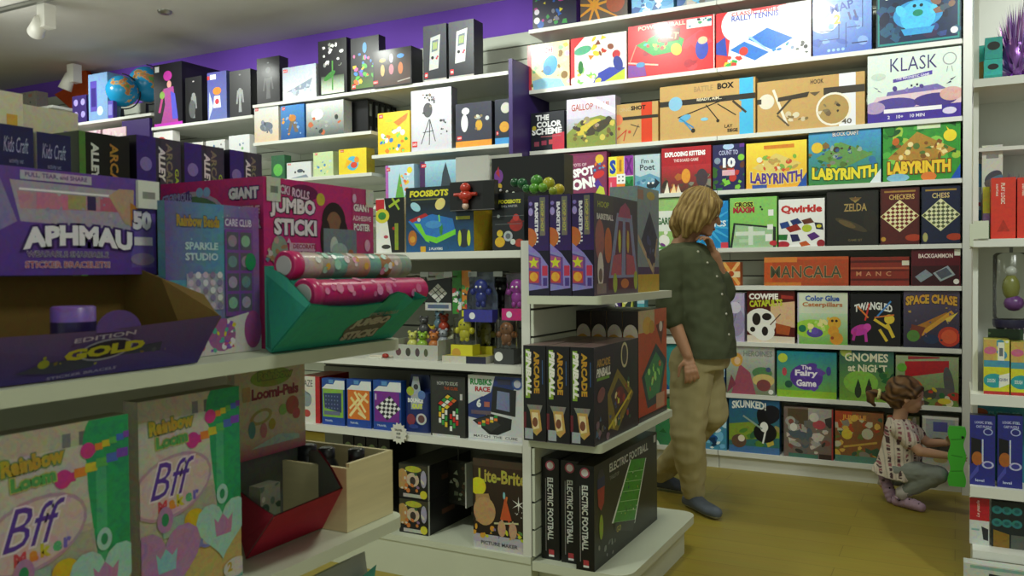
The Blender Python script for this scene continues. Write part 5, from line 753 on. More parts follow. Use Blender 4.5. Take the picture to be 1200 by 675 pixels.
p = atY(446, 413, 2.83); mb = MB(); mb.tube([(p.x-.07, 2.85, Z2+.006), (p.x+.05, 2.87, Z2+.006)], .005, lin('#d8d0c0'), n=8); mb.box(p.x-.08, 2.835, Z2, p.x-.0, 2.88, Z2+.004, lin('#d8d8cc')); mb.ball((p.x+.01, 2.85, Z2+.01), (.016, .012, .01), lin('#a02c20')); tag(mb.build('toy_arrow', PLASTIC, None, origin=(p.x, 2.85, Z2)), 'small white and red toy lying at the left of the counter tray', 'toy')
# ---- third shelf
Z3 = .585
ibox(352, 376, 441, Z3, 'white and red maze game box at the left end of the island', '#d8d4cc', [T('MAZE', .35, .85, .14, '#3a3c3c', w=.6, b=.0), ('R', .78, 0, 1, 1, '#b8242a'), ('E', .35, .5, .14, '#8a98a0', .16), ('E', .35, .2, .1, '#b84a44', .08), ('L', .2, .7, .5, .6, .02, '#5a6a70')], d=.2, side='#9a1f22')
TR = 'travel game boxes on the island'
def tra(c0, ops): return [('R', 0, .78, 1, 1, '#2450a0'), ('P', [(.0, .78), (.2, .88), (.5, .88), (.6, .97), (1, .97), (1, .78)], '#dfe2e4'), ('R', .3, .9, .5, .98, '#5a90c8'), ('R', 0, 0, 1, .17, '#2048a0'), ('R', .04, .17, .94, .78, c0), T('TRAVEL', .3, .09, .04, '#c8d4e8', w=.35)]+ops
ibox(378, 405, 444, Z3, 'blue and green travel game box with a dark counter grid, left one of three', '#1f4a9c', tra('#8ab84a', [('P', [(.08, .68), (.86, .7), (.86, .28), (.12, .36)], '#34426c')]+[('E', .18+.13*i, .62-.085*j, .018, '#6a78a8') for i in range(5) for j in range(4)]+[('R', .1, .22, .8, .3, '#6a7090')]), d=.04, group=TR)
ibox(407, 436, 445, Z3, 'blue and orange travel game box with crossing letter tiles, middle one of three', '#1f4a9c', tra('#d8782c', [('L', .15, .25, .8, .7, .06, '#f0dca0'), ('L', .2, .6, .7, .25, .06, '#e8d090'), ('L', .35, .72, .75, .35, .05, '#f0dca0'), ('L', .5, .7, .85, .55, .05, '#e8d090'), ('L', .15, .4, .5, .6, .05, '#f0dca0'), ('L', .5, .3, .75, .22, .05, '#e8d8a0')]), d=.04, group=TR)
ibox(438, 471, 446, Z3, 'blue and purple travel game box with a draughts board, right one of three', '#1f4a9c', tra('#7a2c94', [('K', [(.5, .2), (.98, .45), (.6, .7), (.08, .45)], 6, '#e8e8ea', '#2a2a34'), ('R', .06, .6, .12, .72, '#c8b8d8')]), d=.04, group=TR)
# blister bag
A = atY(473, 480, 2.85); B = atY(503, 480, 2.85); w = B.x-A.x; t = empty('toy_pack', ((A.x+B.x)/2, 2.85, Z3), label='dark blue blister pack between the travel games and the black cube box', cat='toy pack')
mb = MB(); h = .235; mb.rbox(-w/2, 0, 0, w/2, .05, h*.7, .02, lin('#1c2f6c')); mb.extr([(-w*.5, .03, h*.7), (w*.5, .03, h*.7), (w*.35, .03, h), (-w*.35, .03, h)], (0, .01, 0), lin('#182858')); mb.build('pack', PRINT, t)
mb = MB(); mb.art([('P', [(.3, .4), (.75, .42), (.68, .75), (.6, .98), (.4, .98), (.3, .75)], '#a8b0bc'), ('E', .28, .72, .08, '#a8b83a'), ('E', .5, .8, .05, '#3a3a44'), T('BOUNCE', .48, .56, .08, '#e8e8e4', w=.6, b=.06), T('OUT', .55, .46, .09, '#d8e04a', w=.4, b=.06), ('E', .7, .24, .11, '#c8c8cc', .1), ('E', .7, .24, .07, '#6a4a4a'), ('E', .3, .22, .09, '#8a3a4a', .1), ('E', .72, .66, .08, '#5a7ab8'), ('E', .4, .1, .1, '#3a4a8c', .04)], (-w/2, -.001, 0), (1, 0, 0), (0, 0, 1), w, h); mb.build('front_label', PRINT, t)
ibox(505, 546, 441, Z3, 'black puzzle box with a tilted coloured cube on its front', '#2a2c2a', [('R', .04, .02, 1, .98, '#343634'), ('P', [(.2, .55), (.5, .72), (.82, .6), (.8, .32), (.5, .14), (.22, .3)], '#151515')]+[('P', [(.22+.1*i+.09*j, .54+.055*i-.03*j), (.3+.1*i+.09*j, .585+.055*i-.03*j), (.38+.1*i+.09*j, .56+.055*i-.03*j), (.3+.1*i+.09*j, .515+.055*i-.03*j)], ['#d8402c', '#e8e8e4', '#e8c83a', '#3a9a4a', '#e8e8e4', '#d8402c', '#e8c83a', '#3a9a4a', '#d8742c'][i*3+j]) for i in range(3) for j in range(3)]+[('R', .24+.09*i, .42-.1*j-.03*i, .31+.09*i, .5-.1*j-.03*i, ['#3a9a4a', '#e8c83a', '#e8e8e4'][(i+j) % 3]) for i in range(3) for j in range(3)]+[('R', .56+.09*i, .3-.1*j+.05*i, .63+.09*i, .38-.1*j+.05*i, ['#c8302c', '#e8e8e4', '#3a9a4a'][(i+2*j) % 3]) for i in range(3) for j in range(3)]+[T('HOW TO SOLVE', .5, .88, .06, '#b8bab8', w=.6), ('R', .86, .62, .93, .72, '#c8c8c4'), T('THE CUBE', .6, .8, .05, '#b8502c', w=.4), ('R', .05, 0, .85, .035, '#c8cac4')], d=.05, rz=0)
ibox(549, 614, 441, Z3, 'white and blue race puzzle box with a folding black game tray on its front', '#d4d8dc', [('P', [(0, .35), (.25, .32), (1, .95), (1, 1), (.25, 1), (.3, .7), (0, .55)], '#2c3c7c'), ('P', [(0, 1), (.5, 1), (.42, .75), (.28, .68), (0, .72)], '#dcdfe0'), T('RUBIKS', .24, .9, .1, '#2a8a44', w=.4, b=.05), T('RACE', .27, .79, .08, '#b8303a', w=.28, b=.05), ('P', [(.42, .45), (.46, .85), (.88, .8), (.86, .4)], '#26282c'), ('P', [(.52, .5), (.54, .78), (.76, .76), (.76, .47)], '#8088b0'), ('P', [(.08, .3), (.42, .42), (.8, .36), (.78, .2), (.45, .06)], '#232528'), ('P', [(.12, .3), (.4, .38), (.6, .26), (.42, .14)], '#3a3c3c')]+[('R', .18+.075*i, .24+.03*i-.045*j, .24+.075*i, .28+.03*i-.045*j, ['#d84a2c', '#e8e8e4', '#e8c83a', '#3a9a4a', '#f08a3a'][(i*2+j) % 5]) for i in range(5) for j in range(2)]+[('E', .9, .9, .09, '#3a5aa0'), ('E', .9, .9, .06, '#c8ccd8'), T('6', .2, .57, .13, '#e8ecf0', b=.06, o='#2a3a7c'), ('R', .3, .52, .4, .6, '#b86a5a'), ('R', .06, .4, .42, .46, '#6a5a6c'), ('R', .55, .88, .78, .96, '#3a3c58'), ('R', .02, .03, .98, .1, '#e0e2e2'), T('MATCH  THE  CUBE', .5, .065, .04, '#55585c', w=.8)], d=.08)
# price burst on the shelf edge
c = atY(467, 508, 2.79); mb = MB(); pts = []
for i in range(28):
    a = 2*PI*i/28; r = .043 if i % 2 == 0 else .034; pts.append((c.x+r*math.cos(a), 2.79, c.z+r*math.sin(a)*1.05))
mb.extr(pts, (0, .003, 0), lin('#dcdad2')); mb.art([T('TRAVEL', .5, .68, .1, '#5a5a56'), T('SIZE', .5, .5, .1, '#5a5a56'), T('FUN', .5, .3, .1, '#5a5a56')], (c.x-.04, 2.789, c.z-.04), (1, 0, 0), (0, 0, 1), .08, .08)
tag(mb.build('price_card', CARD, None, origin=(c.x, 2.79, c.z-.04)), 'white starburst price card on the edge of the island shelf', 'price card')
# ---- island base shelf
Z4 = .165
LT = [('R', .02, .75, .98, .98, '#3a3a2c'), ('E', .12, .55, .2, '#b8905a', .3), ('E', .5, .86, .28, '#b8b83a', .09), ('E', .48, .55, .22, '#c8b8a0', .2), ('E', .48, .52, .1, '#3a3030', .12), ('E', .85, .6, .1, '#a8a0b8', .25), ('B', 421, 12, (.1, .2, .9, .8), ['#8a6a8c', '#c8c8b8', '#4a4a3a', '#c8743a', '#3a5a4a'], .04, .09), ('R', .15, .04, .8, .14, '#b8b8b0'), ('E', .85, .15, .12, '#d0cc3a')]
for i, lab in enumerate(('dark light-peg toy box at the bottom of the stack of two', 'dark light-peg toy box on top of the stack of two, yellow seal on its corner')):
    A = atY(468, 610, 2.84); B = atY(502, 610, 2.84); carton('craft_toy_box', lab, ((A.x+B.x)/2, 2.84, Z4+.145*i), B.x-A.x, .143, .34, '#17161a', LT, right=[('R', 0, 0, .03, 1, '#d8dad4'), ('R', .3, .45, .6, .6, '#5a3a2c')], cat='toy box', group='stack of two on the island base', topc='#2a2c28')
for i in range(4):
    q = atY(470+9*i, 560, 3.03); carton('craft_toy_box', ('black toy box with a green emblem standing behind the stack of two, leftmost', 'second black toy box with a green emblem behind the stack of two', 'third black toy box with a green emblem behind the stack of two', 'rightmost black toy box with a green emblem behind the stack of two')[i], (-2.17+.058*i, 3.19-.0, Z4), .052, .38, .02, '#131416', [('E', .5, .8, .05, '#6a7a4a', .07)], cat='toy box', group='black boxes at the back of the island base') if False else carton('craft_toy_box', ('black toy box with a green emblem on the back row of the island base, leftmost', 'second from left of the black toy boxes in the island base back row', 'third from left of the black toy boxes in the island base back row', 'rightmost of the black toy boxes in the back row of the island base')[i], (-2.25+.066*i, 3.12, .165+.291) if False else (-2.40+.066*i, 2.95, Z4), .06, .355, .2, '#131416', [('E', .5, .86, .05, '#7a8a5a', .05), ('R', .2, .2, .8, .6, '#22241f')], cat='toy box', group='black boxes at the back of the island base')
lbx = [('G', '#191416', '#3c2a1e', (0, 0, 1, 1)), ('R', 0, 0, 1, .16, '#b9b5c4'), ('R', 0, 0, 1, .07, '#c8c6c8'), ('R', 0, .92, 1, 1, '#4a3a2c'), ('B', 431, 20, (0, .14, 1, .24), ['#c8d03a', '#8a7aa8', '#d8a03a', '#5a8a4a', '#6a6a78'], .015, .035), T('Lite-Brite', .56, .82, .15, '#b8b04a', w=.9, b=.03), ('E', .1, .69, .1, '#d8d42c'), ('P', [(.05, .3), (.05, .6), (.3, .62), (.36, .5), (.33, .38), (.2, .26)], '#b08a58'), ('E', .22, .42, .14, '#c0986a', .16), ('L', .7, .3, .6, .62, .02, '#c8502c'), ('L', .55, .3, .65, .6, .02, '#d8743a'), ('P', [(.52, .35), (.62, .62), (.74, .35)], '#c85a30'), ('L', .42, .3, .85, .33, .02, '#c8c49a'), ('L', .5, .22, .55, .34, .015, '#c8c49a'), ('L', .7, .22, .76, .34, .015, '#c8c49a'), ('E', .55, .25, .05, '#c8a080', .09), ('E', .76, .24, .05, '#c8a080', .09), ('S', .87, .54, .09, '#e8e8e4', 6, .15), ('B', 432, 7, (.8, .38, .95, .46), ['#e8e8e4'], .006, .009), ('E', .6, .62, .015, '#8ac0d0', .04), T('PICTURE MAKER', .5, .07, .04, '#6a6870', w=.7)]
ibox(555, 617, 540, Z4, 'black light-peg picture toy box with gold lettering at the corner of the island base', '#1c1a1c', lbx, d=.09, Y=2.815, left=[('R', 0, 0, 1, 1, '#c4c6c0')], name='craft_toy_box', cat='toy box')
# hanging dark window pack
A = atY(522, 540, 2.98); B = atY(547, 592, 2.98); w = B.x-A.x; h = A.z-B.z
t = empty('hanging_toy_pack', ((A.x+B.x)/2, 2.98, B.z), label='clear fronted dark pack hanging above the stack of two toy boxes', cat='toy pack'); mb = MB()
mb.box(-w/2, .012, 0, w/2, .03, h, lin('#26231f')); mb.art([('B', 441, 14, (.1, .1, .9, .9), ['#8a8c78', '#5a3a2c', '#a8a890', '#4a5a2c', '#c8c8b0'], .04, .1)], (-w/2, .012, 0), (1, 0, 0), (0, 0, 1), w, h); mb.build('box', PRINT, t)
mb = MB(); mb.box(-w/2, -.012, 0, w/2, .010, h, (1, 1, 1)); mb.build('window', CLEAR, t); mb = MB(); mb.box(w/2, -.012, -.01, w/2+.006, .04, h, lin('#c8cac4')); mb.build('white_edge', CARD, t)
mb = MB(); mb.tube([(0, .02, h), (0, .02, .555-B.z)], .003, lin('#444'), n=6); mb.build('hang_strip', PLASTIC, t)
# ------------------------------------------------------------------ the nearest gondola at the left
gon = empty('display_gondola', (-1.5, .8, 0), label='nearest white shop gondola along the left edge, craft toys on its shelves', cat='display stand')
mb = MB(); mb.box(-1.535, .1, 0, -1.505, 1.54, 1.22); mb.build('centre_panel', CREAMW, gon, origin=(-1.52, .1, 0))
for z, t_ in ((1.098, .024), (.698, .026), (.30, .026)):
    shelf_board('shelf', gon, -1.503, .1, -1.10, 1.562, z, t_, CREAMW, r=.045, corners=(1, 0, 0, 0))
mb = MB(); mb.box(-1.95, .1, 0, -1.12, 1.52, .10); mb.build('base', CREAMW, gon, origin=(-1.5, .1, 0))
shelf_board('top_deck', gon, -1.95, .1, -1.505, 1.60, 1.245, .024, CREAMW)
shelf_board('rear_shelf', gon, -1.95, .1, -1.537, 1.56, .8, .024, CREAMW)
def gbox(name, label, X, Y0, Y1, z, h, d, base, front, **k):
    return carton(name, label, (X, (Y0+Y1)/2, z), Y1-Y0-.002, h, d, base, front, rotz=PI/2, **k)
# --- top deck
al = [('R', 0, 0, 1, 1, '#454252'), ('R', 0, 0, .42, 1, '#402c80'), ('P', [(.42, 1), (.55, 1), (.3, 0), (.42, 0)], '#3a3648'), T('ALLEY', .56, .81, .15, '#e4e4e2', r=-90, w=.26, b=.05, s=.15), T('ARCADE', .73, .78, .15, '#8a846e', r=-90, w=.38, b=.03), T('GAME', .9, .68, .09, '#b8d03a', r=-90, w=.22), ('E', .2, .8, .05, '#8a7ac0'), ('R', .12, .5, .2, .62, '#8a86b0')]
for i, (y0, y1) in enumerate(((1.185, 1.300), (1.308, 1.424), (1.440, 1.545))):
    gbox('board_game_box', ('dark purple alley game box end at the top of the gondola, nearest of three', 'dark purple alley game box end at the top of the gondola, middle of three', 'dark purple alley game box end at the top of the gondola, farthest of three')[i], -1.515, y0, y1, 1.245, .295, .40, '#221d33', al, cat='game box', group='alley game boxes on top of the gondola', topc='#2a2440', left=[('R', 0, 0, 1, 1, '#6a6a6c')] if i == 1 else None)
gbox('board_game_box', 'black and green game box lying on end between the craft cartons and the purple boxes', -1.515, 1.055, 1.170, 1.245, .285, .40, '#161a10', [('R', .0, .0, .12, 1, '#5a8a3a'), T('ALLEY', .3, .80, .15, '#e0e0d8', r=-90, w=.26, b=.05), T('ARCADE', .68, .74, .17, '#b8863a', r=-90, w=.4, b=.03)], cat='game box', left=[('G', '#1a2210', '#2a3418', (0, 0, 1, 1))])
nc = [('R', 0, .62, 1, 1, '#29285a'), ('R', 0, 0, 1, .62, '#c6c2bc'), T("Kids Craft", .5, .84, .13, '#b8b4d0', w=.7, b=.0, s=.3), T('activity set', .5, .7, .05, '#8a86b0', w=.4)]
iv = [T('craft', .5, .35, .1, '#a8a084', w=.5, s=.3, b=-.005), ('E', .5, .7, .05, '#3a3c34', .05), ('R', .42, .66, .58, .72, '#2c2e28'), ('R', .72, .72, .9, .88, '#d8a84a')]
iv2 = iv[:-1]+[('R', .72, .72, .9, .88, '#a890c0')]
gbox('craft_box', 'navy topped craft carton cut by the left edge of the gondola top', -1.455, .794, .858, 1.30, .21, .05, '#c6c2bc', nc, cat='craft box', group='navy topped craft cartons')
gbox('craft_box', 'navy topped craft carton, second from the black and green game box', -1.455, .862, .927, 1.30, .21, .05, '#c6c2bc', nc, cat='craft box', group='navy topped craft cartons')
gbox('craft_box', 'navy topped craft carton beside the black and green game box', -1.455, .931, .998, 1.30, .205, .05, '#c6c2bc', nc, cat='craft box', group='navy topped craft cartons')
mb = MB(); mb.box(-1.503, .72, 1.12, -1.46, 1.0, 1.298, lin('#3a3450')); tag(mb.build('craft_box', PRINT, None, origin=(-1.48, .86, 1.12)), 'plain dark carton under the navy topped craft cartons', 'craft box')
gbox('craft_box', 'ivory craft box with an orange tag and a carry slot, at the left edge', -1.56, .86, .975, 1.245, .345, .07, '#d8d2b8', iv, cat='craft box', group='ivory craft boxes with carry slots')
gbox('craft_box', 'ivory craft box with a lilac tag and a carry slot', -1.65, 1.03, 1.15, 1.245, .345, .06, '#d8d2b8', iv2, cat='craft box', group='ivory craft boxes with carry slots')

# --- sticker bracelet display: open tray with a tall printed header
t = empty('counter_display', (-1.2, .78, 1.098), label='purple sticker bracelet counter display with open brown tray and printed header box', cat='counter display')
P_ = lin('#5b3c92'); BR = lin('#6e562a'); y0, y1 = .50, .985
mb = MB(); mb.box(-1.30, y0, 1.248, -1.25, 1.015, 1.412, lin('#4a3080'))
W2, H2 = 1.015-y0, .164
mb.art([('G', '#5a3a98', '#6a4aa4', (0, 0, 1, 1)), ('P', [(.0, 1), (.47, .90), (.52, .5), (.45, .38), (.0, .42)], '#8a7cae'), ('P', [(.50, .88), (.915, .86), (.90, .46), (.53, .50)], '#a79cb4'), ('P', [(.52, .78), (.87, .78), (.87, .64), (.53, .62)], '#b8889c'), ('R', .58, .63, .68, .78, '#c47a98'), ('R', .68, .64, .74, .78, '#a89a6a'), ('R', .745, .64, .775, .78, '#3a2c5c'), ('R', .79, .64, .86, .78, '#b8607c'), ('L', .53, .80, .86, .80, .02, '#ece6f0'), ('P', [(.82, .8), (.86, .88), (.915, .88), (.91, .5), (.88, .52)], '#b89a84'), ('P', [(.9, .75), (.93, .7), (.92, .5), (.9, .5)], '#b87a2c'), ('B', 501, 14, (.52, .5, .85, .85), ['#a498ac', '#b4a8bc', '#9890a8'], .012, .03), ('R', .53, .89, .76, .975, '#b8b0c4'), T('PULL, TEAR, and SHARE', .645, .935, .05, '#5a3a80', w=.2), T('APHMAU', .72, .385, .2, '#e6e2ee', w=.37, b=.06, o='#3c2568', a=.05, ob=.09), T('WEARABLE SHAREABLE', .68, .2, .055, '#3a2a60', w=.27, b=.01, o='#c8c0d4', ob=.04), T('STICKER BRACELETS!', .68, .1, .06, '#a83a4c', w=.28, b=.01, o='#d8ccd8', ob=.04)], (-1.25, y0, 1.248), (0, 1, 0), (0, 0, 1), W2, H2)
mb.mesh([(-1.2495, .965, 1.26), (-1.2495, 1.01, 1.26), (-1.2495, 1.01, 1.39), (-1.2495, .965, 1.39)], [(0, 1, 2, 3)], lin('#6b55a8'))
mb.art([T('50', .5, .66, .28, '#d8d2e4', w=.75, b=.07, o='#4a3a7a'), ('R', .1, .3, .9, .42, '#d8d4dc'), ('E', .5, .1, .2, '#8a7aa0', .09)], (-1.2492, .962, 1.262), (0, 1, 0), (0, 0, 1), .05, .12)
mb.build('header_box', PRINT, t, origin=(-1.27, y0, 1.248))
mb = MB(); mb.art([('R', 0, 0, 1, 1, '#dcdcd6'), ('R', .2, .35, .8, .6, '#8a8c88')], (-1.243, .975, 1.362), (0, 1, 0), (0, 0, 1), .043, .048); mb.box(-1.249, .975, 1.362, -1.2435, 1.018, 1.41, lin('#dcdcd6')); mb.build('price_label', CARD, t, origin=(-1.246, .975, 1.362))
mb = MB()
mb.box(-1.30, y0, 1.099, -1.296, y1, 1.246, BR)                                 # back
mb.box(-1.296, y0, 1.099, -1.125, y1, 1.103, BR)                                # floor
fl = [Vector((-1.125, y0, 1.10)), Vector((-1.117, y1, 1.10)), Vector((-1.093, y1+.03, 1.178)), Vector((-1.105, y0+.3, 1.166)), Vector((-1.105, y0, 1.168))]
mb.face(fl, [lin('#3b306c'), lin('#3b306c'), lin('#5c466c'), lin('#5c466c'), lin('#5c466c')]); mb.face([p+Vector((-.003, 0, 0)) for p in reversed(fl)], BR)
sd = [(-1.125, 1.10), (-1.30, 1.10), (-1.30, 1.262), (-1.25, 1.255), (-1.20, 1.24), (-1.15, 1.212), (-1.11, 1.185), (-1.095, 1.175)]
mb.extr([(x, y1+(.03 if x > -1.12 else .03*(z-1.10)/.078 if x > -1.2 else .0), z) for x, z in sd], (0, .003, 0), BR)
tabc = [(-1.104, .83+.038*math.cos(a), 1.163+.032*math.sin(a)) for a in (PI*i/12 for i in range(13))]; mb.extr(tabc, (-.003, 0, 0), lin('#5c4080'))
def fl_(u, v): return (1-v)*((1-u)*fl[0]+u*fl[1])+v*((1-u)*fl[4]+u*fl[2])
O = fl_(.30, .02)+Vector((.002, 0, 0)); U = Vector((0, 1, 0)); Vv = (fl_(.25, 1)-fl_(.25, 0)).normalized()
mb.art([('P', [(.1, .2), (.2, .35), (.85, .62), (.98, .55), (.9, .35), (.3, .12)], '#3a3a4a'), ('E', .22, .35, .12, '#8a8a2c', .09), ('E', .88, .5, .16, '#8a8a34', .08), ('B', 502, 12, (.15, .2, .9, .6), ['#8a8434', '#4a4a54', '#6a5a30', '#7a7484'], .03, .07), ('E', .52, .55, .62, '#8a8498', .23, 6), ('E', .52, .55, .58, '#2c2430', .19, 6), T('GOLD', .52, .54, .24, '#a8a02c', w=.42, b=.06, r=4), T('EDITION', .5, .84, .1, '#a89cb0', w=.32, r=4), T('STICKER BRACELETS', .45, .08, .06, '#8a80a0', w=.4, r=3)], O, U, Vv, .31, .070)
mb.build('tray', CARD, t, origin=(-1.2, y0, 1.1))
mb = MB(); c = atX(96, 372, -1.155); zt = atX(96, 359, -1.155).z; mb.lathe([(.030, 0), (.031, .002), (.031, zt-1.105), (.028, zt-1.103), (.02, zt-1.103), (.019, zt-1.11)], (-1.175, c.y, 1.103), lin('#7a5ab0'), n=24); mb.lathe([(.0315, .05), (.0315, .075)], (-1.175, c.y, 1.103), lin('#2c2054'), n=24); tag(mb.build('sticker_roll', PRINT, None, origin=(-1.175, c.y, 1.103)), 'purple roll of sticker bracelets standing in the open brown tray', 'sticker roll')

# --- bead craft box
gbox('craft_box', 'teal and violet bead craft box between the purple tray and the magenta display', -1.20, .992, 1.213, 1.099, .276, .018, '#5a8aa0', [('G', '#4aa0b8', '#8a5aa0', (0, 0, 1, 1), 1), ('G', '#6a5a9c', '#5a9ab8', (0, .5, .6, 1), 1), ('B', 511, 24, (0, 0, 1, 1), ['#9ac8d8', '#b89ad0'], .003, .006), T('Rainbow Beads', .33, .88, .075, '#a8903a', w=.44, b=.05, o='#4a5a7a'), ('R', .6, .85, .92, .92, '#7a5a98'), T('CARE CLUB', .76, .885, .05, '#d8d0e4', w=.3), T('SPARKLE', .36, .72, .05, '#b8d0dc', w=.34, b=.04), T('STUDIO', .36, .65, .05, '#b8d0dc', w=.34, b=.04), ('R', .2, .3, .58, .54, '#a8a4bc')]+[('E', .24+.075*i, .33+.05*j, .022, ['#c8b8d0', '#8a7aa8', '#d8d4e0'][(i+j) % 3]) for i in range(5) for j in range(5)]+[('R', .6, .25, .92, .84, '#7a4a9c')]+[('R', .62+.15*i, .28+.14*j, .75+.15*i, .40+.14*j, '#5c5a6c') for i in range(2) for j in range(4)]+[('E', .68+.15*i, .34+.14*j, .04, ['#8ab0a0', '#a89ab8', '#6a8a94', '#9a86a0'][(i+j) % 4]) for i in range(2) for j in range(4)]+[('P', [(.1, 0), (1, 0), (1, .16), (.85, .27), (.5, .22), (.35, .1)], '#d4cccc'), ('E', .55, .13, .12, '#a8609c', .11), ('B', 512, 26, (.4, .03, .7, .22), ['#d8c83a', '#5ab0a0', '#c84a8a', '#8a5ac0', '#e8e0e8'], .01, .025), ('E', .9, .15, .08, '#a04a8c', .13), ('B', 513, 14, (0, 0, .35, .12), ['#c84a7a', '#5a9ac0', '#8a5ac0', '#c8b83a'], .01, .03), ('E', .88, .62, .05, '#1f8a5a', .06)], cat='craft box', right=[('R', 0, 0, 1, 1, '#6a4a8c')])

# --- pink sticker display with teal tray
t = empty('counter_display', (-1.2, 1.38, 1.098), label='magenta jumbo sticker display box with a slanted teal tray in front', cat='counter display')
mg = '#c02c74'; hx, hy0, hy1, hz = -1.20, 1.226, 1.575, 1.438; MB2 = box_mb
mb = MB(); mb.box(-1.492, hy0, 1.099, hx, hy1, hz, lin(mg)); w_, h_ = hy1-hy0, hz-1.099
PER = [('E', .60, .77, .115, '#2c2018', .12), ('E', .60, .74, .075, '#8a6248', .09), ('E', .52, .66, .05, '#2c2018', .12), ('E', .69, .66, .05, '#2c2018', .12)]
mb.art([('E', .33, .93, .13, '#6a1c4c', .05), T('STICKI ROLLS', .22, .93, .055, '#d8b8d0', w=.32, b=.04, o='#3a1838', r=-6), T('JUMBO', .24, .83, .12, '#e2d8e2', w=.38, b=.05, o='#4a2a48'), T('STICKI', .26, .715, .10, '#e2d8e2', w=.36, b=.05, o='#4a2a48'), ('E', .48, .9, .04, '#c8b43a'), ('R', .78, .5, 1, 1, '#b83a70'), T('GIANT', .88, .87, .05, '#e8e0e4', w=.17, b=.05, o='#5a2048'), T('ADHESIVE', .88, .80, .035, '#e8c0d0', w=.19, b=.04, o='#8a2058'), T('POSTER', .88, .74, .05, '#e8e0e4', w=.17, b=.05, o='#5a2048')]+PER+[('R', .5, .5, .82, .72, '#76808c'), ('E', .6, .6, .04, '#c4ccc4', .07), ('E', .65, .58, .08, '#a8b4b4', .05), ('P', [(.51, .5), (.81, .5), (.81, .54), (.51, .53)], '#3a7a4c'), ('E', .76, .56, .03, '#a86a4c'), ('R', .2, .5, .42, .62, '#cfa8bc'), T('DECORATE', .33, .60, .03, '#9a2c4c', w=.2, b=.04), T('YOUR WHOLE', .33, .56, .025, '#6a2048', w=.2, b=.03), T('ROOM!', .33, .51, .035, '#40183c', w=.16, b=.05), ('E', .12, .56, .07, '#8a9a8a', .1), ('B', 521, 14, (.02, .46, .2, .66), ['#6a8a9c', '#b8a090', '#c8b0c0', '#a87a5a'], .012, .03), ('E', .93, .62, .03, '#d8a8c0', .04), ('E', .8, .93, .02, '#d8b0d0', .03), ('R', .02, .86, .13, 1, '#c8c8c0'), ('R', .05, .91, .11, .95, '#7a7c78'), ('R', .92, .88, 1, 1, '#c8c8c0')], (hx, hy0, 1.099), (0, 1, 0), (0, 0, 1), w_, h_)
mb.art([('E', .3, .72, .34, '#b0a0b8', .22), ('E', .32, .72, .3, '#5a7a5c', .19), ('P', [(.0, .85), (.3, .95), (.3, .8), (.05, .7)], '#5a3a8c'), T('STICKI ROLLS', .17, .91, .05, '#a8a0d8', w=.3, b=.04, o='#4a2a6c', a=.015), ('E', .4, .93, .03, '#8ab0d8'), ('E', .47, .93, .03, '#8ab0d8'), T('GIANT', .82, .91, .07, '#e0d4e0', w=.28, b=.07, o='#3a2468', ob=.08), T('ADHESIVE', .83, .81, .05, '#d8a0c0', w=.28, b=.05, o='#8a2058'), T('POSTER', .85, .73, .06, '#d8c8d8', w=.26, b=.06, o='#3a2468')], (-1.492, hy0, 1.099), (1, 0, 0), (0, 0, 1), hx+1.492, h_)
mb.build('header_box', PRINT, t, origin=(-1.3, hy0, 1.1))
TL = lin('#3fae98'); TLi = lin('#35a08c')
bl, br_ = Vector((-1.122, 1.160, 1.100)), Vector((-1.122, 1.535, 1.100)); tl, tr_ = Vector((-1.005, 1.138, 1.192)), Vector((-1.00, 1.50, 1.192)); bkl, bkr = Vector((-1.196, 1.222, 1.1)), Vector((-1.196, 1.54, 1.1)); tkl, tkr = Vector((-1.196, 1.222, 1.262)), Vector((-1.196, 1.54, 1.262))
mb = MB(); f1 = lambda u, v: bl.lerp(br_, u).lerp(tl.lerp(tr_, u), v); nn = (br_-bl).cross(tl-bl).normalized()
dips = [0, -.004, -.008, -.010, -.011, -.011, -.010, -.008, -.006, .012, .018, .012, -.004, -.002, 0]
top = [f1(i/14, 1)+Vector((0, 0, dips[i]*.8)) for i in range(15)]
for i in range(14):
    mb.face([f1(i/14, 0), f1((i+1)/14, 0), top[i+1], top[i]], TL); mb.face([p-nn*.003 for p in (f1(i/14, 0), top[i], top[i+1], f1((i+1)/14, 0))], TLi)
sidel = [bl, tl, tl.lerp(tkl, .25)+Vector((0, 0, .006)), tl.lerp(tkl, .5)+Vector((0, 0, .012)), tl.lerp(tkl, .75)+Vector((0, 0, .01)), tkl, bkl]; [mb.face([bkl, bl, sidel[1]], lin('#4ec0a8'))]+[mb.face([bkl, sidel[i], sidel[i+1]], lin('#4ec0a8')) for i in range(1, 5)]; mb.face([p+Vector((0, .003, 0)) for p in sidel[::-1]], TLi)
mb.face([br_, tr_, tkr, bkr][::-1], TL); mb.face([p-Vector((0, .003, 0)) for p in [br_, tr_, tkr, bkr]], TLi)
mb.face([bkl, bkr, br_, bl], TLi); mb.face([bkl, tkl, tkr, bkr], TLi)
O = f1(.30, .0)+nn*.003; mb.art([('E', .5, .5, .5, '#6a6a64', .33, 5), T('JUMBO', .52, .64, .28, '#b8b4b0', w=.5, b=.07, o='#5a4a58', r=3), T('STICKI', .5, .3, .25, '#b8b4b0', w=.46, b=.07, o='#5a4a58', r=3), T('STICKI ROLLS', .6, .88, .09, '#a8a09c', w=.4, r=3)], O, (br_-bl).normalized(), (f1(.3, 1)-f1(.3, 0)).normalized(), .23, .125)
mb.build('tray', CARD, t, origin=(-1.15, 1.16, 1.1))
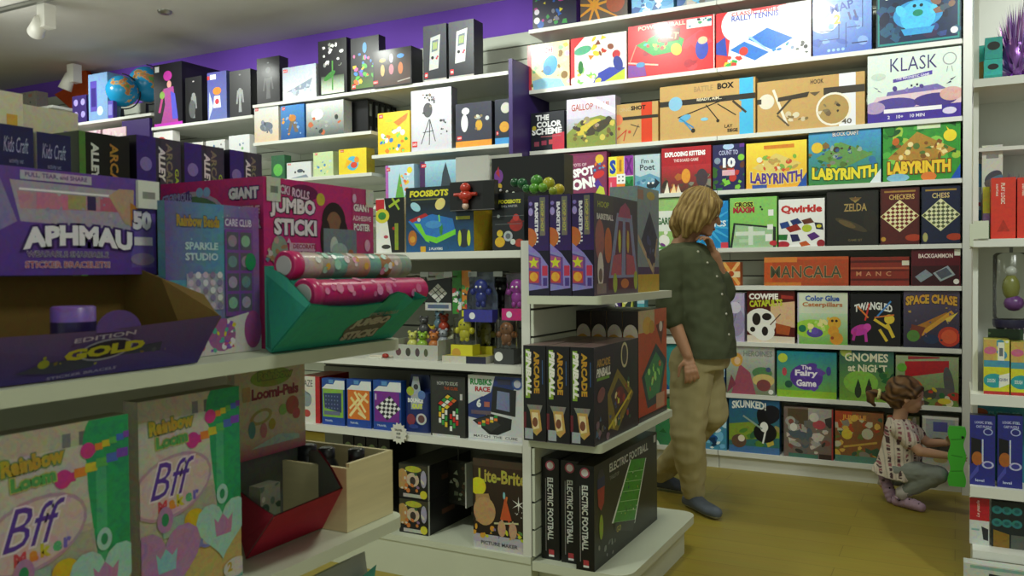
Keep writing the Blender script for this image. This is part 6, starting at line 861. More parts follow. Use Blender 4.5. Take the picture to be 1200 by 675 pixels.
def stick_roll(x, z, y0, y1, r, label, cols, cap):
    t = empty('sticker_roll', (x, (y0+y1)/2, z-r), label=label, cat='sticker roll', group='jumbo sticker rolls')
    mb = MB(); n = 24; m = len(cols)
    for k, c in enumerate(cols):
        a, b = y0+(y1-y0)*k/m, y0+(y1-y0)*(k+1)/m; mb.lathe([(r, a-y0), (r, b-y0)], (x, y0, z), lin(c), n=n, axis='Y')
    rr = random.Random(int(z*1000))
    for k in range(26):
        a = rr.uniform(-.6, 2.2); y = rr.uniform(y0+.02, y1-.03); s = rr.uniform(.005, .011); q = Vector((x+math.cos(a)*(r+.0006), y, z+math.sin(a)*(r+.0006))); tn = Vector((-math.sin(a), 0, math.cos(a))); 
        mb.face([q+tn*s*math.cos(b)+Vector((0, s*math.sin(b), 0)) for b in (2*PI*i/8 for i in range(8))], lin(rr.choice(['#e8d8e0', '#f0a8c8', '#a8d8c8', '#d8b04a', '#e8e8e8'] if len(cols) > 2 else ['#e890b8', '#d870a0'])))
    # lettering wrapped along the roll
    Oc = Vector((x+math.cos(.35)*(r+.0008), y0+.03, z+math.sin(.35)*(r+.0008)-.012)); 
    mb.art([T('JUMBO STICKI', .5, .5, .8, '#f0ecec', w=1, b=.06, o='#4a3a48')] if len(cols) > 2 else [('R', .1, .1, .3, .9, '#c8c8b8'), T('STICKER', .7, .5, .5, '#e8c0d0', w=.4)], Oc, (0, 1, 0), Vector((-math.sin(.35), 0, math.cos(.35))), .13, .022)
    mb.build('wrapper', PRINT, t, origin=(x, y0, z))
    mb = MB(); mb.lathe([(r*.98, -.004), (r*1.1, -.002), (r*1.1, .022), (r*1.0, .024)], (x, y0, z), lin(cap), n=n, axis='Y'); mb.lathe([(r*.72, -.006), (r*.72, -.0045)], (x, y0, z), lin('#cfc6cc'), n=n, axis='Y'); mb.build('end_cap', PLASTIC, t, origin=(x, y0, z))
stick_roll(-1.125, 1.262, 1.205, 1.585, .026, 'clear wrapped sticker roll with magenta ring end, upper one in the teal tray', ['#c8b8bc', '#d0c0b8', '#a8a8a0', '#7ab8a8', '#b8a898', '#c8a08a', '#7ab0a0', '#a87a4a', '#b8b0a8', '#90a098'], '#c8286c')
stick_roll(-1.065, 1.208, 1.19, 1.56, .027, 'magenta jumbo sticker roll, lower of the two in the teal tray', ['#c8206c', '#c8206c'], '#c8286c')

# --- lower shelf
def heart(cx, cy, r, c, c2): return [('H', cx, cy, r, c), ('E', cx, cy+r*.95, r*.22, c, r*.3), ('E', cx, cy+r*.95, r*.1, '#2f8a5c', r*.15), ('P', [(cx-.09, cy+.05), (cx-.07, cy-.05), (cx+.09, cy-.05), (cx+.11, cy+.05), (cx+.06, cy+.02), (cx, cy+.06), (cx-.05, cy+.02)], c2)]
bffa = [('R', 0, 0, 1, 1, '#b9b09c'), ('R', 0, .55, .75, .9, '#c2bdb4'), ('R', .5, .9, .56, .96, '#7a7a7c'), ('R', .62, .9, .68, .96, '#6a6a6c'), ('P', [(.66, .95), (.72, 1), (1, 1), (1, .05), (.8, .2), (.72, .5), (.68, .7)], '#2c9a64'), ('E', .8, .9, .1, '#2c9a64', .14), ('R', .74, .3, .82, .8, '#4aae7a'), ('R', .3, .38, .72, .52, '#a8a694'), ('P', [(.2, .18), (1, .4), (1, 0), (0, 0)], '#c0a868'), ('P', [(0, .1), (.45, .25), (.2, .0), (0, 0)], '#a8946a')]
for i, c in enumerate(('#c83a8a', '#d8843a', '#c8c03a', '#5ab05a', '#4a6ac0', '#7a4ab0')):
    bffa += [('R', .5+.08*i, .75+.012*i, .59+.08*i, .79+.012*i, c), ('R', .68+.055*i, .855+.008*i, .74+.055*i, .885+.008*i, c)]
bffa += [('E', .5, .77, .04, '#c83a8a'), ('E', .68, .87, .035, '#c83a8a'), T('Rainbow', .3, .87, .07, '#b8a03a', w=.42, b=.06, o='#6a8a5a', r=3), T('Loom', .3, .795, .06, '#5a9a5a', w=.3, b=.06, o='#b8b06a', r=3), ('E', .3, .57, .24, '#b493a8', .15, 12), ('E', .3, .57, .225, '#cdb6b8', .135, 12), T('Bff', .3, .61, .17, '#5a3a9c', w=.42, s=.4, b=.0, o='#e0d0dc', ob=.035), T('M', .2, .485, .055, '#c84a5a', b=.06), T('a', .29, .483, .045, '#d88a3a', b=.06), T('k', .37, .495, .06, '#c8b83a', b=.06), T('e', .45, .495, .045, '#5ab07a', b=.06), T('r', .52, .5, .045, '#7a6ac0', b=.06), ('E', .5, .38, .06, '#d0b02c', .05), ('R', .2, .33, .4, .42, '#9ab0a0'), ('E', .32, .3, .05, '#6a94a8'), ('P', [(.38, .1), (.5, .22), (.62, .24), (.6, .27), (.45, .24)], '#7a80b8'), ('E', .63, .25, .05, '#7a80b8', .035), ('E', .63, .25, .03, '#b8b0a0', .02)]
bffa += heart(.79, .30, .17, '#a3ccc0', '#b880a8')+heart(.22, .22, .21, '#b080b0', '#8ac0c4')+[('P', [(.55, 0), (1, 0), (1, .06)], '#7ab0a0'), ('E', .92, .06, .08, '#c8c4bc', .05), T('2', .86, .07, .05, '#b8a03a', b=.05)]
for i, (x, a, b, h) in enumerate(((-1.12, .405, .635, .335), (-1.125, .640, .858, .335), (-1.15, .893, 1.108, .345))):
    gbox('craft_box', ('pale loom craft box cut off at the left end of the lower shelf', 'pale and green loom craft box with heart charms, the nearer of the two large ones', 'pale and green loom craft box with heart charms, beside the red tray display')[i], x, a, b, .699, h, .035, '#b5ac98', bffa, cat='craft box', group='loom craft boxes with heart charms', topc='#8a8474')
# small character loom header and red tray
q0 = atX(288, 641, -1.2); q1 = atX(363, 616, -1.2); ya, yb = q0.y, q1.y+.04
t = empty('counter_display', (-1.3, (ya+yb)/2, .699), label='red lipped counter tray with grey inside under a cream loom pack header', cat='counter display')
X_ = -1.295; hz0, hz1 = .86, 1.062
h0 = atX(276, 540, X_+.0).y; h1 = atX(358, 520, X_).y
mb = MB(); mb.box(X_-.02, h0, hz0, X_, h1, hz1, lin('#c4b89a'))
mb.art([('G', '#a8506a', '#c4bc98', (0, 0, 1, .22)), ('R', 0, .93, 1, 1, '#a8b07a'), ('E', .5, .82, .3, '#8aa03a', .1), T('Rainbow', .56, .84, .09, '#8a9a3a', w=.5, b=.05, o='#5a6a3a'), T('Loomi-Pals', .56, .66, .12, '#8a3a44', w=.68, b=.05, o='#c8c0a0'), ('E', .35, .42, .16, '#a89a5a', .08, 10), ('E', .35, .42, .11, '#c4bca4', .05, 10), ('E', .22, .3, .05, '#5a8a8a', .09), ('E', .38, .27, .05, '#b87a7a', .08), ('E', .5, .32, .05, '#a8a03a', .06), ('E', .66, .45, .06, '#8ab05a'), ('E', .8, .48, .1, '#a85a4a', .1), ('E', .86, .38, .06, '#b85a5a'), ('P', [(.2, .1), (.6, .2), (.9, .15), (.9, .1)], '#a8c0b0'), ('R', .1, .6, .2, .75, '#b89a6a')], (X_, h0, hz0), (0, 1, 0), (0, 0, 1), h1-h0, hz1-hz0)
mb.box(X_-.02, h0+.005, .70, X_-.015, h1-.01, hz0, lin('#6a6c68')); mb.build('header_card', PRINT, t, origin=(X_, h0, hz0))
RD = lin('#a81838'); GR = lin('#6c6c66')
fl0, fl1 = Vector((-1.2, ya, .70)), Vector((-1.2, yb, .70)); g0 = atX(322, 604, -1.085); g1 = atX(403, 572, -1.085); bk0, bk1 = Vector((X_-.002, ya+.08, .70)), Vector((X_-.002, yb+.06, .70))
g0 = atX(322, 605, -1.07); g1 = atX(402, 572, -1.05)
k0 = Vector((X_+.002, h0+.01, .845)); k1 = Vector((X_+.002, h1+.01, .845))
mb = MB(); mb.face([fl0, fl1, g1, g0], RD); mb.face([p+Vector((-.003, 0, .001)) for p in (fl0, g0, g1, fl1)], GR)
k0.z = .80; s0 = [fl0, g0, g0.lerp(k0, .3)+Vector((0, 0, -.002)), g0.lerp(k0, .65)+Vector((0, 0, -.002)), k0, Vector((X_+.002, k0.y, .70))]; [mb.face([s0[5], s0[i], s0[i+1]], RD) for i in range(4)]; [mb.face([p+Vector((-.002, .004, 0)) for p in (s0[5], s0[i+1], s0[i])], GR) for i in range(4)]
s1 = [fl1, g1, g1.lerp(k1, .3)+Vector((0, 0, .018)), g1.lerp(k1, .65)+Vector((0, 0, .026)), k1, Vector((X_+.002, k1.y, .70))]; [mb.face([s1[5], s1[i+1], s1[i]], RD) for i in range(4)]; [mb.face([p-Vector((.002, .004, 0)) for p in (s1[5], s1[i], s1[i+1])], GR) for i in range(4)]
mb.build('tray', CARD, t, origin=(-1.2, ya, .7))
mb = MB(); o_ = Vector((-1.23, ya+.055, .708)); mb.box(o_.x-.015, o_.y, o_.z, o_.x+.015, o_.y+.055, o_.z+.115, lin('#8a8a7a')); mb.art([('B', 541, 12, (0, 0, 1, 1), ['#a8a03a', '#5a6a5a', '#b8b4a0', '#3a4a3a'], .05, .12)], (o_.x+.015, o_.y, o_.z), (0, 1, 0), (0, 0, 1), .055, .115); tag(mb.build('craft_pack', PRINT, None, origin=o_), 'small green and cream loom pack leaning inside the red tray', 'craft pack')
# cream wooden crate with dark packs
t = empty('wooden_crate', (-1.23, 1.46, .699), label='pale birch crate open at the top at the far end of the lower shelf', cat='crate')
x0, x1, y0, y1, z0, z1 = -1.40, -1.132, 1.385, 1.548, .699, .843
mb = MB(); mb.box(x0, y0, z0, x1, y0+.009, z1-.008); mb.box(x0, y1-.009, z0, x1, y1, z1); mb.box(x0, y0+.009, z0, x0+.009, y1-.009, z1); mb.box(x1-.009, y0+.009, z0, x1, y1-.009, z1); mb.box(x0+.009, y0+.009, z0, x1-.009, y1-.009, z0+.008); mb.build('crate', WOODC, t, origin=(-1.23, 1.46, z0))
for i, (dx, dy, s, h, c, nm) in enumerate(((-.225, .05, .030, .185, '#33353a', 'dark grey pouch with a silver top sticking out of the birch crate'), (-.165, .07, .026, .148, '#22242e', 'navy capped bottle in the birch crate'), (-.10, .055, .026, .150, '#1a1b20', 'black capped bottle in the middle of the birch crate'), (-.045, .09, .026, .146, '#15161a', 'black capped bottle nearest the right side of the birch crate'))):
    o_ = Vector((x1+dx, y0+dy, z0+.009)); mb = MB(); c_ = lin(c)
    if i == 0: mb.extr([(o_.x-.03, o_.y, o_.z), (o_.x+.03, o_.y, o_.z), (o_.x+.042, o_.y, o_.z+h), (o_.x-.018, o_.y, o_.z+h)], (0, .02, 0), c_); mb.extr([(o_.x+.0, o_.y-.001, o_.z+h-.02), (o_.x+.03, o_.y-.001, o_.z+h-.02), (o_.x+.032, o_.y-.001, o_.z+h-.006), (o_.x+.002, o_.y-.001, o_.z+h-.006)], (0, .002, 0), lin('#b8bab8'))
    else: mb.lathe([(s*.9, 0), (s, .004), (s, h*.75), (s*.7, h*.85), (s*.72, h*.87), (s*.72, h), (s*.5, h+.003)], o_, c_, n=16)
    tag(mb.build('bottle' if i else 'pouch', PLASTIC, None, origin=o_), nm, 'bottle' if i else 'pouch', 'bottles in the birch crate' if i else None)
# plastic pack under the lower shelf
o_ = Vector((-1.16, 1.42, .301)); mb = MB(); n = 10; V = []; Fs = []
for j in range(7):
    v = j/6; w = .12*(1-.15*v); th = .035*math.sin(PI*min(v+.12, 1))+.004
    for i in range(n):
        a = 2*PI*i/n; V.append((o_.x+th*math.cos(a)-.03*v, o_.y+w*math.sin(a)*(1+.04*math.sin(5*a+j)), o_.z+.31*v))
for j in range(6):
    for i in range(n): Fs.append((j*n+i, j*n+(i+1) % n, (j+1)*n+(i+1) % n, (j+1)*n+i))
mb.mesh(V, Fs, lin('#a4aca6'), 0, True); mb.mesh(V[-n:], [tuple(range(n))], lin('#8c9490')); mb.art([('P', [(.5, .5), (.9, .8), (1, .95), (.6, .9)], '#3f9484'), ('L', 0, .72, 1, .78, .015, '#4c4e50'), ('B', 551, 8, (0, .2, 1, .7), ['#a8b0ac', '#5a706a', '#c0c4c0'], .04, .08)], (o_.x+.032, o_.y-.1, o_.z+.02), (0, 1, 0), Vector((-.12, 0, 1)).normalized(), .2, .28)
tag(mb.build('plastic_pack', PLASTIC, None, origin=o_), 'crumpled grey and teal plastic pack on the shelf under the birch crate', 'plastic pack')
# ------------------------------------------------------------------ the unit at the right edge
RX = .058; FY = 3.6
t = empty('display_gondola', (.5, 3.8, 0), label='white shop gondola cut off by the right edge, blue game boxes on it', cat='display stand')
mb = MB(); mb.box(RX, 3.70, 0, RX+.018, 4.02, 3.1); mb.build('side_panel', WHITE, t, origin=(RX, 3.7, 0))
mb = MB(); mb.box(RX+.019, 3.985, 0, .62, 4.02, 3.1); mb.build('back_panel', WHITE, t, origin=(RX, 4.0, 0))
for z in (1.95, 1.352, .767, .418): shelf_board('shelf', t, RX-.008 if z < 1.9 else RX, FY, .62, 3.984, z, .03 if z > 1 else .04, WHITE)
shelf_board('lower_shelf', t, RX, FY-.05, .62, 3.984, .19, .03, WHITE)
mb = MB(); mb.box(RX+.02, FY, 0, .62, 3.984, .158); mb.build('base', WHITE, t, origin=(RX+.02, FY, 0))
mb = MB(); mb.box(RX+.019, 3.78, 1.70, .62, 3.984, 1.715); mb.build('upper_back_rail', WHITE, t, origin=(.5, 3.8, 1.7))
mb = MB(); mb.box(RX-.012, FY-.008, 1.325, RX+.0, FY+.07, 1.41); mb.box(RX, FY-.008, 1.353, RX+.05, FY-.004, 1.42); mb.build('price_holder', CREAMW, t, origin=(RX, FY, 1.33))
def rb(name, x0, x1, yt, z, label, base, art, Y=3.63, d=.08, h=None, cat='toy box', group=None, **k):
    A = atY(x0, 300, Y).x; B = atY(x1, 300, Y).x; H = h or atY((x0+min(x1, 1200))/2, yt, Y).z-z
    return carton(name, label, ((A+B)/2, Y, z), B-A-.002, H, d, base, art, group=group, cat=cat, **k)
TQ = '#2fb8b0'
eye = [('E', .5, .6, .26, '#10181a', .2)]
GA = 'turquoise cube boxes with black dots'
rb('cube_box', 1152, 1174, 0, 1.95, 'turquoise cube box with a black dot, lower front one of the stack', TQ, [('E', .5, .62, .24, '#0e1416', .15), ('R', 0, 0, 1, .2, '#1f9a94')], h=.075, d=.085, cat='cube box', group=GA, left=eye)
rb('cube_box', 1153, 1174, 0, 2.026, 'turquoise cube box with a black dot, on top of the stack', '#2ba8a2', eye, h=.08, d=.085, cat='cube box', group=GA, left=eye, topc=TQ)
rb('cube_box', 1146, 1156, 0, 1.95, 'turquoise cube box half hidden behind the stack of cubes', TQ, [('E', .4, .3, .2, '#c88a3a', .3)], Y=3.74, h=.155, d=.05, cat='cube box', group=GA)
def tinsel(name, c, rx, rz, n, col, cols, label, seed):
    rr = random.Random(seed); mb = MB()
    for k in range(n):
        a = rr.uniform(0, 2*PI); b = rr.uniform(-.2, 1.4); d = Vector((math.cos(a)*math.cos(b)*rx, math.sin(a)*math.cos(b)*rx*.7, math.sin(b)*rz)); p = Vector(c)+d*rr.uniform(.1, .4); q = Vector(c)+d*rr.uniform(.8, 1.05); w = Vector((rr.uniform(-1, 1), rr.uniform(-1, 1), rr.uniform(-1, 1))).normalized()*.008
        if q.z < c[2]: q.z = c[2]+.004
        mb.face([p-w, p+w, q], lin(rr.choice(cols)))
    mb.ball(Vector(c)+Vector((0, 0, rz*.25)), (rx*.55, rx*.4, rz*.3), lin(col), n=12)
    return tag(mb.build(name, SHINY, None, origin=c), label, 'gift decoration')
tinsel('tinsel_pack', tuple(atY(1190, 90, 3.68)[:2])+(1.952,), .085, .30, 380, '#8a5aa8', ['#b89ae0', '#d8c0f0', '#7a3a9c', '#e8a8e0', '#5a3a70'], 'shiny lilac tinsel pack beside the turquoise cubes', 3)
rb('puzzle_box', 1150, 1175, 170, 1.352, 'white puzzle box with an interlocking puzzle picture, behind the red boxes', '#d8d8cc', [('E', .55, .66, .09, '#4a4a54', .06, 40), ('E', .68, .62, .1, '#5a7a9c', .05, 30), ('E', .5, .58, .08, '#6a5a54', .05, -30), ('R', .2, .86, .8, .9, '#8a8a84')], Y=3.80, d=.06, cat='puzzle')
rb('puzzle_box', 1142, 1151, 192, 1.352, 'narrow light blue box at the left end of the shelf with the red boxes', '#3f9ad0', [('R', .1, .4, .9, .7, '#c8d8e8'), ('R', .2, .45, .8, .5, '#c83a5a')], Y=3.86, d=.05, cat='puzzle')
rb('puzzle_box', 1151, 1160, 219, 1.352, 'small yellow topped box between the blue and the red boxes', '#8a7ab0', [('R', 0, .5, 1, 1, '#c8d03a'), ('R', 0, 0, 1, .3, '#3a8a4a')], Y=3.72, d=.05, cat='puzzle')
RR_ = [T('wooden', .42, .86, .1, '#f0d8cc', r=-90, w=.36), T('train set', .25, .86, .1, '#f0d8cc', r=-90, w=.36), ('P', [(.3, .1), (.7, .1), (.5, .3)], '#a82418')]
RR_ = [T('PLAY LOGIC', .48, .74, .17, '#f0dcd0', r=-90, w=.34), T('series', .25, .8, .12, '#e8c8bc', r=-90, w=.2), ('P', [(.25, .12), (.75, .12), (.5, .32)], '#b8301f')]
rb('puzzle_box', 1161, 1190.5, 208, 1.352, 'red upright box with white vertical lettering, the left one of two', '#d63a28', RR_, d=.12, cat='puzzle', group='red upright boxes')
rb('puzzle_box', 1191.5, 1222, 208, 1.352, 'red upright box with white vertical lettering, cut by the right edge', '#d63a28', RR_, d=.12, cat='puzzle', group='red upright boxes')
mb = MB(); A = atY(1150, 208, 3.76); rr = random.Random(4)
tinsel('tinsel_pack', (A.x+.12, 3.83, 1.353), .13, .26, 420, '#8a2a8a', ['#c83ab0', '#8a3a9c', '#6a4ab8', '#e078c8', '#4a2a5c'], 'magenta and violet tinsel pack behind the red boxes', 8)
# hanging tube pack and dark pack beneath
A = atY(1185, 290, 3.66); t = empty('hanging_toy_pack', (A.x, 3.66, 1.02), label='clear hanging tube pack with an olive toy under the shelf of red boxes', cat='toy pack')
mb = MB(); mb.lathe([(.055, 0), (.06, .01), (.06, .24), (.05, .25)], (0, 0, .03), (1, 1, 1), n=20); mb.build('tube', CLEAR, t)
mb = MB(); mb.ball((0, 0, .15), (.03, .025, .05), lin('#7a7a34')); mb.ball((.01, 0, .09), (.035, .03, .03), lin('#6a3a7c')); mb.ball((0, 0, .21), (.02, .02, .02), lin('#b8b8b0')); mb.build('toy_figure', PLASTIC, t)
mb = MB(); mb.lathe([(.057, .0), (.061, .012), (.061, .03)], (0, 0, 0), lin('#2c2a44'), n=20); mb.tube([(0, 0, .28), (0, 0, .30)], .006, (.2, .2, .2), n=8); mb.build('cap', PLASTIC, t)
A = atY(1190, 380, 3.80); mb = MB(); 
for k in range(9): mb.ball((A.x-.05+.02*(k % 4), 3.80+.01*(k % 3), .93+.022*(k//2)), .022, lin(['#2a2830', '#3a3444', '#22282a'][k % 3]), n=10)
mb.box(A.x-.06, 3.78, .77, A.x+.08, 3.86, .915, lin('#3a3a40')); tag(mb.build('toy_pack', PLASTIC, None, origin=(A.x, 3.8, .768)), 'dark lumpy toy pack standing behind the yellow packs', 'toy pack')
YW = [('B', 562, 8, (.5, .6, 1, 1), ['#c8c03a', '#e8e6d8', '#4a94b0'], .03, .08), ('R', 0, .5, 1, .62, '#4a94b0'), ('R', 0, .0, 1, .5, '#d0d02c'), ('E', .4, .25, .17, '#2f9aa0', .13), ('R', .55, .62, .8, .95, '#e8e6d8'), ('R', .6, .7, .75, .85, '#6a6a70'), ('P', [(.6, .12), (1, .2), (1, .4), (.6, .35)], '#e4e4d8'), ('R', 0, .62, .5, 1, '#c8a858'), T('DOUGH', .3, .25, .07, '#e8f0e8', w=.3), ('E', .25, .8, .1, '#c86a8a', .07), T('SQUISH', .75, .27, .06, '#3a4a8c', w=.34), ('R', 0, .0, 1, .06, '#b8302c')]
rb('craft_pack', 1153, 1184, 398, .767, 'yellow and white craft pack with a teal spot on the right gondola', '#d8d060', YW, d=.1, cat='craft pack', group='yellow craft packs')
rb('craft_pack', 1185, 1216, 401, .767, 'yellow and white craft pack cut off by the right edge of the picture', '#d8d060', YW, d=.1, cat='craft pack', group='yellow craft packs')
rb('craft_pack', 1158, 1200, 386, .767, 'dark green topped pack behind the yellow craft packs', '#2c4a2c', [('B', 561, 10, (0, .4, 1, 1), ['#4a7a3a', '#1f2c1c', '#6a8a5a'], .04, .1)], Y=3.735, d=.03, cat='craft pack')
BX = [('R', 0, 0, 1, 1, '#2c2f86'), ('P', [(.05, .3), (.45, .35), (.45, .65), (.05, .68)], '#15151c'), ('E', .3, .38, .07, '#a8602c', .1), ('R', .48, .33, .54, .66, '#c8ccd8'), T('LOGIC STEEL', .55, .9, .035, '#c8ccec', w=.7), T('CAST PUZZLE', .55, .84, .035, '#c8ccec', w=.6), ('E', .72, .77, .06, '#aab0e0', .05), ('E', .72, .77, .045, '#2c2f86', .037), ('E', .72, .3, .075, '#b8bce0', .055), ('E', .72, .3, .05, '#3a3e94', .035), ('P', [(0, .12), (.35, .3), (.35, .2), (0, .05)], '#4a4eb0'), T('level', .4, .07, .04, '#c8ccec', w=.35)]
rb('puzzle_box', 1137, 1167.5, 487, .418, 'dark blue metal puzzle box with a black window, left one of two', '#26286c', BX, d=.05, cat='puzzle', group='dark blue puzzle boxes', topc='#4a4a58')
rb('puzzle_box', 1169.5, 1200, 487, .418, 'dark blue metal puzzle box with a black window, right one of two', '#26286c', BX, d=.05, cat='puzzle', group='dark blue puzzle boxes', topc='#4a4a58')
rb('puzzle_box', 1141, 1215, 478, .418, 'teal box behind the dark blue puzzle boxes', '#2f8a94', [T('PUZZLES', .5, .9, .05, '#7ab8b8', w=.5), ('E', .1, .9, .1, '#b85a2c', .06)], Y=3.74, d=.1, h=.29, cat='puzzle')
rb('book', 1137, 1161, 592, .19, 'red and white upright box with a small dark sketch, lowest shelf', '#d0d4d0', [('R', 0, .52, 1, 1, '#b8202c'), T('Le puzzle', .45, .77, .2, '#e0c0b8', r=90, w=.36, s=.3), ('P', [(.6, .4), (.95, .35), (.95, .1), (.7, .12)], '#2c2c34'), ('R', .1, .3, .5, .34, '#8ab0b0')], d=.05, h=.178, cat='puzzle')
rb('puzzle_box', 1163, 1206, 598, .19, 'black box with six teal cube drawings, lowest shelf at the right edge', '#1c2628', [('E', .15+.28*i, .82-.28*j, .1, '#2f7a7a', .09) for i in range(3) for j in range(2)]+[('E', .15+.28*i, .82-.28*j, .05, '#1f5a5c', .04) for i in range(3) for j in range(2)]+[('P', [(.05, 0), (.05, .38), (.5, .3), (.5, 0)], '#8a6a24'), ('P', [(.55, 0), (.55, .3), (.95, .3), (.95, 0)], '#5a5e58')], d=.05, h=.172, cat='puzzle')
# flat white box on a low step in front
mb = MB(); A = atY(1130, 655, 3.50)
carton('puzzle_box', 'white flat box with a black and a green label low at the right edge', (A.x+.105, 3.48, .005), .215, .155, .06, '#c8ccc6', [('R', .1, .9, .9, .97, '#8ab0a8'), ('P', [(.35, .3), (.58, .3), (.6, .8), (.38, .82)], '#23262a'), T('TACTI', .48, .55, .3, '#d8dcd8', r=90, w=.36, b=.05), ('E', .75, .65, .1, '#6ac08a', .1), ('R', .65, .72, .95, .82, '#b8a88a')], rotz=0, cat='puzzle')
# ------------------------------------------------------------------ people
def J(px, py, Y): return atY(px, py, Y)
def organic(name, build, mat, col, parent, origin, voxel=.006, smooth=6, folds=None, colf=None, cuts=None):
    """overlapping closed shapes fused into one continuous skin by a voxel remesh, then smoothed"""
    mb = MB(); build(mb)
    me = bpy.data.meshes.new('tmp'); me.from_pydata([tuple(p) for p in mb.v], [], mb.f); me.update()
    o = bpy.data.objects.new('tmp', me); sc.collection.objects.link(o)
    r = o.modifiers.new('r', 'REMESH'); r.mode = 'VOXEL'; r.voxel_size = voxel
    s = o.modifiers.new('s', 'SMOOTH'); s.iterations = smooth; s.factor = .5
    dg = bpy.context.evaluated_depsgraph_get(); ev = o.evaluated_get(dg); m2 = bpy.data.meshes.new_from_object(ev)
    bpy.data.objects.remove(o); bpy.data.meshes.remove(me)
    bm = bmesh.new(); bm.from_mesh(m2)
    for co, no in (cuts or []):
        g = bm.verts[:]+bm.edges[:]+bm.faces[:]; bmesh.ops.bisect_plane(bm, geom=g, plane_co=co, plane_no=no, clear_outer=True)
    bm.normal_update()
    if folds:
        for v in bm.verts: v.co += v.normal*folds(v.co)
    bm.to_mesh(m2); bm.free()
    me = m2; me.name = name; O_ = Vector(origin)
    ca = me.color_attributes.new('Col', 'FLOAT_COLOR', 'POINT'); flat = []
    base = lin(col)
    for v in me.vertices:
        c = colf(v.co) if colf else base; flat += [c[0], c[1], c[2], 1]
    ca.data.foreach_set('color', flat)
    me.transform(Matrix.Translation(-O_)); me.materials.clear(); me.materials.append(mat)
    me.polygons.foreach_set('use_smooth', [True]*len(me.polygons))
    o = bpy.data.objects.new(name, me); sc.collection.objects.link(o); o.location = O_-parent.location; o.parent = parent
    return o
def limb(mb, pts, rad, sub=4, n=14, sx=1):
    P_, R_ = [], []
    for i in range(len(pts)-1):
        for k in range(sub): t = k/sub; P_.append(Vector(pts[i]).lerp(Vector(pts[i+1]), t)); R_.append(rad[i]*(1-t)+rad[i+1]*t)
    P_.append(Vector(pts[-1])); R_.append(rad[-1])
    mb.tube(P_, R_, (1, 1, 1), n=n); 
    for p, r in zip(pts, rad): mb.ball(p, r*1.0, (1, 1, 1), n=n)
def rings(mb, rs, e1, e2, n=28):
    """closed loft of ellipses: (centre, half width along e1, half width along e2)"""
    V = []
    for c, a, b in rs:
        for k in range(n): t = 2*PI*k/n; V.append(Vector(c)+e1*a*math.cos(t)+e2*b*math.sin(t))
    Fs = [tuple(range(n-1, -1, -1)), tuple((len(rs)-1)*n+k for k in range(n))]
    for i in range(len(rs)-1):
        for k in range(n): Fs.append((i*n+k, i*n+(k+1) % n, (i+1)*n+(k+1) % n, (i+1)*n+k))
    mb.mesh(V, Fs, (1, 1, 1))
def hand(mb, wrist, d, palm_n, size, curl=.5, spread=.12):
    """palm and five separate fingers; d points from wrist to knuckles, palm_n out of the palm"""
    d = Vector(d).normalized(); n = Vector(palm_n); n = (n-d*n.dot(d)).normalized(); s = d.cross(n); w = Vector(wrist); k = size/.18
    for i in range(5):
        t = i/4; q = w+d*(.085*k*t); 
        for j in (-1.4, 0, 1.4): mb.ball(q+s*j*.016*k*(.6+.4*t), .0145*k, (1, 1, 1), n=8)
    L = (.060, .070, .075, .068, .052)
    for i in range(4):
        off = (i-1.5)*.0185*k; base = w+d*.088*k+s*off; dd = (d+s*(i-1.5)*spread).normalized(); r = .0082*k; p = base; pts = [base-d*.02*k, base]; a = curl*.5
        for j, f in enumerate((.45, .32, .23)):
            v = (dd*math.cos(a)+n*math.sin(a)); p = p+v*(L[i+1]*1.1*k*f); pts.append(p); a += curl
        limb(mb, pts, [r*1.1, r*1.08, r, r*.95, r*.82], sub=2, n=8)
    b = w+d*.03*k-s*.026*k; v = (d*.55-s*.75+n*.35).normalized(); v2 = (d*.85-s*.25+n*.45).normalized()
    limb(mb, [b, b+v*.032*k, b+v*.032*k+v2*.028*k, b+v*.032*k+v2*.052*k], [.013*k, .0105*k, .0095*k, .008*k], sub=2, n=8)
E1 = Vector((.962, .272, 0)); E2 = Vector((-.272, .962, 0)); UZ = Vector((0, 0, 1))

# ---- the standing shopper
WO = Vector((-1.22, 4.25, 0))
wo = empty('person', WO, label='woman in an olive cardigan and beige trousers facing right, one hand at her chin', cat='person')
WY = 4.22
SK = '#b98a6c'
head_c = J(820, 250, WY); HR = Matrix.Rotation(math.atan2(E1.y, E1.x), 3, 'Z') @ Matrix.Rotation(math.radians(18), 3, 'Y')
fw = HR @ Vector((1, 0, 0)); hup = HR @ Vector((0, 0, 1)); hl = HR @ Vector((0, 1, 0))
neckb = J(797, 292, WY); shN = J(786, 306, 4.05); shF = J(816, 304, 4.40)
elN = J(785, 366, 4.02); wrN = J(806, 417, 4.0); elF = J(849, 343, 4.30); wrF = J(838, 299, 4.20)
hipN, hipF = J(812, 425, 4.14), J(822, 427, 4.32)
knN, anN = J(806, 505, 4.12), J(812, 582, 4.26); knF, anF = J(833, 483, 4.32), J(777, 558, 4.55)
anN.z = .09; anF.z = .10
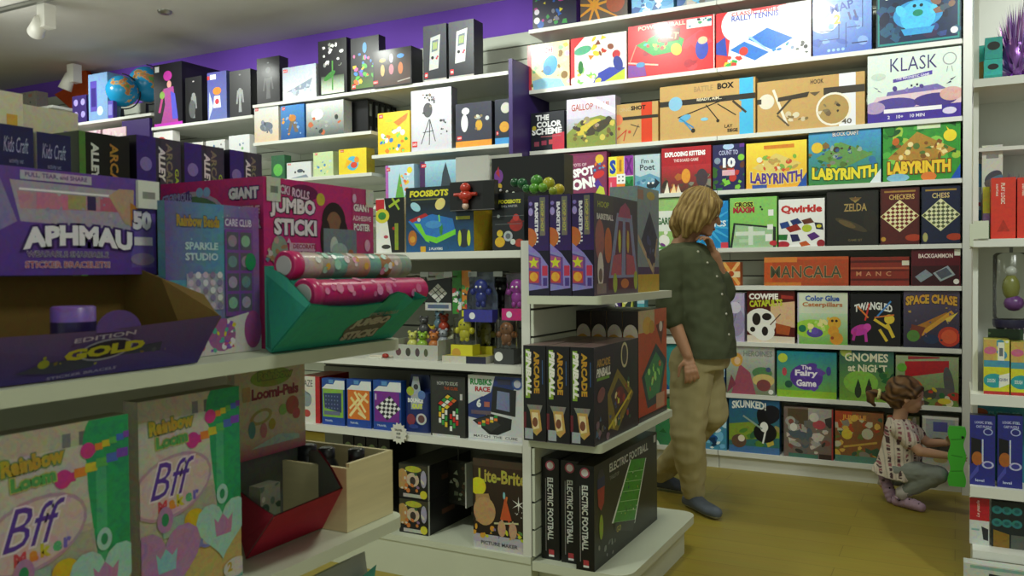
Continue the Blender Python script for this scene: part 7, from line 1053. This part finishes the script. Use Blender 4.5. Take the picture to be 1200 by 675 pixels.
def w_body(mb):
    mb.ball(head_c+hup*.015, (.092, .074, .105), (1, 1, 1), n=20, R=HR)
    mb.ball(head_c+fw*.035-hup*.045, (.055, .052, .06), (1, 1, 1), n=16, R=HR)       # jaw
    mb.ball(head_c+fw*.07-hup*.085, (.022, .026, .018), (1, 1, 1), n=12, R=HR)       # chin
    limb(mb, [head_c+fw*.082+hup*.018, head_c+fw*.098-hup*.006, head_c+fw*.105-hup*.02], [.009, .011, .013], n=8)   # nose
    mb.ball(head_c+fw*.082-hup*.052, (.014, .024, .008), (1, 1, 1), n=10, R=HR); mb.ball(head_c+fw*.080-hup*.064, (.014, .022, .009), (1, 1, 1), n=10, R=HR)
    for s in (-1, 1):
        mb.ball(head_c+hl*s*.074-hup*.01, (.02, .008, .03), (1, 1, 1), n=10, R=HR); mb.ball(head_c+fw*.076+hl*s*.03+hup*.03, (.012, .024, .007), (1, 1, 1), n=10, R=HR); mb.ball(head_c+fw*.06+hl*s*.04-hup*.03, (.022, .02, .02), (1, 1, 1), n=10, R=HR)
    limb(mb, [neckb-UZ*.05, neckb, head_c-hup*.06-fw*.01], [.07, .058, .052])
    limb(mb, [shN, shF], [.06, .06]); limb(mb, [neckb-UZ*.02, shN], [.06, .055]); limb(mb, [neckb-UZ*.02, shF], [.06, .055])
    ch, bl = J(808, 335, WY), J(824, 395, WY)
    rings(mb, [(J(806, 305, WY), .09, .17), (ch, .12, .16), (J(818, 365, WY), .13, .14), (bl, .13, .16), (J(820, 425, WY), .11, .165)], E1, E2)
    limb(mb, [shN, elN, wrN], [.052, .04, .026]); limb(mb, [shF, elF, wrF], [.05, .038, .026])
    limb(mb, [hipN, knN, anN], [.09, .055, .035]); limb(mb, [hipF, knF, anF], [.09, .055, .035])
    mb.ball(anN-UZ*.04, .035, (1, 1, 1)); mb.ball(anF-UZ*.04, .035, (1, 1, 1))
    hand(mb, wrN, J(811, 440, 3.98)-wrN, E2*1.0-E1*.2, .17, curl=.75)
    hand(mb, wrF, J(829, 279, 4.17)-wrF, -E1*.6-UZ*.2-E2*.3, .165, curl=.85)
organic('body', w_body, SKIN, SK, wo, WO, voxel=.005, smooth=5)
# eye, brow and lips
for s in (-1, 1):
    e = head_c+fw*.083+hl*s*.03+hup*.014; mb = MB(); mb.ball(e, (.010, .012, .009), lin('#e0d8cc'), n=10, R=HR); mb.ball(e+fw*.006, (.005, .006, .006), lin('#3a2c22'), n=8, R=HR); mb.build('eye', PLASTIC, wo, origin=e)
    e2_ = head_c+fw*.088+hl*s*.032+hup*.033; mb = MB(); mb.ball(e2_, (.005, .018, .003), lin('#6a5034'), n=8, R=HR); mb.build('eyebrow', HAIRM, wo, origin=e2_)
e = head_c+fw*.094-hup*.057; mb = MB(); mb.ball(e, (.006, .02, .007), lin('#94544a'), n=10, R=HR); mb.build('lips', SKIN, wo, origin=e)
def w_hair(mb):
    mb.ball(head_c+hup*.032-fw*.012, (.108, .094, .104), (1, 1, 1), n=22, R=HR)
    mb.ball(head_c-fw*.055-hup*.03, (.075, .088, .10), (1, 1, 1), n=20, R=HR)
    for s in (-1, 1):
        limb(mb, [head_c+fw*.045+hl*s*.072+hup*.06, head_c+fw*.03+hl*s*.09-hup*.01, head_c+fw*.012+hl*s*.084-hup*.085], [.03, .03, .022])
        limb(mb, [head_c-fw*.02+hl*s*.08+hup*.02, head_c-fw*.03+hl*s*.088-hup*.06, head_c-fw*.035+hl*s*.07-hup*.125], [.04, .04, .022])
        limb(mb, [head_c+fw*.075+hl*s*.03+hup*.075, head_c+fw*.07+hl*s*.066+hup*.03, head_c+fw*.052+hl*s*.082-hup*.03], [.02, .018, .016])
    limb(mb, [head_c-fw*.07-hup*.02, head_c-fw*.085-hup*.08, head_c-fw*.07-hup*.13], [.055, .05, .03])
def strands(co):
    l = HR.transposed() @ (co-head_c); a = math.atan2(l.y, l.x); return .0035*math.sin(a*38+l.z*30+3*noise.noise(co*14))+.004*noise.noise(co*22)
HC1, HC2 = lin('#c2a468'), lin('#7c6034')
def hcol(co):
    l = HR.transposed() @ (co-head_c); a = math.atan2(l.y, l.x); t = .5+.5*math.sin(a*26+4*noise.noise(co*16)); t = max(0, min(1, t*.8+.3*noise.noise(co*9))); return tuple(HC1[i]*t+HC2[i]*(1-t) for i in range(3))
organic('hair', w_hair, HAIRM, '#a08450', wo, WO, voxel=.005, smooth=3, folds=strands, colf=hcol)
def foldn(sc_, amp): return lambda co: amp*noise.noise(Vector((co.x*sc_, co.y*sc_, co.z*sc_*.55)))+amp*.5*noise.noise(co*sc_*2.2)
def ring(pxb, pxf, py, hb, Y=WY):
    a, b = J(pxb, py, Y), J(pxf, py, Y); return ((a+b)/2, (b-a).length/2, hb)
def w_card(mb):
    rings(mb, [ring(789, 820, 284, .07), ring(778, 830, 293, .165), ring(773, 841, 308, .205), ring(774, 849, 328, .205), ring(779, 855, 352, .20), ring(788, 859, 380, .205), ring(794, 862, 402, .215), ring(797, 864, 419, .22)], E1, E2)
    limb(mb, [shN, shN.lerp(elN, .5), elN, elN+(wrN-elN)*.16], [.078, .073, .066, .058])
    limb(mb, [shF, elF, elF+(wrF-elF)*.35], [.074, .058, .05])
cg = organic('cardigan', w_card, FABRIC, '#525842', wo, WO, voxel=.007, smooth=8, folds=foldn(11, .010), cuts=[(J(830, 416, WY), Vector((0, 0, -1)))])
from mathutils.bvhtree import BVHTree
bv = BVHTree.FromPolygons([tuple(v.co+WO) for v in cg.data.vertices], [tuple(p.vertices) for p in cg.data.polygons])
for px, py in ((818, 295), (829, 308), (840, 324), (846, 345), (851, 368), (854, 392)):      # buttons sewn along the front edge
    hit = bv.ray_cast(EYEP, ray(px, py).normalized())
    if hit[0]: mb = MB(); mb.ball(hit[0], .0065, lin('#c8c4b4'), n=8); mb.build('button', PLASTIC, wo, origin=hit[0])
def w_trs(mb):
    rings(mb, [ring(796, 856, 404, .16), ring(794, 854, 430, .18)], E1, E2)
    limb(mb, [hipN, hipN.lerp(knN, .55), knN, knN.lerp(anN, .55), anN+UZ*.015], [.118, .104, .09, .078, .068], n=18)
    limb(mb, [hipF, hipF.lerp(knF, .5), knF, knF.lerp(anF, .55), anF+UZ*.01], [.118, .10, .085, .073, .066], n=18)
organic('trousers', w_trs, FABRIC, '#b4a87c', wo, WO, voxel=.007, smooth=8, folds=foldn(9, .014), cuts=[(Vector((0, 0, .055)), Vector((0, 0, -1)))])
def shoe(an, d, L, col, name, tilt=0, sole='#b8b8b4'):
    d = Vector(d); d.z = 0; d.normalize(); sd_ = Vector((-d.y, d.x, 0)); heel = Vector((an.x, an.y, 0))-d*.055
    def b(mb):
        rr_ = [(0, .03, .0), (.15, .037, .075), (.35, .038, .07), (.55, .043, .052), (.8, .046, .04), (1.0, .03, .028)]
        P_ = []
        for t, w_, h_ in rr_: P_.append((heel+d*L*t, w_, max(h_, .045)))
        for i in range(len(P_)-1):
            for k in range(5):
                t = k/5; c = P_[i][0].lerp(P_[i+1][0], t); w_ = P_[i][1]*(1-t)+P_[i+1][1]*t; h_ = P_[i][2]*(1-t)+P_[i+1][2]*t
                mb.ball(c+UZ*(h_*.5+.012+tilt*max(0, 1-(i+t)/5)), (w_, w_, h_*.5+.008), (1, 1, 1), n=12)
        limb(mb, [an-UZ*.02, an+UZ*.01], [.042, .042])
    org = Vector((an.x, an.y, 0))
    so = lin(sole); co_ = lin(col)
    return organic(name, b, RUBBER, col, wo if name == 'shoe' else gi, org, voxel=.005, smooth=4, colf=lambda c: so if c.z < .018+tilt*.3 else co_)
shoe(anN, Vector((-1.05, 4.13, 0))-Vector((anN.x, anN.y, 0)), .265, '#5c6470', 'shoe')
shoe(anF, Vector((1, -.1, 0)), .26, '#4c525c', 'shoe')

# ---- the crouching child
GO = Vector((-.24, 4.88, 0))
gi = empty('person', GO, label='small child crouching with a ponytail and patterned blouse, reaching for a green toy', cat='person')
GY = 4.86
gh = J(1062, 464, GY); GR_ = Matrix.Rotation(math.atan2(.2, 1), 3, 'Z') @ Matrix.Rotation(math.radians(12), 3, 'Y')
g1_, g2_, g3_ = GR_ @ Vector((1, 0, 0)), GR_ @ Vector((0, 1, 0)), GR_ @ Vector((0, 0, 1))
gnk = J(1053, 492, GY); gsN, gsF = J(1054, 503, GY-.085), J(1062, 501, GY+.09)
gN1, gN2 = J(1078, 529, GY-.13), J(1110, 534, GY-.12); gF1, gF2 = J(1088, 519, GY+.06), J(1109, 519, GY-.02)
ghN, ghF = J(1052, 551, GY-.06), J(1054, 551, GY+.07); gkN, gkF = J(1100, 556, GY-.10), J(1090, 562, GY+.06); gaN, gaF = J(1057, 578, GY-.08), J(1036, 561, GY+.02)
gaN.z = .075
def g_body(mb):
    mb.ball(gh+g3_*.012-g1_*.004, (.086, .072, .084), (1, 1, 1), n=20, R=GR_)
    mb.ball(gh+g1_*.035-g3_*.038, (.048, .05, .045), (1, 1, 1), n=16, R=GR_)
    mb.ball(gh+g1_*.058-g3_*.062, (.018, .022, .015), (1, 1, 1), n=10, R=GR_)
    mb.ball(gh+g1_*.083-g3_*.02, (.011, .011, .010), (1, 1, 1), n=10, R=GR_); limb(mb, [gh+g1_*.072+g3_*.005, gh+g1_*.083-g3_*.015], [.008, .009], n=8)
    mb.ball(gh+g1_*.072-g3_*.044, (.012, .016, .008), (1, 1, 1), n=10, R=GR_)
    for s in (-1, 1): mb.ball(gh+g2_*s*.07-g1_*.005-g3_*.012, (.014, .007, .02), (1, 1, 1), n=10, R=GR_); mb.ball(gh+g1_*.055+g2_*s*.036-g3_*.03, (.022, .02, .022), (1, 1, 1), n=10, R=GR_)
    limb(mb, [gnk-UZ*.03, gh-g3_*.05-g1_*.01], [.036, .036])
    rings(mb, [(J(1056, 500, GY), .05, .075), (J(1055, 525, GY), .065, .08), (J(1051, 545, GY), .068, .08), (J(1051, 556, GY), .058, .08)], E1, E2)
    limb(mb, [gsN, gN1, gN2], [.031, .027, .019]); limb(mb, [gsF, gF1, gF2], [.03, .025, .018])
    limb(mb, [ghN, gkN, gaN], [.052, .038, .026]); limb(mb, [ghF, gkF, gaF], [.052, .038, .026])
    mb.ball(gaN-UZ*.025, .026, (1, 1, 1)); mb.ball(gaF-UZ*.03, .026, (1, 1, 1))
    hand(mb, gN2, J(1128, 535, GY-.12)-gN2, E2*1.0-UZ*.15, .105, curl=.45); hand(mb, gF2, J(1124, 512, GY-.05)-gF2, -E2*.9, .10, curl=.45)
organic('body', g_body, SKIN, '#c69a7e', gi, GO, voxel=.0036, smooth=4)
for s in (-1, 1):
    e = gh+g1_*.073+g2_*s*.028+g3_*.004; mb = MB(); mb.ball(e, (.009, .011, .008), lin('#e0dcd4'), n=10, R=GR_); mb.ball(e+g1_*.005, (.005, .0065, .0065), lin('#2c221c'), n=8, R=GR_); mb.build('eye', PLASTIC, gi, origin=e)
e = gh+g1_*.083-g3_*.046; mb = MB(); mb.ball(e, (.004, .012, .004), lin('#a8605a'), n=8, R=GR_); mb.build('lips', SKIN, gi, origin=e)
pt = J(1024, 468, GY)
def g_hair(mb):
    mb.ball(gh+g3_*.026-g1_*.018, (.092, .082, .082), (1, 1, 1), n=22, R=GR_)
    mb.ball(gh-g1_*.04-g3_*.01, (.062, .072, .07), (1, 1, 1), n=18, R=GR_)
    for s in (-1, 1): limb(mb, [gh+g1_*.045+g2_*s*.055+g3_*.06, gh+g1_*.02+g2_*s*.073+g3_*.02, gh-g1_*.01+g2_*s*.07-g3_*.0], [.02, .015, .012])
    limb(mb, [gh-g1_*.09-g3_*.03, gh-g1_*.125-g3_*.025, gh-g1_*.15-g3_*.02], [.022, .018, .02])
    limb(mb, [gh-g1_*.15-g3_*.02, gh-g1_*.172-g3_*.035, gh-g1_*.165-g3_*.065, gh-g1_*.14-g3_*.085], [.022, .024, .019, .008])
GH1, GH2 = lin('#7c5a38'), lin('#3c2818')
def ghc(co):
    l = GR_.transposed() @ (co-gh); t = .5+.5*math.sin(l.z*140+l.x*60+5*noise.noise(co*20)); return tuple(GH1[i]*t+GH2[i]*(1-t) for i in range(3))
organic('hair', g_hair, HAIRM, '#6a4a30', gi, GO, voxel=.0045, smooth=3, folds=lambda co: .002*math.sin((co-gh).z*170+4*noise.noise(co*20)), colf=ghc)
hb = gh-g1_*.132-g3_*.024; mb = MB(); ax = g1_
for k in range(14):
    a = 2*PI*k/14; mb.ball(hb+(g2_*math.cos(a)+g3_*math.sin(a))*.022, .009, lin('#dcdc9a'), n=8)
mb.build('hair_band', FABRIC, gi, origin=hb)
def gring(pxb, pxf, py, hb_, Y=GY): a, b = J(pxb, py, Y), J(pxf, py, Y); return ((a+b)/2, (b-a).length/2, hb_)
def g_bl(mb):
    rings(mb, [gring(1041, 1064, 490, .055), gring(1038, 1073, 499, .10), gring(1035, 1078, 512, .105), gring(1033, 1080, 525, .105), gring(1029, 1079, 538, .11), gring(1024, 1077, 548, .125), gring(1022, 1079, 557, .135)], E1, E2)
    limb(mb, [gsN, gsN.lerp(gN1, .55)], [.047, .045]); limb(mb, [gsF, gsF.lerp(gF1, .5)], [.045, .042])
def gfold(co):
    a = math.atan2((co-GO).y-0, (co-J(1052, 540, GY)).x); z0 = J(1050, 536, GY).z
    return .006*noise.noise(co*16)+(.006*math.sin(a*13) if co.z < z0 else .0)*min(1, (z0-co.z)/.05)
BLc, BLd, BLr = lin('#dccfc0'), lin('#5a4448'), lin('#a0626a')
def blcol(co):
    l = co-J(1052, 540, GY); a = (l.x*.9+l.y*.28)*1.0; s = (a+.018*l.z) % .038; 
    if co.y < GY-.02 or True:
        if abs(s-.019) < .0065:
            q = noise.noise(Vector((a*10, l.y*4, l.z*75)))
            return BLd if q > .12 else (BLr if q < -.15 else BLc)
        if s < .004: return tuple(v*.72 for v in BLc)
    return BLc
organic('blouse', g_bl, FABRIC, '#dccfc0', gi, GO, voxel=.0038, smooth=5, folds=gfold, colf=blcol, cuts=[(J(1050, 556, GY), Vector((-.12, 0, -1)))])
def g_leg(mb):
    rings(mb, [(J(1051, 544, GY), .075, .09), (J(1051, 556, GY), .068, .09)], E1, E2)
    limb(mb, [ghN, ghN.lerp(gkN, .5), gkN, gkN.lerp(gaN, .5), gaN.lerp(gkN, .16)], [.062, .057, .046, .043, .034], n=16); limb(mb, [ghF, ghF.lerp(gkF, .5), gkF, gkF.lerp(gaF, .5), gaF.lerp(gkF, .2)], [.066, .058, .046, .042, .034], n=16)
organic('leggings', g_leg, FABRIC, '#8f958e', gi, GO, voxel=.0045, smooth=5, folds=foldn(22, .005))
for an, tp in ((gaN, gkN), (gaF, gkF)):
    mb = MB(); mb.tube([an-UZ*.03, an, an.lerp(tp, .17)], [.033, .034, .037], lin('#c8c0bc'), n=14); mb.build('sock', FABRIC, gi, origin=an)
def clog(an, d, L, name, lift=0.0):
    d = Vector(d).normalized(); sd_ = UZ.cross(d).normalized(); up = d.cross(sd_).normalized(); up = -up if up.z < 0 else up
    R_ = Matrix((d, up.cross(d), up)).transposed(); c0 = Vector((an.x, an.y, 0)) if not lift else Vector((an.x-.012, an.y-.01, an.z-.012))
    def b(mb):
        for t, w_, h_ in ((-.22, .027, .040), (-.1, .029, .042), (.05, .030, .036), (.25, .034, .040), (.4, .036, .040), (.55, .034, .035), (.68, .027, .028)):
            mb.ball(c0+d*L*t+up*(h_*.5+.008), (L*.14, w_, h_*.5+.010), (1, 1, 1), n=14, R=R_)
    o = organic(name, b, RUBBER, '#b294a8', gi, c0, voxel=.004, smooth=4)
    for k in range(7):
        q = c0+d*L*(.32+.11*(k//2))+(up.cross(d))*(.014*(1 if k % 2 else -1))+up*(.052-.004*(k//2)); mb = MB(); mb.ball(q, .0048, lin('#3c3038'), n=8); h_ = mb.build('vent_hole', RUBBER, gi, origin=q)
    q = c0+d*L*.02-up.cross(d)*.032+up*.045; mb = MB(); mb.ball(q, .008, lin('#2c2428'), n=10); mb.build('strap_rivet', RUBBER, gi, origin=q)
    q0 = c0+d*L*.05+up*.045; mb = MB(); pts = [q0+up.cross(d)*.033*math.cos(a)*1.02-d*L*.27*math.sin(a)+up*.008*math.sin(a) for a in (PI*i/10 for i in range(11))]; mb.tube(pts, .006, lin('#b294a8'), n=8); mb.build('heel_strap', RUBBER, gi, origin=q0)
clog(gaN, (.80, -.45, 0), .155, 'clog'); clog(gaF, (.30, -.25, -.75), .15, 'clog', lift=1)
# the green toy she holds
q = atY(1124, 536, GY-.14); t = empty('toy_board', (q.x, GY-.14, .16), label='bright green wavy plastic toy board held upright by the crouching child', cat='toy')
top_, bot = atY(1124, 500, GY-.14).z, atY(1124, 570, GY-.14).z; mb = MB(); pts = []; hgt = top_-bot; n = 26
for k in range(n+1): s = k/n; pts.append((q.x-.045-.006*math.sin(s*5*PI), bot+hgt*s))
for k in range(n, -1, -1): s = k/n; pts.append((q.x+.025+.006*math.sin(s*5*PI), bot+hgt*s))
mb.extr([(x, GY-.15, z) for x, z in pts], (0, .03, 0), lin('#5ae44a'))
mb.art([('L', .1, .78, .9, .8, .01, '#2c9a2c'), ('L', .1, .52, .9, .5, .01, '#2c9a2c'), ('L', .1, .25, .9, .27, .01, '#2c9a2c')], (q.x-.04, GY-.15, bot), (1, 0, 0), (0, 0, 1), .06, hgt)
mb.build('board', PLASTIC, t, origin=(q.x, GY-.15, bot))
mb = MB(); mb.ball((q.x+.015, GY-.152, top_-.05), .007, lin('#173a18'), n=8); mb.build('peg_hole', PLASTIC, t, origin=(q.x+.015, GY-.152, top_-.05))
